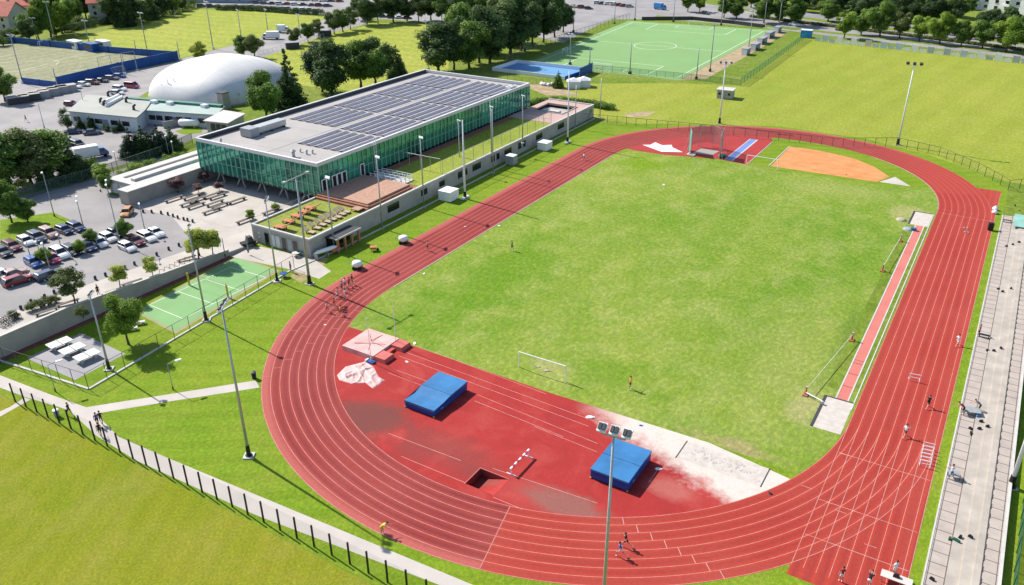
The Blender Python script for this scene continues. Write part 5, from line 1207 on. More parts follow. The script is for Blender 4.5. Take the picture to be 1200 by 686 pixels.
p = P(1184, 571); mast(1184, 571, 0, 'pale floodlight mast leaving the picture at the right edge behind the steps', 3, -1.2, .26, pm=LAMPG, h=20)
mast(128, 433, 348, 'grey mast at the corner of the concrete pad with the white tables', 2, -.9, .17, span=.9, size=.5); mast(242, 376, 268, 'grey mast at the near edge of the green ball court', 1, -.9, .17, span=.6, size=.5); mast(325, 330, 237, 'grey mast with three white lamps at the far corner of the ball court', 3, -.9, .17, span=1.7, size=.55)
for (x, y, t, z, n, lab) in ((392, 294, 209, 0, 2, 'slim mast with two white lamps beside the podium canopy'), (448, 268, 185, 0, 2, 'slim mast with white lamps beside the timber deck'), (497, 243, 162, 0, 2, 'slim mast with one white lamp by the podium wall left of the white cabinet'), (539, 200, 142, 0, 1, 'slim roof pitch mast just left of the tall white mast'), (578, 203, 128, 0, 0, 'slim plain mast beside the grey machine cabinet'), (612.5, 168, 113, 3.4, 1, 'slim mast near the far corner of the glass hall'), (576, 180, 126, 3.4, 1, 'slim mast on the roof pitch before the glass hall'), (703, 138, 92, 0, 0, 'thin pole at the far end of the podium'), (674, 150, 100, 0, 0, 'thin pole by the last window of the podium')):
    p = P(x, y, z); h = top_height(p, t); root = thing('lamp_mast', lab, 'lamp mast', p, -.9, 'slim masts along the podium'); m = MB(); m.tube((0, 0, 0), (0, 0, h), .15, .09, 8); part('pole', m, STEEL, root, True)
    for i in range(n): m = MB(); lamp_head(m, (-.35*(n-1)+.7*i, .15, h+.12), .62, .8, .16, -.35, 0); part('lamp', m, WHITE, root)
    m = MB(); m.box(-.35, -.35, 0, .35, .35, .12); part('foot', m, C_PALE, root)
def street_lamp(bx, by, top, label, arms=1, group='street lamps', up=True, h=None, rz=-.6, r=.1, head=True):
    p = (U if up else P)(bx, by); h = h or top_height(p, top); root = thing('street_lamp', label, 'street lamp', p, rz, group)
    m = MB(); m.tube((0, 0, 0), (0, 0, h), r, r*.6, 8); part('pole', m, GREYP, root, True)
    for i in range(arms):
        s = (1, -1)[i]; m = MB(); m.tube((0, 0, h-.05), (s*1.1, 0, h+.12), .05, .04, 6); a = part('arm', m, GREYP, root)
        if head: m = MB(); m.obox((s*1.4, 0, h+.14), (.8, .32, .13)); part('lamp_head', m, LAMPG, a)
    m = MB(); m.tube((0, 0, 0), (0, 0, .5), r*1.5, r*1.5, 8); part('base', m, DARK, root)
for a in [(64, 254, 201, 'street lamp on the grass corner of the car park', 1), (139, 203, 177, 'street lamp behind the wire fence by the bright small tree', 1), (205, 188, 165, 'street lamp at the annex end nearest the glass hall', 1), (141, 286, 215, 'tall car park mast with a double head, beside the fuller tree', 2), (98, 267, 234, 'double armed lamp at the end of the upper row of parked cars', 2), (170, 271, 237, 'curved lamp beside the white cars nearest the paved court', 1), (59, 317, 283, 'white lamp post beside the pink-red car', 1), (74, 299, 273, 'thin lamp between the two car rows', 1), (37, 306, 283, 'white lamp post left of the dark blue car in the car park', 1), (49, 305, 281, 'white lamp post right of the dark blue car in the car park', 1),
          (52, 150, 122, 'thin pole on the pale yard above the drooping trees', 0), (101, 134, 105, 'thin mast before the front block of the clubhouse', 0), (198, 182, 158, 'white lamp among the four dark trees by the annex', 1), (275, 107, 92, 'floodlight post in front of the white dome, right side', 2), (234, 300, 269, 'plain post among the twin yellow trees', 0), (291, 296, 276, 'thin post on the pale forecourt by the dark cart', 0), (264, 301, 280, 'thin post at the end of the retaining wall', 0), (118, 225, 222, 'low signpost by the lot entrance', 0)]:
    street_lamp(a[0], a[1], a[2], a[3], a[4])
street_lamp(203, 457, 427, 'white globe-topped lamp beside the pale side path', 1, 'path lamps', False, None, 1.2, .06); street_lamp(65, 459, 428, 'white lamp beside the main path near the concrete pad', 1, 'path lamps', False, None, 1.2, .06)
far_masts = [(27, 98, 42, 'beside the grey sheds at the left end of the sandy pitch'), (65, 50, 3, 'behind the blue boards, left one of the two before the bushes'), (44, 49, 22, 'above the blue boards at the left, before the dark trees'), (105, 53, 25, 'rising from the far boards of the sandy pitch'), (144, 29, 0, 'at the left corner of the yellow sports field'), (173, 62, 16, 'on the near edge of the yellow sports field, behind the boards'), (250, 58, 3, 'tallest one before the yellow sports field, beside the feathery tree'), (286, 66, 13, 'beside the small tree left of the white lorry'), (314, 37, 12, 'on the edge of the sports field right behind the white lorry'), (352, 44, 18, 'between the small street trees and the yellow field'), (68, 104, 80, 'at the near left corner of the blue boards, short'), (146, 87, 63, 'in the middle of the near blue boards'), (161, 83, 66, 'right of the middle of the near blue boards'), (113, 54, 44, 'short one on the far boards by the white cabin'), (160, 62, 47, 'short one at the right part of the far boards'), (211, 70, 48, 'short one at the right tip of the blue boards'), (205, 17, 8, 'white and stubby on the far left hedge of the sports field'),
             (502, 82, 25, 'alone at the right edge of the yellow lawn behind the hall'), (615, 60, 15, 'before the dark grove, left of the artificial pitch'), (672, 38, 8, 'at the left edge of the artificial pitch beside the grove'), (668, 76, 41, 'left of the artificial pitch by the rink'), (738, 87, 50, 'first post of the ball net on the near edge of the artificial pitch'), (816, 93, 56, 'second post of the ball net on the near edge of the artificial pitch'), (691, 76, 56, 'small one on the near left of the artificial pitch'), (832, 84, 30, 'at the near right corner of the artificial pitch'), (877, 60, 14, 'on the right edge of the artificial pitch by the shelters'), (720, 28, 4, 'at the far left corner of the artificial pitch, left of the next'), (744, 24, -8, 'at the far left corner of the artificial pitch'), (789, 26, -6, 'on the far edge of the artificial pitch below the blue van'), (845, 30, -8, 'on the far edge of the artificial pitch, middle one'), (895, 32, 0, 'blue-grey and thick at the far right corner of the artificial pitch'), (912, 35, 0, 'behind the shelters at the far right of the artificial pitch'), (430, 30, 2, 'between the street and the dark tree at the far lawn edge'), (654, 36, 6, 'half hidden at the right end of the grove')]
for (x, y, t, lab) in far_masts:
    p = P(x, y); h = top_height(p, t); root = thing('field_mast', 'grey mast '+lab, 'mast', p, R.uniform(-.5, .5), 'masts around the far pitches'); m = MB(); m.tube((0, 0, 0), (0, 0, h), .2, .12, 7); part('pole', m, GREYP, root, True)
    if h > 9 and 'ball net' not in lab:
        m = MB(); m.tube((-1.2, 0, h), (1.2, 0, h), .07, .07, 5); part('crossarm', m, GREYP, root)
        for xx in (-.9, .9): m = MB(); lamp_head(m, (xx, .2, h+.25), .9, .8, .2, -.5, 0); part('floodlight', m, LAMPG, root)
    m = MB(); m.box(-.4, -.4, 0, .4, .4, .5 if h < 10 else .9); part('foot', m, (DARK if y < 100 and x > 600 else C_WHITE), root)
# ------------------------------------------------------------------ fences
NETK = netmat('dark_mesh', (.02, .07, .03), .12); NETD = netmat('green_mesh', (.03, .16, .08), .30); NETB = netmat('bright_green_mesh', (.05, .30, .16), .32); NETG2 = netmat('fine_grey_mesh', (.12, .14, .12), .06)
q = px([(-40, 449.5), (12, 479)]); a = P(12.5, 479); b = P(547, 698); c = P(700, 770)
post_fence('mesh_fence', 'dark fence of black posts and green mesh along the path in the foreground', [(-57.5, -94.1, 0), (11, -94.1+1.1, 0), (24, -92.2, 0)], 2.85, 2.35, BLACK, NETK, .075, False, square=True)
post_fence('court_fence', 'thin brown post and net fence around the concrete pad and ball court', [P(-30, 413), P(6, 425), P(104, 456.5), P(223, 388), P(345, 315)], 2.5, 2.9, mat('brown_post', (.10, .085, .07), .7, .2, 3), NETG2, .045)
post_fence('track_fence', 'low green post fence curving round the far bend of the track', [P(640, 138.5), P(690, 143), P(745, 148), P(820, 155), P(900, 163.5), P(975, 172), P(1050, 171.5), P(1100, 183), P(1145, 202), P(1172, 217), P(1181, 223)], 2.2, 2.8, mat('green_post', (.03, .06, .035), .6, .2, 3), NETG2, .06)
post_fence('track_fence', 'short green post fence from the corner to the right edge of the meadow', [P(1181, 223), P(1260, 214)], 2.2, 2.8, mat('green_post_2', (.03, .06, .035), .6, .2, 3), NETG2, .06)
post_fence('green_fence', 'green mesh fence running back between the meadow and the artificial pitch', [P(868, 100.5), P(944, 46)], 2.6, 4.0, mat('bright_green_post', (.03, .22, .13), .6, .2, 3), NETB, .08)
post_fence('pitch_fence', 'grey-green mesh fence along the near edge of the artificial pitch', [P(695, 83), P(740, 87), P(820, 95), P(868, 101)], 2.0, 3.2, mat('grey_green_post', (.10, .22, .16), .6, .2, 3), NETD, .06)
post_fence('pitch_fence', 'grey fence along the shaded left edge of the artificial pitch', [P(592, 72), P(640, 54), P(690, 38), P(738, 22)], 2.6, 4.0, DARK, NETG, .06)
post_fence('rink_fence', 'thin dark fence on the grass before the blue rink', [P(578, 92), P(612, 97), P(645, 101)], 1.8, 3.0, DARK, NETG2, .05)
post_fence('wire_fence', 'long green wire fence between the car park road and the dark trees', [U(18, 238), U(60, 224), U(116, 209), U(150, 198), U(190, 184), U(226, 168)], 2.6, 4.0, mat('grey_fence_post', (.09, .12, .10), .6, .2, 3), netmat('dense_green_mesh', (.03, .07, .05), .5), .07)
post_fence('screen_fence', 'tall dark green mesh fence behind the concrete steps at the right edge', [(55.2, -72, 0), (55.9, -34, 0), (56.4, 45, 0)], 2.3, 3.0, mat('dark_green_post', (.01, .06, .035), .6, .2, 3), netmat('dark_green_mesh', (.008, .09, .05), .55), .06)
post_fence('street_fence', 'white picket-like fence along the pale street by the yellow lawn', [P(303, 64), P(345, 54), P(390, 40), P(425, 30)], 1.3, 2.6, LAMPG, NETG2, .08)
post_fence('pitch_net', 'high grey ball net behind the near side of the sandy pitch', [P(118, 88), P(161, 80)], 6.0, 5.0, GREYP, NETG2, .08)
wallrun('low_wall', 'dark low wall along the far edge of the artificial pitch', [(752, 24), (810, 23.5), (860, 28.5), (894, 33)], 1.6, DARK, posts=0)
# white and grey banner panels hung along the far edge of the meadow
q0, q1 = P(955, 48.5), P(1240, 80); root = thing('banner_fence', 'row of white and blue-grey banners on the fence between the meadow and the far road', 'banner fence', q0); n = 30; BANN = [WHITE, mat('pale_blue_banner', (.48, .54, .62), .6, .06, 1), mat('pink_banner', (.58, .48, .46), .6, .06, 1), mat('grey_banner', (.40, .43, .46), .6, .06, 1)]
g = random.Random(12)
for i in range(n):
    a, b = q0.lerp(q1, i/n)-q0, q0.lerp(q1, (i+.8)/n)-q0; tall = i % 2; m = MB(); d = (b-a).normalized(); nn = Vector((-d.y, d.x, 0))*.06
    z0, z1 = (.25, 2.6) if tall else (.2, 1.5); m.prism([a+nn, a-nn, b-nn, b+nn], z0, z1); part('banner', m, BANN[g.choices((0, 1, 2, 3), (5, 3, 1, 2))[0]], root); m = MB(); m.tube((a.x, a.y, 0), (a.x, a.y, 3.0), .07, .07, 5); part('post', m, GREYP, root)
# ------------------------------------------------------------------ event equipment
BLUEM = mat('blue_mat_cover', (.040, .165, .36), .42, .22, .45); BLUES = mat('dark_blue_mat_side', (.012, .055, .27), .5, .1, .5)
YEL = mat('yellow_tag', (.60, .45, .04), .6, .1, 2)
def landing(cx, cy, lx, ly, h, h2, label, rz=0.0):
    root = thing('landing_mat', label, 'landing mat', (cx, cy, .0125), rz); m = MB(); m.box(-lx/2, -ly/2, .14, lx/2, ly/2, h-.25); part('foam_block', m, BLUES, root)
    m = MB(); a = [(-lx/2-.05, -ly/2-.05), (lx/2+.05, -ly/2-.05), (lx/2+.05, 0), (-lx/2-.05, 0)]
    def slab(y0, y1, z0, z1):
        vs = [(-lx/2-.05, y0, h-.248), (lx/2+.05, y0, h-.248), (lx/2+.05, y1, h-.248), (-lx/2-.05, y1, h-.248), (-lx/2-.05, y0, z0), (lx/2+.05, y0, z0), (lx/2+.05, y1, z1), (-lx/2-.05, y1, z1)]
        mb = MB(); mb.add(vs, [(0, 3, 2, 1), (4, 5, 6, 7), (0, 1, 5, 4), (1, 2, 6, 5), (2, 3, 7, 6), (3, 0, 4, 7)]); return part('cover', mb, BLUEM, root)
    slab(-ly/2-.05, -.03, h2, h); slab(.03, ly/2+.05, h, h)
    m = MB(); m.box(-lx/2+.06, -ly/2-.06, h2-.62, lx/2-.06, -ly/2-.052, h2-.5); part('strap', m, BLUES, root)
    for x in (-lx/2+.4, lx/2-.4):
        for y in (-ly/2+.4, ly/2-.4): m = MB(); m.box(x-.3, y-.3, 0, x+.3, y+.3, .139); part('pallet_foot', m, DARK, root)
    for x in (-lx/2-.04, lx/2-.1): m = MB(); m.box(x, -ly/2-.1, .05, x+.14, -ly/2+.04, .2); part('corner_tag', m, YEL, root)
    for x in (-lx/2-.02, lx/2): m = MB(); [m.box(x, y, .45, x+.02, y+.5, .5) for y in (-ly*.3,)]; part('carry_strap', m, LAMPG, root)
landing(-10.7, -65.1, 4.6, 7.4, 1.35, .8, 'blue landing mat nearer the pink tarpaulin, with a dipped front half')
landing(16.0, -65.9, 4.6, 6.4, 1.4, 1.35, 'blue landing mat between the mast and the white sand pit')
PINKM = mat('faded_red_mat_cover', (.62, .36, .33), .7, .22, .6); REDM = mat('red_mat', (.50, .12, .10), .6, .12, 1)
root = thing('pole_vault_mat', 'low pole vault landing mat with a faded pinkish cover, left end of the event area', 'landing mat', (-26.3, -59.0, .0125)); m = MB(); m.box(-3.6, -3.0, .0, 2.3, 3.0, .66, top=.06); part('mat', m, PINKM, root)
for y in (-1.9, 1.9): m = MB(); m.box(2.32, y-1.1, 0, 4.4, y+1.1, .64, top=.12); part('front_wing', m, REDM, root)
m = MB(); m.box(2.31, -.78, .0, 3.2, .78, .34); part('planting_pad', m, mat('red_pad', (.42, .06, .05), .6, .1, 1), root)
m = MB(); g = random.Random(3)
for i in range(8): a = g.uniform(0, 6.28); m.obox((-.6+1.3*math.cos(a), 1.3*math.sin(a), .667), (2.2, .09, .02), a+g.uniform(-.4, .4))
part('cover_fold', m, mat('dark_crease', (.22, .06, .055), .8, .2, 2), root)
for (x, y, t, lab) in ((435, 425, 372, 'left vault upright standing at the front of the pinkish mat'), (464, 404, 355, 'right vault upright standing at the grass edge behind the pinkish mat')):
    p = P(x, y); h = top_height(p, t); root = thing('vault_upright', lab, 'upright', (p.x, p.y, .0125), 0, 'vault uprights'); m = MB(); m.tube((0, 0, .2), (0, 0, h), .055, .035, 6); part('post', m, LAMPG, root); m = MB(); m.box(-.6, -.35, 0, .6, .35, .22); part('base', m, BLUEW, root); m = MB(); m.box(-.9, -.3, .0, -.62, .3, .3); part('weight', m, LAMPG, root)
# crumpled tarpaulin
root_me = bmesh.new(); g = np.random.default_rng(5); n = 44; tp = px([(395, 440), (405, 430), (428, 424), (438, 430), (444, 442), (451, 446), (437, 456), (428, 449), (412, 450), (398, 446)]); c = sum(tp, Vector())/len(tp)
m = MB(); bnd = [Vector((p.x-c.x, p.y-c.y, 0)) for p in tp]; rings = []
from mathutils import noise as mnoise
NB = 120
for k in range(26):
    f = (1-k/26); ring = []
    for i in range(NB):
        u = i/NB*len(bnd); a = bnd[int(u) % len(bnd)].lerp(bnd[(int(u)+1) % len(bnd)], u-int(u)); p = a*f
        z = .04+.5*max(0, .45-abs(mnoise.noise(Vector((p.x*.55, p.y*.35, 3))))*2)*(1-f**5)+.3*max(0, .5-abs(mnoise.noise(Vector((p.x*.5+p.y*.9, p.y*.3-p.x*.2, 7))))*2.5)*(1-f**6); ring.append((p.x, p.y, z if k else .0))
    rings.append(ring)
m.loft(rings); single_o = link('tarpaulin', m.mesh('tarpaulin', [mat('pink_tarpaulin', (.64, .40, .37), .55, .12, .8)], False), None, (c.x, c.y, .0125)); single_o['label'] = 'crumpled pinkish tarpaulin lying on the red surface below the vault mat'; single_o['category'] = 'tarpaulin'
# steeplechase barrier
root = thing('steeple_barrier', 'long red and white steeplechase barrier beside the sunk water jump', 'barrier', (5.7, -71.3, .0125), pi/2); m = MB(); L_ = 4.2
for i in range(9): m.box(-L_/2+i*L_/9, -.09, .82, -L_/2+(i+1)*L_/9-.002, .09, 1.0, i % 2)
part('beam', m, [WHITE, mat('barrier_red', (.40, .07, .10), .5, .1, 2)], root)
for x in (-1.9, 1.9): m = MB(); m.box(x-.06, -.05, .06, x+.06, .05, .82); m.box(x-.06, -.6, 0, x+.06, .6, .06); part('leg', m, LAMPG, root)
# goals
def goal(cx, cy, label, rz, w_=7.32, h=2.44, net=True, bare=False):
    root = thing('football_goal', label, 'goal', (cx, cy, .01), rz)
    for x in (-w_/2, w_/2): m = MB(); m.tube((x, 0, 0), (x, 0, h), .07, .07, 8); part('post', m, WHITE, root)
    m = MB(); m.tube((-w_/2, 0, h), (w_/2, 0, h), .07, .07, 8); part('crossbar', m, WHITE, root)
    if bare: return
    m = MB()
    for x in (-w_/2, w_/2): m.tube((x, 0, h), (x, -.9, h-.1), .035, .035, 6); m.tube((x, -.9, h-.1), (x, -2, .05), .035, .035, 6)
    m.tube((-w_/2, -2, .05), (w_/2, -2, .05), .035, .035, 6); part('net_frame', m, LAMPG, root)
    if net: m = MB(); m.add([(-w_/2, -.9, h-.1), (w_/2, -.9, h-.1), (w_/2, -2, .05), (-w_/2, -2, .05), (-w_/2, 0, h), (w_/2, 0, h)], [(0, 1, 2, 3), (4, 5, 1, 0)]); part('net', m, netmat('goal_net', (.7, .7, .7), .10), root)
goal(-1.8, -52.9, 'white football goal on the infield above the two blue mats', 0, bare=True); goal(-2.3, 51.9, 'white football goal before the orange clay at the far end of the infield', pi, bare=True)
a = fieldpt(.5, 0); goal(a.x, a.y-.1, 'white goal at the near end of the artificial pitch', 0); a = fieldpt(.5, 1); goal(a.x, a.y+.1, 'white goal at the far end of the artificial pitch', pi)
p = P(137, 86); goal(p.x, p.y, 'white goal at the near side of the sandy pitch', 1.57, 5, 2.2); p = P(270, 12); goal(p.x, p.y, 'white goal at the far edge of the yellow sports field', .4); p = P(54, 54); goal(p.x, p.y, 'white goal at the far side of the sandy pitch', -1.57, 5, 2.2)
p = P(662, 63); goal(p.x, p.y, 'small white goal at the shaded left side of the artificial pitch', 1.57, 4, 2)
# throwing cage
root = thing('throwing_cage', 'tall hammer cage with grey netting and green side panels on the far red area', 'throwing cage', (-17.6, 58.2, .0125)); ck = [(-2.6, -5.2), (-4.2, -1.8), (-3.0, 2.4), (0, 3.6), (3.0, 2.2), (3.7, -1.6), (4.6, -4.8)]; HC = 5.6
GRP = mat('green_padding', (.02, .30, .235), .6, .15, 2); NETC = netmat('cage_netting', (.20, .18, .18), .42); NETT = netmat('green_cage_net', (.02, .42, .31), .92)
for i, (x, y) in enumerate(ck):
    m = MB(); m.tube((x, y, 0), (x, y, HC), .08, .06, 6); part('post', m, STEEL, root)
    m = MB(); m.tube((x*1.28, y*1.28, 0), (x, y, HC*.75), .045, .045, 5); part('stay', m, GREYP, root)
for i, (a, b) in enumerate(zip(ck, ck[1:])):
    m = MB(); sag = .35 if i in (2, 3) else .1; mid = ((a[0]+b[0])/2, (a[1]+b[1])/2); z0 = 0 if i in (0, 5) else 1.0
    m.add([(*a, z0), (*mid, z0+.2), (*b, z0), (*b, HC-.05), (*mid, HC-sag), (*a, HC-.05)], [(0, 1, 4, 5), (1, 2, 3, 4)]); part('netting', m, NETT if i in (0, 5) else NETC, root)
    m = MB(); m.tube((*a, HC), (*mid, HC-sag+.04), .04, .04, 5); m.tube((*mid, HC-sag+.04), (*b, HC), .04, .04, 5); part('top_cable', m, GREYP, root)
m = MB(); m.lathe([(.0, .0), (.55, .05), (.6, .5), (.35, .9), (0, .95)], (4.6, -3.6, 0), 9); m.lathe([(.0, .0), (.45, .05), (.5, .4), (.2, .7), (0, .75)], (5.2, -2.6, 0), 9); part('folded_net', m, GRP, root, True)
sheet('throwing_circle', [(-20.2, 54.9), (-15.4, 55.4), (-15.0, 59.4), (-19.6, 59.4)], .0165, C_PATH)
sheet('pale_sheet', px([(753, 170), (762, 170), (768, 167), (776, 170.5), (787, 170), (788, 173), (800, 178.5), (775, 178)]), .0165, WHITE)
p = P(810, 182); root = thing('timber_box', 'small white box frame at the grass edge left of the throwing cage', 'frame', p); m = MB(); [m.box(a, b, 0, c_, d, .3) for a, b, c_, d in ((-.9, -.7, .9, -.5), (-.9, .5, .9, .7), (-.9, -.5, -.7, .5), (.7, -.5, .9, .5))]; part('frame', m, WHITE, root); 
# net posts on the ball court
for (x, y, lab) in ((222, 334.5, 'yellow padded net post at the wall side of the ball court'), (267.5, 349, 'yellow padded net post at the lawn side of the ball court')):
    root = thing('net_post', lab, 'net post', P(x, y), 0, 'net posts'); m = MB(); m.tube((0, 0, 0), (0, 0, 2.3), .16, .16, 8); part('padding', m, mat('yellow_padding', (.55, .38, .03), .6, .1, 2), root); m = MB(); m.tube((0, 0, 2.3), (0, 0, 2.55), .05, .05, 6); part('post', m, DARK, root)
a, b = P(222, 334.5), P(267.5, 349); d = b-a; root = thing('court_net', 'thin net stretched between the yellow posts of the ball court', 'net', a); m = MB(); m.add([(0, 0, 1.3), (d.x, d.y, 1.3), (d.x, d.y, 2.3), (0, 0, 2.3)], [(0, 1, 2, 3)]); part('mesh', m, NETG2, root); m = MB(); m.tube((0, 0, 2.3), (d.x, d.y, 2.3), .02, .02, 4); part('cable', m, DARK, root)
# white table tennis tables on the pad
for i, (x, y, lab) in enumerate(((71, 407, 'table tennis table farthest from the path on the concrete pad'), (86, 414, 'middle one of the three white table tennis tables'), (103, 421.5, 'table tennis table nearest the path on the concrete pad'))):
    p = P(x, y); root = thing('table_tennis_table', 'white concrete '+lab if i != 1 else lab, 'table', p, pi/2-.1, 'table tennis tables'); m = MB(); m.box(-1.6, -.95, .72, 1.6, .95, .84); part('table_top', m, mat('white_table', (.62, .66, .62), .5, .05, 1), root)
    m = MB(); m.box(-.03, -.95, .841, .03, .95, .98); part('net_plate', m, GREYP, root)
    for xx in (-.95, .95): m = MB(); m.box(xx-.14, -.55, 0, xx+.14, .55, .719); part('leg', m, C_PALE, root)
for (x, y, l_) in ((151, 388, 'pale stone bench under the spreading lawn tree, nearer the trunk'), (160, 381, 'pale stone bench right of the spreading lawn tree')):
    p = P(x, y); root = thing('stone_bench', l_, 'bench', p, .9, 'stone benches'); m = MB(); m.box(-1.3, -.35, .35, 1.3, .35, .5); part('seat', m, C_PALE, root)
    for xx in (-.9, .9): m = MB(); m.box(xx-.15, -.3, 0, xx+.15, .3, .35); part('leg', m, C_GREY, root)
# benches and long planters on the paved court
bench_px = [(225, 232.5, 'back left'), (231, 235.5, 'back left, second'), (222, 240, 'middle left'), (230, 243, 'middle left, front'), (248, 231, 'back middle'), (255, 232, 'back middle, right'), (252, 240, 'middle right'), (258, 243, 'front middle'), (248.5, 249, 'front lone'), (278, 237, 'right lone'), (204, 235, 'wall-side lone'), (288, 260, 'planter-side lone'), (318, 249.5, 'terrace-side lone')]
BK = None
for i, (x, y, w_) in enumerate(bench_px):
    if BK is None:
        root = thing('court_bench', '', 'bench'); m = MB(); m.box(-1.9, -.3, .36, 1.9, .3, .46); part('seat', m, WOODG, root)
        for xx in (-1.5, 1.5): m = MB(); m.box(xx-.1, -.25, 0, xx+.1, .25, .359); part('leg', m, DARK, root)
        BK = Kind(root)
    BK.put(U(x, y)+Vector((0, 0, .031)), 1.5, 'dark timber bench on the paved court, %s one' % w_, 'timber benches on the paved court', 1.15)
for i, (x, y, l_) in enumerate([(137, 342, 'left dark slatted bench on the walkway above the retaining wall'), (80, 357, 'dark slatted bench beside the shaggy tree on the walkway'), (155, 333, 'right dark slatted bench on the walkway above the retaining wall'), (219, 305, 'short dark bench at the foot of the twin yellow trees'), (55, 367, 'long low dark bench in front of the planter bushes')]):
    BK.put(U(x, y)+Vector((0, 0, .031)), 1.35, l_, 'slatted walkway benches', .9)
cr = None
# bicycles parked on the walkway: racks
def bike_kind():
    root = thing('bicycle', '', 'bicycle')
    for x in (-.52, .52):
        m = MB(); n = 16
        for i in range(n):
            a, b = 2*pi*i/n, 2*pi*(i+1)/n; m.tube((x+.33*math.cos(a), 0, .34+.33*math.sin(a)), (x+.33*math.cos(b), 0, .34+.33*math.sin(b)), .03, .03, 4, caps=False)
        for i in range(4): a = pi*i/4; m.tube((x-.32*math.cos(a), 0, .34-.32*math.sin(a)), (x+.32*math.cos(a), 0, .34+.32*math.sin(a)), .006, .006, 3)
        part('wheel', m, BLACK, root)
    m = MB(); m.path([(-.52, 0, .34), (-.05, 0, .32), (.36, 0, .82), (-.18, 0, .78), (-.05, 0, .32)], .025); m.path([(-.52, 0, .34), (-.18, 0, .78)], .02); m.path([(.52, 0, .34), (.36, 0, .82), (.33, 0, .98)], .022); part('frame', m, DARK, root)
    m = MB(); m.box(-.32, -.08, .9, -.06, .08, .96); m.tube((-.18, 0, .78), (-.2, 0, .9), .02, .02, 5); part('saddle', m, BLACK, root); m = MB(); m.tube((.33, -.27, .99), (.33, .27, .99), .02, .02, 5); part('handlebar', m, STEEL, root)
    return Kind(root)
BI = bike_kind(); bl = ['leftmost', 'second from the left', 'third from the left', 'middle', 'fifth from the left', 'sixth from the left', 'rightmost']
for i in range(7): BI.put(U(1+3*i, 383-1.7*i)+Vector((0, 0, .031)), .4+R.uniform(-.2, .2), 'parked dark bicycle on the walkway rack, %s in the row' % bl[i], 'parked bicycles', 1.15)
rk = [('near', 0), ('far', 1)]
for i in range(6):
    p = U(190+6*i, 321-2.9*i); root = thing('cycle_stand', '%s brown hoop from the left on the walkway beside the retaining wall' % ORD[i], 'cycle stand', p+Vector((0, 0, .03)), .5, 'empty cycle stands'); m = MB(); m.path([(-.4, 0, 0), (-.4, 0, .75), (.4, 0, .75), (.4, 0, 0)], .04); part('hoop', m, WOODB, root); m = MB(); m.box(-.5, -.08, 0, .5, .08, .02); part('foot', m, DARK, root)
BOL = None; bp = [(168, 249.5), (178, 249.8), (189, 251), (197, 252.5), (203, 254.5), (208.5, 256.5), (215.5, 258.5), (220, 259.5), (226, 261)] + [(25, 363), (37, 355.5), (53, 349.5), (64, 344.5), (112, 328), (124, 324), (147, 315.5), (158, 311), (168, 307), (184, 300), (198, 293.5), (210, 289)]
for i, (x, y) in enumerate(bp):
    if BOL is None:
        root = thing('bollard', '', 'bollard'); m = MB(); m.lathe([(.2, 0), (.2, .5), (.14, .62), (0, .66)], n=10); part('post', m, DARK, root, True); m = MB(); m.lathe([(.26, 0), (.26, .05), (0, .05)], n=10); part('base', m, C_GREY, root); BOL = Kind(root)
    BOL.put(U(x, y)+Vector((0, 0, .03)), 0, ('%s dark bollard from the annex along the edge of the paved court' % ORD[i]) if i < 9 else '%s dark bollard from the left along the kerb of the walkway' % ORD[i-9], 'kerb bollards', 1.1)
# barrier ropes by the pink runway, low red posts
def rope(a, b, lab, posts=(True, True)):
    root = thing('rope_barrier', lab, 'barrier', P(*a)); d = P(*b)-root.location
    for k, v in ((0, Vector()), (1, d)):
        m = MB(); m.box(v.x-.32, v.y-.5, 0, v.x+.32, v.y+.5, .16); m.tube((v.x, v.y, .16), (v.x, v.y, 1.0), .12, .09, 7); part('post', m, mat('rusty_red_post', (.34, .11, .06), .8, .25, 2), root); m = MB(); m.box(v.x-.14, v.y-.14, 1.0, v.x+.14, v.y+.14, 1.3); part('reel', m, mat('pink_cap', (.55, .33, .30), .7, .1, 2), root)
    m = MB(); m.tube((0, 0, 1.0), (d.x, d.y, 1.0), .045, .045, 5); part('rope', m, mat('pale_rope', (.58, .56, .46), .8, .1, 2), root)
rope((944, 463), (998, 399), 'rope barrier with two red posts by the near landing pit'); rope((1034, 318), (1055, 283), 'rope barrier with two red posts by the far landing pit')
a, b = P(944, 464), P(963, 474); root = thing('white_bar', 'white bar running from the red post to the near landing pit', 'bar', a); d = b-a; m = MB(); m.tube((0, 0, .5), (d.x, d.y, .5), .07, .07, 6); part('bar', m, WHITE, root); m = MB(); m.box(d.x-.15, d.y-.15, 0, d.x+.15, d.y+.15, .45); part('block', m, C_PALE, root)
for i, (x, y, lab) in enumerate(((1064, 269, 'grey and blue covered bundle on the grass beside the far landing pit'), (1056, 258, 'pale sand heap with tools left of the far landing pit'))):
    root = thing('covered_bundle' if i == 0 else 'sand_heap', lab, 'bundle' if i == 0 else 'heap', P(x, y)); m = MB(); m.lathe([(1.0, 0), (.85, .25), (.45, .38), (0, .4)], n=11); part('cover' if i == 0 else 'heap', m, mat('grey_blue_cover', (.30, .33, .38), .7, .3, 1) if i == 0 else mat('dry_sand', (.40, .35, .26), .95, .3, 2), root, True)
    if i == 0: m = MB(); m.box(.5, -.4, .02, 1.5, .3, .5); part('crate', m, mat('navy_crate', (.05, .10, .24), .6, .2, 1), root)
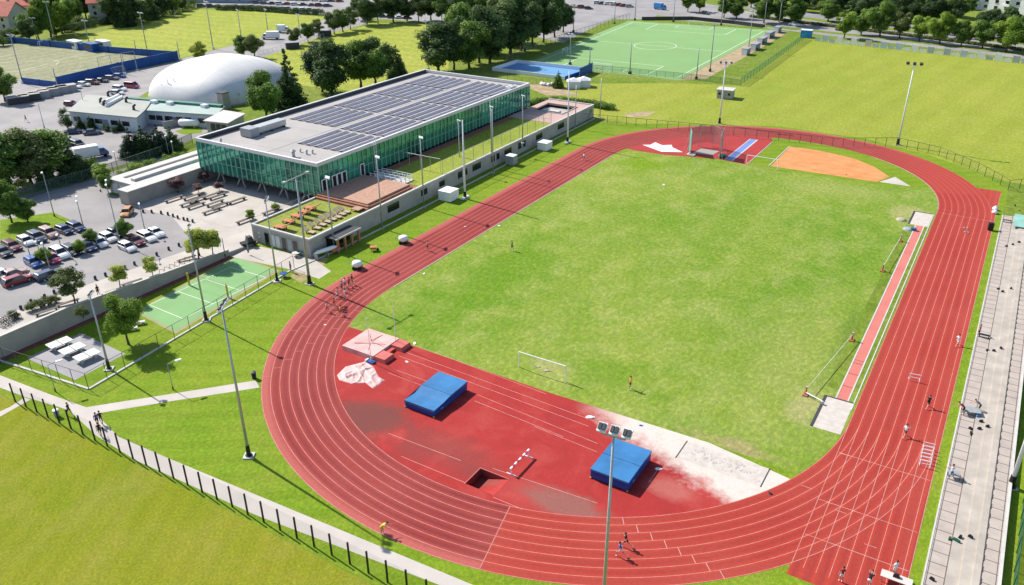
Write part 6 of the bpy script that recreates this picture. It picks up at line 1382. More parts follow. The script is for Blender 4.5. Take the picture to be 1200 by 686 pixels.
# hurdles
def hurdle_kind():
    root = thing('hurdle', '', 'hurdle'); m = MB(); m.box(-.6, -.02, .84, .6, .02, .93); part('bar', m, [WHITE], root); m = MB()
    for x in (-.55, .55): m.box(x-.025, -.025, .05, x+.025, .025, .84); m.box(x-.025, -.02, 0, x+.025, .68, .05)
    m.box(-.55, -.02, .45, .55, .02, .5); part('frame', m, LAMPG, root); return Kind(root)
HK = hurdle_kind()
for i in range(6): HK.put((P(1083.5+.9*i, 548-4.2*i)).xy.to_3d()+Vector((0, 0, .013)), .1, ['nearest', 'second', 'third', 'fourth', 'fifth', 'farthest'][i]+' hurdle of the stack parked at the outer edge of the straight', 'parked hurdles', 1.0)
HK.put(P(1071, 447), .1, 'lone white hurdle standing in the middle of the right straight', None, 1.2)
for (x, y, l_) in ((1131, 268, 'small pale marker block far up the right straight'), (1132, 273, 'pale marker block just below the other one far up the right straight')):
    p = P(x, y); root = thing('marker_block', l_, 'marker', (p.x, p.y, .013)); m = MB(); m.box(-.45, -.15, 0, .45, .15, .2, top=.03); part('block', m, mat('pale_pink_block', (.62, .42, .38), .7, .1, 2), root); m = MB(); m.box(-.1, -.16, .201, .1, .16, .24); part('handle', m, DARK, root)
for (x, y, l_) in ((1166, 246.5, 'upper white sack at the edge of the far end of the straight'), (1165.5, 250.5, 'lower cream sack at the edge of the far end of the straight')):
    root = thing('sack', l_, 'sack', P(x, y)); m = MB(); m.lathe([(0, 0), (.5, .1), (.6, .4), (.3, .75), (0, .8)], n=10); part('body', m, WHITE, root, True); m = MB(); m.lathe([(.12, .75), (.2, .95), (0, .96)], n=8); part('neck', m, C_PALE, root)
p = P(1160, 270); root = thing('equipment_box', 'black upright box standing on the outer lane of the right straight', 'box', (p.x, p.y, .013), .2); m = MB(); m.box(-.45, -.4, .12, .45, .4, 1.5); part('body', m, BLACK, root); m = MB(); m.box(-.4, -.3, 0, .4, .3, .119); part('wheels', m, DARK, root)
root = thing('start_table', 'white table with a black bag at the bottom edge of the right straight', 'table', P(1049, 684)); m = MB(); m.box(-1.4, -.5, .68, 1.4, .5, .76); part('table_top', m, mat('pale_pink_table', (.64, .52, .47), .6, .08, 2), root)
for x in (-1.2, 1.2):
    for y in (-.4, .4): m = MB(); m.box(x-.04, y-.04, 0, x+.04, y+.04, .679); part('leg', m, STEEL, root)
p = P(1051, 684); root = thing('black_bag', 'black bag lying on the white table at the bottom edge of the straight', 'bag', (p.x-.2, p.y, .762)); m = MB(); m.box(-.3, -.2, 0, .3, .2, .3, top=.06); part('body', m, BLACK, root); m = MB(); m.path([(-.15, 0, .3), (-.1, 0, .45), (.1, 0, .45), (.15, 0, .3)], .02); part('strap', m, DARK, root)
# small things lying on the surfaces
for (x, y, l_, m_, s) in ((477, 424.5, 'small pale block lying on the red area right of the vault mat', 'w', .4), (486, 403, 'crumpled white paper on the grass edge behind the vault mat', 'w', .5), (691, 489.5, 'white folded board at the upper edge of the event area', 'w', .7), (751, 499, 'small blue object at the grass edge above the sand pit', 'b', .35), (640, 435, 'pale heap of sand in the mouth of the near goal', 's', .6), (631, 430, 'small heap of sand left inside the near goal', 's', .45), (903, 579, 'dark dropped object by the right end of the sand pit', 'k', .4), (771, 550, 'pale kit lying at the right corner of the blue mat by the sand pit', 'w', .5), (778, 217, 'white bag on the far half of the infield', 'w', .5), (585, 265, 'white bag on the infield beside the left straight', 'w', .4), (497, 321, 'white bag at the grass edge by the left straight', 'w', .4), (545, 266, 'small white marker on the infield edge', 'w', .3), (992, 205, 'dark bar lying at the sector edge', 'k', .3), (381, 381, 'small white cone at the outside lane of the bend', 'w', .3)):
    p = P(x, y); root = thing('dropped_item' if m_ != 's' else 'sand_heap', l_, 'item' if m_ != 's' else 'heap', (p.x, p.y, .014), R.uniform(0, 3)); m = MB(); m.lathe([(0, 0), (s*.8, .01), (s*.7, s*.16), (s*.3, s*.22), (0, s*.22)], n=6); m.v = [(a, b*.6, c_) for a, b, c_ in m.v]
    part('body', m, {'w': WHITE, 'b': BLUEW, 's': mat('goal_sand', (.40, .36, .25), .95, .3, 2), 'k': BLACK}[m_], root); m = MB(); m.box(s*.45, -.2*s, 0, s*.95, .22*s, s*.1); part('flap', m, {'w': C_PALE, 'b': C_PALE, 's': SOIL, 'k': DARK}[m_], root)
# wheeled carts by the left straight
for (x, y, l_) in ((419, 315, 'white wheeled line marker on the grass nearest the group of runners'), (473, 285, 'white wheeled line marker on the grass farther up the left straight')):
    root = thing('line_marker', l_, 'line marker', P(x, y), .5); m = MB(); m.lathe([(0, .45), (.75, .5), (.95, .9), (.8, 1.35), (.3, 1.5), (0, 1.5)], n=12); part('hopper', m, WHITE, root, True)
    for yy in (-.7, .7):
        for xx in (-.5, .5): m = MB(); m.wheel((xx, yy, .3), .3, .14); part('wheel', m, BLACK, root)
    m = MB(); m.path([(-.6, -.3, 1.0), (-1.5, -.3, 1.2), (-1.5, .3, 1.2), (-.6, .3, 1.0)], .04); part('handle', m, STEEL, root); m = MB(); m.box(-.8, -.6, .3, .8, .6, .44); part('chassis', m, DARK, root)
root = thing('wheelbarrow', 'rusty orange wheelbarrow on the grass between the canopy and the track', 'wheelbarrow', P(438, 294), .6); m = MB(); m.box(-.5, -.4, .4, .5, .4, .85, top=-.12); part('tray', m, mat('rusty_orange', (.42, .18, .06), .7, .2, 2), root); m = MB(); m.wheel((.75, 0, .25), .25, .12); part('wheel', m, BLACK, root); m = MB()
for y in (-.3, .3): m.path([(.75, y*.2, .25), (-.3, y, .4), (-1.1, y, .75)], .04); m.path([(-.4, y, .4), (-.4, y, 0)], .03)
part('frame', m, DARK, root)
root = thing('dark_cart', 'dark utility cart parked on the plaza before the podium corner', 'cart', U(291, 287), 1.3); m = MB(); m.box(-1.3, -.7, .35, 1.3, .7, .7); part('bed', m, BLACK, root); m = MB(); m.box(-.2, -.65, .7, .9, .65, 1.6, top=.15); part('cab', m, DARK, root)
for x in (-.85, .85):
    for y in (-.72, .72): m = MB(); m.wheel((x, y, .33), .33, .2); part('wheel', m, BLACK, root)
for (x, y, l_) in ((298, 443.5, 'black bin beside the side path where it meets the track'), (67, 488, 'grey bin behind the mesh fence by the path')):
    root = thing('litter_bin', l_, 'bin', P(x, y)); m = MB(); m.lathe([(.28, 0), (.34, .9), (0, .9)], n=10); part('drum', m, BLACK if 'black' in l_ else GREYP, root, True); m = MB(); m.lathe([(.38, .9), (.38, 1.0), (0, 1.12)], n=10); part('lid', m, DARK if 'black' in l_ else LAMPG, root)
# banner and chairs at podium corner
for (x, y, l_, c_) in ((353, 299, 'green cafe table in front of the podium corner', GRP), (347, 301, 'pale cafe table left of the green one', C_PALE), (333, 325, 'blue-grey gym device at the far corner of the ball court', BLUEW)):
    root = thing('cafe_table', l_, 'table', P(x, y)); m = MB(); m.lathe([(0, .72), (.7, .72), (.7, .78), (0, .78)], n=14); part('table_top', m, c_, root); m = MB(); m.tube((0, 0, 0), (0, 0, .72), .06, .06, 6); m.lathe([(.4, 0), (.4, .04), (0, .05)], n=10); part('stem', m, DARK, root)
root = thing('rowing_shell_rack', 'low rack with white and red covers beside the dark canopy', 'rack', P(383, 300), 1.3); m = MB(); [m.box(x-.05, -.6, 0, x+.05, .6, 1.0) for x in (-2.2, 0, 2.2)]; part('frame', m, STEEL, root); m = MB(); m.lathe([(0, -2.6), (.35, -1.8), (.4, 1.5), (0, 2.6)], n=10); M3 = Matrix.Rotation(pi/2, 3, 'Y'); m.v = [tuple(M3 @ Vector(v)+Vector((0, 0, 1.2))) for v in m.v]; part('white_cover', m, WHITE, root, True); m = MB(); m.box(1.0, -.5, .5, 2.8, .5, 1.1, top=.1); part('red_cover', m, REDM, root)
# ------------------------------------------------------------------ concrete spectator steps on the right
sx0 = 48.05
steps = thing('spectator_steps', 'long pale concrete spectator steps with slab walkways along the right straight', 'steps', (51, -10, 0)); TO = (-51, 10, 0)
CST = mat('stepped_concrete', (.395, .35, .30), .85, .16, .5, fine=1); SLAB = mat('slab_concrete', (.39, .335, .29), .85, .12, .6, fine=1); JO = mat('dark_joint', (.12, .10, .10), .9, .2, 1)
YA, YB = -90, 46
m = MB(); m.box(sx0, YA, 0, sx0+1.75, YB, .12); part('slab_walk', m, SLAB, steps, loc=TO)
lv = [(sx0+1.751, 1.15, .32), (sx0+2.901, 1.0, .52), (sx0+3.901, .75, .72)]
for x, w_, z in lv: m = MB(); m.box(x, YA, 0, x+w_-.001, YB, z); part('step', m, CST, steps, loc=TO)
m = MB(); m.box(sx0+4.651, YA, 0, sx0+6.0, YB, .74); part('slab_walk', m, SLAB, steps, loc=TO)
m = MB(); m.box(sx0-.16, YA, 0, sx0-.003, YB, .16); part('edge_kerb', m, C_PALE, steps, loc=TO); m = MB(); m.box(sx0+6.003, YA, 0, sx0+6.3, YB, .8); part('edge_kerb', m, C_PALE, steps, loc=TO)
m = MB(); y = YA+.5
while y < YB: m.box(sx0+.02, y, .1, sx0+1.74, y+.09, .127); m.box(sx0+4.7, y+.6, .7, sx0+5.95, y+.69, .747); y += 1.75
m.box(sx0+.12, YA, .1, sx0+.2, YB, .126); m.box(sx0+1.64, YA, .1, sx0+1.74, YB, .126); m.box(sx0+5.8, YA, .7, sx0+5.88, YB, .746); part('slab_joints', m, JO, steps, loc=TO)
m = MB(); y = YA; up_ = []
while y < YB-1.75: up_ += [(y, .725), (y+.8, .725), (y+.82, .80), (y+1.7, .80)]; y += 1.75
pr = [(YA, .70)]+up_+[(y, .725), (y, .70)]; n_ = len(pr); vv = [(sx0+4.52, a, b) for a, b in pr]+[(sx0+4.64, a, b) for a, b in pr]
m.add(vv, [(k, (k+1) % n_, n_+(k+1) % n_, n_+k) for k in range(n_)])
part('seat_rail', m, mat('iron_bracket', (.06, .055, .055), .8, .2, 2), steps, loc=TO)
m = MB(); m.box(sx0+1.3, 40, .73, sx0+7, 47, .80) if False else m.box(sx0+6.31, 38.5, 0, sx0+9, 47, .80); m.box(sx0+1.9, 38.5, .746, sx0+6.309, 46, .80); part('green_landing', m, mat('green_paint', (.22, .42, .36), .8, .15, .5, fine=1), steps, loc=TO)
bags = [(1165, 410.5, 'flat dark rucksack in the middle of the steps, right of the white runner', 'k'), (1158, 409, 'dark bag lying alone, middle of the steps beside the white runner', 'k'), (1173, 408.8, 'small dark bag on the upper step above the rucksack', 'k'), (1114, 629, 'green chair-like bag stand low on the steps', 'g'), (1121, 632.5, 'long green kit roll on the lowest step', 'g'), (1125.5, 628.5, 'dark pouch by the green kit', 'k'), (1137, 630, 'small black pouch right of the green kit roll', 'k'), (1138, 500, 'dark jacket beside the gear table', 'k'), (1146, 487, 'blue towel beside the gear table', 'b'), (1150, 493, 'black pouch right of the blue towel', 'k'), (1157, 500.5, 'black bag on the step, right of the pouches below the gear table', 'k'), (1148, 501.5, 'black shoes below the gear table', 'k'), (1139, 506, 'long dark kit bag below the gear table', 'k'), (1180, 287, 'dark bag high up the steps near the top of the picture', 'k'), (1187, 286, 'small dark bag right of the others high up the steps', 'k'), (1194, 284.5, 'last small dark bag at the right edge of the steps', 'k'), (1170.5, 337, 'dark rucksack halfway up the steps', 'k'), (1175, 341, 'flat dark case halfway up the steps', 'k'), (1184.6, 338.7, 'small dark bag right of the flat case', 'k'), (1189, 243, 'dark kit on the green landing', 'k'), (1093, 676, 'black frame at the bottom of the slab walkway', 'k')]
for (x, y, l_, c_) in bags:
    p = P(x, y, .5); z = .125
    for a, w_, zz in lv:
        if p.x > a: z = zz
    if p.x > sx0+4.65: z = .742
    if p.y > 38.5: z = .802
    root = thing('kit_bag', l_, 'bag', (p.x, p.y, z), R.uniform(0, 3), 'bags left on the steps'); lg = 1.6 if 'long' in l_ else 1.0; m = MB(); m.box(-.23*lg, -.14, 0, .23*lg, .14, .25, top=.04); part('body', m, {'k': BLACK, 'g': mat('dark_green_kit', (.02, .10, .06), .7, .2, 2), 'b': mat('blue_towel', (.05, .25, .55), .8, .1, 2)}[c_], root); m = MB(); m.path([(-.12, 0, .24), (-.08, 0, .33), (.08, 0, .33), (.12, 0, .24)], .02); part('strap', m, DARK, root)
for (x, y, l_, s) in ((1137, 485, 'grey gear table with dark things on it at the middle of the steps', 1.0), (1117, 560, 'dark gear crate on a stand on the slab walkway', .6)):
    root = thing('gear_table', l_, 'table', P(x, y, .13), .3); root.location.z = .127; m = MB(); m.box(-1.0*s, -.7*s, .6, 1.0*s, .7*s, .66); part('table_top', m, GREYP, root)
    for a in (-.9*s, .9*s):
        for b in (-.6*s, .6*s): m = MB(); m.box(a-.03, b-.03, 0, a+.03, b+.03, .599); part('leg', m, DARK, root)
for (x, y, l_) in ((1104, 394, 'low black bench at the slab walkway right of the white runner'), (1100, 240+17, 'dark bench')):
    if y == 257: x, y, l_ = 1176, 260, 'dark slatted bench at the top of the slab walkway by the far end'
    p = P(x+42 if x == 1104 else x, y, .12); root = thing('slatted_bench', l_, 'bench', (sx0+.9, p.y, .127), 0, 'benches on the slab walkway'); m = MB(); m.box(-.75, -.25, .4, .75, .25, .47); part('seat', m, DARK, root)
    for a in (-.6, .6): m = MB(); m.box(a-.05, -.2, 0, a+.05, .2, .399); part('leg', m, BLACK, root)
# ------------------------------------------------------------------ vehicles
def carpaint(name, col, rough=.28):
    m, nt, b = newmat(name); pos = N(nt, 'ShaderNodeTexCoord').outputs['Object']
    n = noise(nt, pos, 2.0, 4); nt.links.new(ramp(nt, n, [(.3, tuple(c*.9 for c in col)), (.7, tuple(min(1, c*1.05) for c in col))]), b.inputs['Base Color'])
    b.inputs['Roughness'].default_value = rough; b.inputs['Coat Weight'].default_value = .5; b.inputs['Coat Roughness'].default_value = .08; return m
CP = {'white': carpaint('white_car_paint', (.72, .72, .72)), 'navy': carpaint('navy_car_paint', (.018, .032, .085)), 'black': carpaint('black_car_paint', (.016, .017, .020)), 'red': carpaint('red_car_paint', (.24, .022, .022)), 'darkred': carpaint('dark_red_car_paint', (.12, .018, .02)), 'silver': carpaint('silver_car_paint', (.34, .36, .38)), 'beige': carpaint('rose_beige_car_paint', (.42, .26, .22)), 'orange': carpaint('orange_car_paint', (.50, .20, .03)), 'blue': carpaint('blue_car_paint', (.03, .09, .30)), 'slate': carpaint('slate_car_paint', (.07, .085, .12)), 'crimson': carpaint('crimson_car_paint', (.32, .03, .07)), 'skyblue': carpaint('bright_blue_paint', (.02, .22, .55))}
TYRE = mat('tyre_rubber', (.015, .015, .016), .9, .2, 4); CARGLASS = mat('car_glass', (.018, .022, .028), .06, .1, 2, 0, .7); HEADL = mat('headlight_lens', (.60, .62, .64), .12, .05, 3); TAILL = mat('taillight_lens', (.35, .01, .01), .2, .1, 3)
def car_kind(name, cat, Lc, W, H, belt, hood, roof0, roof1, tail, wb):
    """side profile swept across the width with rounded shoulders; roof0, roof1 are where the roof starts and ends"""
    root = thing(name, '', cat); m = MB(); h0 = .22
    prof = [(-Lc/2, h0+.1), (-Lc/2-.0, .55), (-Lc/2+.08, belt-.05 if tail > 0 else belt-.12), (-Lc/2+tail, belt), (hood, belt), (Lc/2-.45, belt-.12), (Lc/2-.06, belt-.32), (Lc/2, .5), (Lc/2-.05, h0), (-Lc/2+.08, h0)]
    rings = []
    for y, s, dz in ((-W/2, .965, -.06), (-W/2+.09, 1, -.01), (-W/4, 1.0, .02), (W/4, 1.0, .02), (W/2-.09, 1, -.01), (W/2, .965, -.06)):
        rings.append([(x*s, y, z+(dz if z > .6 else 0)) for x, z in prof])
    m.loft(rings); body = part('body', m, CP['white'], root)
    for p_ in body.data.polygons: p_.use_smooth = False
    m = MB(); z0, z1 = belt-.03, H-.05; wb_, wt = W*.455, W*.37
    lo = [(roof0+.62, -wb_, z0), (roof0+.62, wb_, z0), (roof1-.38, wb_, z0), (roof1-.38, -wb_, z0)]; hi = [(roof0, -wt, z1), (roof0, wt, z1), (roof1, wt, z1), (roof1, -wt, z1)]
    m.add(lo+hi, [(0, 1, 5, 4), (1, 2, 6, 5), (2, 3, 7, 6), (3, 0, 4, 7)]); part('windows', m, CARGLASS, root)
    m = MB(); a = .03; m.add([(roof0+a, -wt-.02, z1), (roof0+a, wt+.02, z1), (roof1-a, wt+.02, z1), (roof1-a, -wt-.02, z1), (roof0-.12, -wt+.1, H), (roof0-.12, wt-.1, H), (roof1+.12, wt-.1, H), (roof1+.12, -wt+.1, H)], [(0, 1, 5, 4), (1, 2, 6, 5), (2, 3, 7, 6), (3, 0, 4, 7), (5, 6, 7, 4), (3, 2, 1, 0)])
    for s in (-1, 1):                                     # pillars
        xm = (roof0+roof1)/2
        for x0_, x1_ in ((roof0+.62, roof0), (xm, xm), (roof1-.38, roof1)): m.tube((x0_, s*(wb_+.005), z0), (x1_, s*(wt+.012), z1), .045, .04, 4)
    part('roof', m, CP['white'], root)
    for x in (-wb/2, wb/2):
        for s in (-1, 1):
            m = MB(); m.wheel((x, s*(W/2-.1), .32), .32, .22); w_ = part('wheel', m, TYRE, root); m = MB(); m.wheel((x, s*(W/2+.012), .32), .19, .02, 10); part('rim', m, STEEL, w_)
    for s in (-1, 1):
        m = MB(); m.obox((Lc/2-.11, s*(W/2-.34), belt-.33), (.16, .42, .13)); part('headlight', m, HEADL, root); m = MB(); m.obox((-Lc/2+.03, s*(W/2-.22), belt-.2), (.1, .26, .2)); part('taillight', m, TAILL, root)
        m = MB(); m.obox((roof0+.5, s*(W/2+.07), belt+.02), (.12, .2, .12)); part('mirror', m, DARK, root)
    return Kind(root)
CK = {'hatch': car_kind('parked_car', 'car', 4.0, 1.74, 1.48, .92, .95, .45, -1.55, .12, 2.5), 'sedan': car_kind('parked_car', 'car', 4.55, 1.78, 1.44, .90, 1.0, .35, -1.15, .75, 2.65),
      'suv': car_kind('parked_car', 'car', 4.5, 1.86, 1.70, 1.05, 1.05, .5, -1.95, .1, 2.65), 'estate': car_kind('parked_car', 'car', 4.65, 1.80, 1.48, .92, 1.05, .45, -2.0, .1, 2.7),
      'van': car_kind('parked_van', 'van', 4.7, 1.9, 1.95, 1.15, 1.55, 1.15, -2.1, .08, 2.9)}
def put_car(kind, x, y, col, rz, label, group='cars in the car park', up=True, s=1.0):
    p = (U if up else P)(x, y); o = CK[kind].put(p+Vector((0, 0, .014)), rz, label, group, s); paint(o, ('body', 'roof'), CP[col]); return o
e = 1.0
for a in [('sedan', 4, 299, 'black', -.1, 'black car cut by the left edge, end of the upper parked row'), ('estate', 15, 292, 'darkred', -.1, 'dark red estate car in the upper parked row, second from the left edge'), ('hatch', 31, 286, 'white', -.12, 'small white hatchback in the upper parked row'), ('suv', 44, 282, 'slate', -.1, 'slate grey off-roader in the upper parked row'), ('suv', 58, 277, 'beige', -.08, 'rose beige off-roader in the upper parked row'), ('hatch', 76, 273, 'navy', -.05, 'navy hatchback in the upper parked row'), ('estate', 90, 269.5, 'navy', -.1, 'navy estate car at the right end of the upper parked row'),
          ('hatch', 127.5, 282, 'white', -.1, 'white hatchback in the middle parked row right of the pointed tree'), ('sedan', 136, 276, 'black', -.1, 'black car half hidden by the tall mast'), ('hatch', 117, 288, 'white', -.1, 'white car behind the pointed tree in the middle row'), ('hatch', 103.5, 293, 'navy', -.1, 'navy car between the two pointed trees'), ('estate', 85, 297, 'black', -.1, 'black estate car in the middle parked row'), ('suv', 71, 301, 'white', -.1, 'big white off-roader in the middle parked row'), ('hatch', 61, 307, 'crimson', -.1, 'pink-red hatchback half hidden by the small bright tree'), ('hatch', 40, 311, 'blue', -.15, 'dark blue car between the two white lamp posts'),
          ('hatch', 150, 293, 'white', -.1, 'white hatchback below the fuller tree, nearest the walkway'), ('estate', 159, 286, 'darkred', -.1, 'dark red car between white ones beside the curved lamp'), ('estate', 173, 281, 'white', -.15, 'white estate car left of the last one beside the curved lamp'), ('sedan', 183, 276, 'white', -.15, 'white saloon at the right end of the middle row'),
          ('hatch', 149.5, 252, 'orange', -.9, 'orange car standing before the annex end'), ('estate', 22, 332, 'red', 1.5, 'red estate car on the lane at the left edge'), ('estate', 59, 326, 'navy', 1.5, 'navy estate car beside the shaggy tree'), ('hatch', 4, 325, 'white', 1.5, 'white car cut by the left edge behind the red estate'), ('sedan', 17, 324.5, 'beige', 1.5, 'rose-silver car half hidden behind the red estate')]:
    put_car(a[0], a[1], a[2], a[3], a[4], a[5], s=e)
for a in [('sedan', 87, 156.5, 'navy', .9, 'left of the two navy cars on the yard before the clubhouse'), ('sedan', 109, 157.5, 'slate', .9, 'right of the two navy cars on the yard before the clubhouse'), ('suv', 78, 170, 'slate', -.1, 'slate car behind the drooping trees, left one'), ('suv', 92, 172, 'black', -.1, 'black car behind the drooping trees beside the white lorry'), ('hatch', 84, 124, 'darkred', .4, 'small dark red car at the corner of the clubhouse'),
          ('sedan', 88, 103.5, 'white', .3, 'first white car from the left along the near blue boards'), ('hatch', 99, 101, 'white', .3, 'second white car from the left along the near blue boards'), ('suv', 109, 99, 'darkred', .3, 'maroon off-roader along the near blue boards'), ('sedan', 120, 96.5, 'black', .3, 'black car along the near blue boards'), ('estate', 132, 93.5, 'slate', .3, 'slate estate car along the near blue boards'), ('hatch', 141, 91, 'blue', .3, 'bright blue car at the right end of the cars along the blue boards'),
          ('suv', 141, 106.5, 'white', .2, 'white off-roader on the yard behind the clubhouse'), ('van', 155, 103, 'crimson', .2, 'crimson van beside the white dome'), ('hatch', 138, 111, 'white', .4, 'white hatchback nearest the clubhouse roof pipes')]:
    put_car(a[0], a[1], a[2], a[3], a[4], a[5], 'cars on the yards behind', True, 1.03)
# lorries and vans
def lorry(x, y, rz, label, boxm, cabm, Lb=5.2, up=False):
    root = thing('delivery_lorry', label, 'lorry', (U if up else P)(x, y)+Vector((0, 0, .015)), rz); m = MB(); m.box(-Lb+1.0, -1.15, .75, 1.0, 1.15, 3.2, top=.04); part('cargo_box', m, boxm, root)
    m = MB(); pr = [(1.05, .5), (3.05, .5), (3.1, 1.3), (2.75, 1.45), (2.25, 2.35), (1.05, 2.4)]; m.loft([[(a, y_, b) for a, b in pr] for y_ in (-1.02, 1.02)]); part('cab', m, cabm, root)
    m = MB(); m.add([(2.77, -.9, 1.5), (2.77, .9, 1.5), (2.3, .86, 2.28), (2.3, -.86, 2.28)], [(0, 1, 2, 3)]); m.v = [(a+.03, b, c_+.01) for a, b, c_ in m.v]; part('windscreen', m, CARGLASS, root)
    for s in (-1, 1): m = MB(); m.box(1.3, s*1.03-.005, 1.45, 2.2, s*1.03+.005, 2.2); part('side_window', m, CARGLASS, root)
    for xx in (-Lb+2.0, 2.2):
        for s in (-1, 1): m = MB(); m.wheel((xx, s*.95, .42), .42, .3); part('wheel', m, TYRE, root)
    m = MB(); m.box(-Lb+1.1, -.9, .5, 1.9, .9, .74); part('chassis', m, DARK, root); return root
lorry(316, 46, 3.75, 'white box lorry driving on the pale street behind the dome', WHITE, CP['white']); lorry(332, 38, .6, 'grey-white van parked on the far side of the pale street', LAMPG, CP['white'], 3.6)
lorry(112, 185, 1.2, 'white and blue lorry parked behind the wire fence and bushes', WHITE, CP['blue'], 5.6, True); lorry(774, 11.5, -.2, 'bright blue van on the paved lot beyond the artificial pitch', CP['skyblue'], CP['skyblue'], 4.6)
for a in [('sedan', 931, 30.5, 'white', -.22, 'white car on the far road behind the shelters'), ('sedan', 986, 36.5, 'red', -.22, 'red car on the far road behind the banners'), ('estate', 1115, 45, 'white', -.22, 'left of the two white cars parked beyond the far road at the right'), ('hatch', 1139, 46.5, 'white', -.22, 'right of the two white cars parked beyond the far road at the right'), ('sedan', 826, 17, 'black', -.2, 'black car under the street trees right of the blue van')]:
    put_car(a[0], a[1], a[2], a[3], a[4], a[5], 'cars on the far road', False, 1.15)
g = random.Random(21); k = 0; cols_ = ['white', 'silver', 'slate', 'navy', 'white', 'silver', 'black', 'white', 'red']
names = ['left', 'middle', 'right']
def lot_row(p, q, n, rz, where):
    for i in range(n):
        x, y = p[0]+(q[0]-p[0])*i/(n-1), p[1]+(q[1]-p[1])*i/(n-1); c_ = g.choice(cols_)
        put_car(g.choice(['hatch', 'sedan', 'estate', 'suv']), x+g.uniform(-.7, .7), y+g.uniform(-.2, .2), c_, rz+g.uniform(-.05, .05), '%s car, %s from left, %s' % (c_, ORD[i], where), 'cars in the far car park', False, 1.08)
lot_row((236, 8.5), (288, 10), 6, .9, 'far lot at the warehouse corner of the sports field'); lot_row((296, 9.5), (372, 13.5), 10, .9, 'front row behind the sports field hedge'); lot_row((300, 4.5), (384, 8), 10, .9, 'second row behind the sports field hedge'); lot_row((330, 0), (398, 2.5), 8, .9, 'third row behind the sports field hedge')
lot_row((700, 4.5), (738, 8.5), 7, .6, 'paved lot beyond the artificial pitch'); lot_row((664, 8), (690, 11), 4, .6, 'short row beside the dark grove'); lot_row((440, 20), (478, 22.5), 5, .7, 'under the trees behind the yellow lawn')
# ------------------------------------------------------------------ people
SKIN = mat('skin', (.46, .25, .17), .6, .1, 3); HAIRD = mat('dark_hair', (.025, .017, .012), .7, .2, 6); HAIRB = mat('fair_hair', (.30, .19, .08), .7, .2, 6)
CLO = {'white': mat('white_cloth', (.70, .70, .70), .9, .06, 5), 'black': mat('black_cloth', (.015, .015, .018), .9, .2, 5), 'red': mat('red_cloth', (.40, .03, .035), .9, .1, 5), 'blue': mat('blue_cloth', (.03, .10, .45), .9, .1, 5), 'orange': mat('orange_cloth', (.62, .22, .05), .9, .1, 5), 'grey': mat('grey_cloth', (.20, .20, .21), .9, .1, 5), 'yellow': mat('yellow_cloth', (.62, .48, .05), .9, .1, 5), 'violet': mat('violet_cloth', (.09, .07, .30), .9, .1, 5), 'pink': mat('pink_cloth', (.60, .25, .28), .9, .1, 5), 'navy': mat('navy_cloth', (.02, .03, .09), .9, .1, 5), 'skin': SKIN}
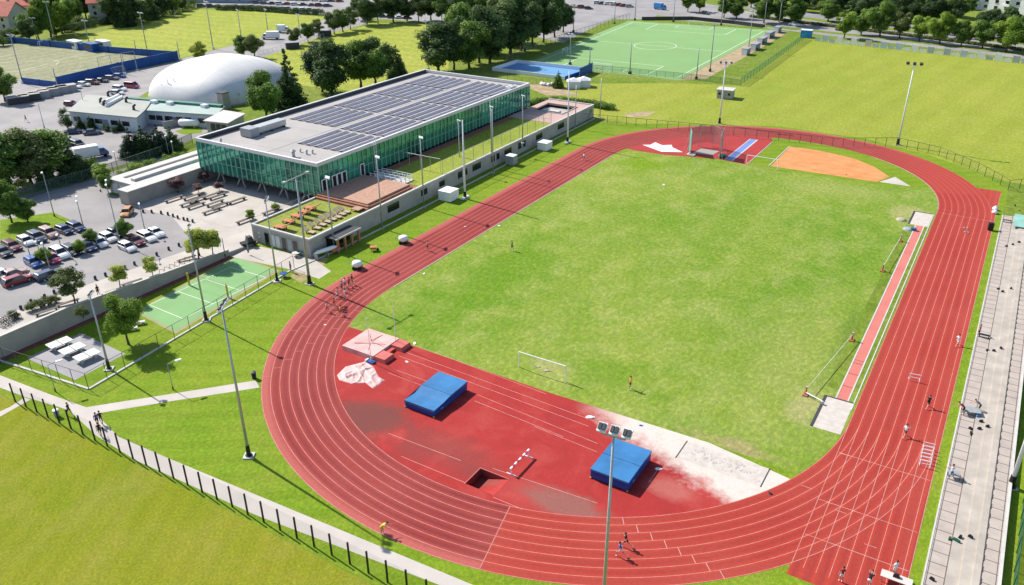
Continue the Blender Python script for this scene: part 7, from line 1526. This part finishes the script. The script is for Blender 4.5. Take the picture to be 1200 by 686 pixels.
def figure(pose):
    """one continuous skinned figure facing +x; returns body and hair meshes with faces tagged skin, shirt, shorts, shoe"""
    V = []; E = []; Rd = []; T = []
    def v(p, r, par, tag):
        V.append(Vector(p)); Rd.append(r if isinstance(r, tuple) else (r, r)); T.append(tag)
        if par is not None: E.append((par, len(V)-1))
        return len(V)-1
    hp = pose.get('hip', .93); ln = pose.get('lean', 0.0); C = lambda a: Vector((math.sin(a), 0, math.cos(a)))
    pel = v((0, 0, hp), (.14, .105), None, 2); w1 = v(Vector((0, 0, hp))+C(ln)*.17, (.125, .095), pel, 1); ch = v(Vector((0, 0, hp))+C(ln)*.37, (.155, .11), w1, 1); nb = v(Vector((0, 0, hp))+C(ln)*.53, .075, ch, 1)
    hl = pose.get('head', ln*.4); nk = v(V[nb]+C(hl)*.07, .052, nb, 0); h1 = v(V[nk]+C(hl)*.07, .078, nk, 0); h2 = v(V[h1]+C(hl)*.085, .092, h1, 0); h3 = v(V[h2]+C(hl)*.075, .07, h2, 0)
    f = Vector((math.cos(hl), 0, -math.sin(hl))); v(V[h1]+C(hl)*.04+f*.105, .014, h1, 0)
    for s in (-1, 1): v(V[h1]+C(hl)*.05+Vector((0, s*.095, 0)), .014, h1, 0)
    feet = []
    for s, (th, kn) in zip((1, -1), pose['legs']):
        h_ = v((0, s*.095, hp-.06), .09, pel, 2); d = Vector((math.sin(th), 0, -math.cos(th))); m1 = v(V[h_]+d*.26, .075, h_, 2); k_ = v(V[h_]+d*.42, .055, m1, 0)
        d2 = Vector((math.sin(th-kn), 0, -math.cos(th-kn))); c1 = v(V[k_]+d2*.16, .052, k_, 0); an_ = v(V[k_]+d2*.40, .035, c1, 0); dz = pose.get('foot', 0); hl_ = v(V[an_]+d2*.055, .04, an_, 3); fd = Vector((-d2.z, 0, d2.x)); v(V[hl_]+fd*.17, .033, hl_, 3); feet.append(V[hl_].z-.04); feet.append(V[-1].z-.033)
    for s, (sa, el, out) in zip((1, -1), pose['arms']):
        s1 = v(V[ch]+C(ln)*.09+Vector((0, s*.175, 0)), .058, ch, 1); d = Vector((math.sin(sa)*math.cos(out), s*math.sin(out), -math.cos(sa)*math.cos(out))); u1 = v(V[s1]+d*.14, .045, s1, 1); e_ = v(V[s1]+d*.29, .037, u1, 0)
        d2 = Vector((math.sin(sa+el)*math.cos(out), s*math.sin(out)*.7, -math.cos(sa+el)*math.cos(out))).normalized(); wr = v(V[e_]+d2*.24, .024, e_, 0); pm_ = v(V[wr]+d2*.055, (.03, .02), wr, 0); sd = Vector((1, 0, 0)) if abs(d2.x) < .8 else Vector((0, 0, 1)); sd = (sd-d2*sd.dot(d2)).normalized(); cu_ = d2.cross(sd)*-s
        for k_, (o_, l_) in enumerate(((-.03, .065), (-.01, .08), (.011, .075), (.031, .055))):
            a_ = v(V[pm_]+d2*.045+sd*o_, .0095, pm_, 0); b_ = v(V[a_]+d2*l_*.55+cu_*.01, .009, a_, 0); v(V[b_]+d2*l_*.4+cu_*.022, .0085, b_, 0)
        t_ = v(V[wr]+d2*.03+sd*.04, .0105, pm_, 0); v(V[t_]+d2*.04+sd*.012, .0095, t_, 0)
    dz = -min(feet)
    me = bpy.data.meshes.new('body'); me.from_pydata([(a.x, a.y, a.z+dz) for a in V], E, []); ob = bpy.data.objects.new('person_build', me); COL.objects.link(ob)
    sk = ob.modifiers.new('skin', 'SKIN'); sk.use_smooth_shade = True
    for i, r_ in enumerate(Rd): me.skin_vertices[0].data[i].radius = r_
    me.skin_vertices[0].data[0].use_root = True
    sb_ = ob.modifiers.new('sub', 'SUBSURF'); sb_.levels = 1; sb_.render_levels = 1
    bpy.context.view_layer.update(); dg = bpy.context.evaluated_depsgraph_get(); out = bpy.data.meshes.new_from_object(ob.evaluated_get(dg)); out.name = 'body'
    bpy.data.objects.remove(ob); segs = [(V[a]+Vector((0, 0, dz)), V[b]+Vector((0, 0, dz)), max(T[a], 0) if T[a] == T[b] or T[b] == 0 and False else T[b]) for a, b in E]
    for m_ in (SKIN, CLO['white'], CLO['black'], CLO['white']): out.materials.append(m_)
    for p_ in out.polygons:
        c_ = p_.center; bd, bt = 9, 0
        for a, b, t in segs:
            ab = b-a; u = max(0, min(1, (c_-a).dot(ab)/max(1e-9, ab.length_squared))); d_ = (c_-(a+ab*u)).length
            if d_ < bd: bd, bt = d_, t
        p_.material_index = bt; p_.use_smooth = True
    hm = MB(); hc = V[h2]+Vector((0, 0, dz))+C(hl)*.012-f*.012; rg = []
    for k_ in range(6):
        t = .18+k_/5*1.38; rr_ = .108*math.cos(t-.18) if k_ < 5 else .004; rg.append([tuple(hc+f*(rr_*math.cos(2*pi*i/12)-(.02 if k_ < 2 else 0))+Vector((0, rr_*.92*math.sin(2*pi*i/12), 0))+C(hl)*(.115*math.sin(t)-.02)) for i in range(12)])
    hm.loft(rg); return out, hm.mesh('hair', [HAIRD], True)
POSE = {'stand': dict(legs=[(.05, .03), (-.05, .03)], arms=[(.06, .2, .12), (-.04, .25, .12)]), 'walk': dict(legs=[(.42, .1), (-.36, .25)], arms=[(-.4, .3, .1), (.4, .4, .1)], lean=.05), 'run': dict(legs=[(.85, 1.0), (-.45, .75)], arms=[(-.7, 1.5, .12), (.6, 1.5, .12)], lean=.2, hip=.95), 'bend': dict(legs=[(.35, .35), (.15, .3)], arms=[(1.0, .4, .1), (.8, .5, .15)], lean=1.0, hip=.86, head=.7), 'sit': dict(legs=[(1.45, 1.5), (1.35, 1.4)], arms=[(.5, .8, .1), (.4, .9, .1)], lean=.1, hip=.5), 'reach': dict(legs=[(.2, .1), (-.2, .15)], arms=[(1.3, .3, .3), (-.5, .8, .3)], lean=.1)}
PB = {k_: figure(p_) for k_, p_ in POSE.items()}
def person(x, y, pose, rz, shirt, shorts, label, hair=None, shoe='white', z=.02, up=False, s=1.08, tall=1.0, group=None):
    p = (U if up else P)(x, y); root = thing('person', label, 'person', (p.x, p.y, p.z+z), rz, group); root.scale = (s*1.12, s*1.12, s)
    b = link('body', PB[pose][0], root); h_ = link('hair', PB[pose][1], root)
    for i, m_ in ((1, CLO[shirt]), (2, CLO[shorts]), (3, CLO[shoe])): b.material_slots[i].link = 'OBJECT'; b.material_slots[i].material = m_
    if hair: h_.material_slots[0].link = 'OBJECT'; h_.material_slots[0].material = hair
    return root
for a in [(501, 294, 'stand', 1.2, 'pink', 'black', 'person in a pink top and black shorts standing alone on the left straight'), (401, 342, 'walk', 1.3, 'grey', 'black', 'person in grey and black at the left of the front group on the left straight'), (404.5, 338, 'walk', 1.4, 'white', 'navy', 'person in white and navy in the middle of the front group on the left straight'), (409, 336.5, 'run', 1.3, 'red', 'black', 'person in a red top and black shorts in the front group on the left straight'), (413, 334, 'walk', 1.3, 'black', 'red', 'person in a black top and red shorts at the right of the front group'),
          (395, 349, 'run', 1.2, 'pink', 'white', 'person in a pink top behind the front group on the left straight'), (405, 351, 'stand', 1.3, 'white', 'white', 'person dressed all in white on the left straight, behind the front group'), (383, 366, 'run', 1.1, 'pink', 'red', 'person in pink and red running at the left of the rear group at the bend'), (391.5, 362, 'run', 1.1, 'red', 'pink', 'person in red and pink running in the middle of the rear group at the bend'), (399, 370, 'run', 1.1, 'orange', 'red', 'person in orange and red running at the right of the rear group at the bend'),
          (684, 188, 'run', 1.2, 'white', 'black', 'person in a white top running far up the left straight'), (600, 294, 'walk', .4, 'black', 'navy', 'person in dark clothes walking alone on the left part of the infield'), (738, 456, 'reach', .9, 'orange', 'black', 'person in an orange top and black shorts on the infield by the near goal'), (727, 652, 'run', 3.3, 'blue', 'white', 'person in a blue top running on the near bend'), (733.5, 641, 'run', 3.3, 'black', 'black', 'person in black running beside the one in blue on the near bend'),
          (447, 626, 'bend', .5, 'yellow', 'yellow', 'person in yellow bending at the outer edge of the near bend'), (1121, 405, 'run', 1.3, 'white', 'white', 'person in white running at the outer edge of the right straight'), (1086.5, 478, 'run', 1.3, 'black', 'black', 'person in black running in the middle of the right straight'), (1059.5, 512, 'run', 1.3, 'white', 'black', 'person in white and black running nearest the hurdle stack'), (985, 682, 'stand', 2.0, 'red', 'white', 'person in a red top and white trousers at the bottom of the sprint lanes'), (1017, 689, 'bend', 1.5, 'black', 'white', 'person in a black top bending at the bottom edge of the sprint lanes'), (1047, 675, 'stand', 2.4, 'white', 'white', 'person all in white standing by the white table'),
          (115, 499, 'walk', 2.6, 'violet', 'black', 'person in a violet top walking on the path, left of the dark pair'), (119.5, 497, 'walk', 2.6, 'black', 'grey', 'person in a black top walking beside the violet one on the path'), (118, 511, 'walk', 2.6, 'black', 'black', 'person all in black on the path behind the first fence posts'), (82, 487, 'walk', .3, 'black', 'navy', 'person in dark clothes alone where the paths meet'), (341, 319, 'stand', .5, 'navy', 'navy', 'person in navy by the forecourt corner of the ball court'), (116, 347, 'stand', 0, 'black', 'black', 'person in black standing on the walkway by the slatted bench'), (7, 254, 'walk', 0, 'black', 'navy', 'person in dark clothes on the road at the left edge'), (31, 143, 'walk', .2, 'grey', 'black', 'person in grey walking on the pale yard at the left'), (362, 299, 'stand', .4, 'red', 'black', 'person in red standing at the front corner of the podium')]:
    person(a[0], a[1], a[2], a[3], a[4], a[5], a[6], up=(a[0] < 120 and a[1] < 360), z=.03 if a[0] < 120 and a[1] < 360 else .02)
for (x, y, po, sh, so, l_) in ((1128, 487, 'bend', 'red', 'black', 'person in a red top bending beside the grey gear table on the steps'), (1146, 395, 'stand', 'red', 'black', 'person in red standing beside the low black bench'), (1113.5, 562, 'reach', 'white', 'blue', 'person in white and blue standing at the dark gear crate'), (1147, 484, 'bend', 'grey', 'black', 'person in grey leaning over the gear table')):
    person(x, y, po, 3.0, sh, so, l_, z=.127)
# ------------------------------------------------------------------ daylight
w = bpy.data.worlds.new('World'); scene.world = w; w.use_nodes = True
SUN_EL, SUN_AZ = rad(41.0), rad(173.0)                      # direction the light comes from, counter-clockwise from +x
sky = w.node_tree.nodes.new('ShaderNodeTexSky'); sky.sky_type = 'NISHITA'; sky.sun_disc = False; sky.sun_elevation = SUN_EL; sky.sun_rotation = pi/2-SUN_AZ; sky.air_density = 1.0; sky.dust_density = .6
bg = w.node_tree.nodes['Background']; w.node_tree.links.new(sky.outputs[0], bg.inputs[0]); bg.inputs[1].default_value = .115
sl = bpy.data.lights.new('sun', 'SUN'); so = bpy.data.objects.new('sun', sl); COL.objects.link(so); sl.energy = 4.8; sl.angle = rad(.53); sl.color = (1.0, .945, .865)
sd = Vector((math.cos(SUN_EL)*math.cos(SUN_AZ), math.cos(SUN_EL)*math.sin(SUN_AZ), math.sin(SUN_EL))); so.rotation_euler = sd.to_track_quat('Z', 'Y').to_euler(); so.location = (0, 0, 200)
vs = scene.view_settings; vs.view_transform = 'Standard'; vs.look = 'None'; vs.gamma = 1.0; vs.exposure = .66; vs.use_curve_mapping = False
scene.cycles.max_bounces = 5; scene.cycles.transparent_max_bounces = 12
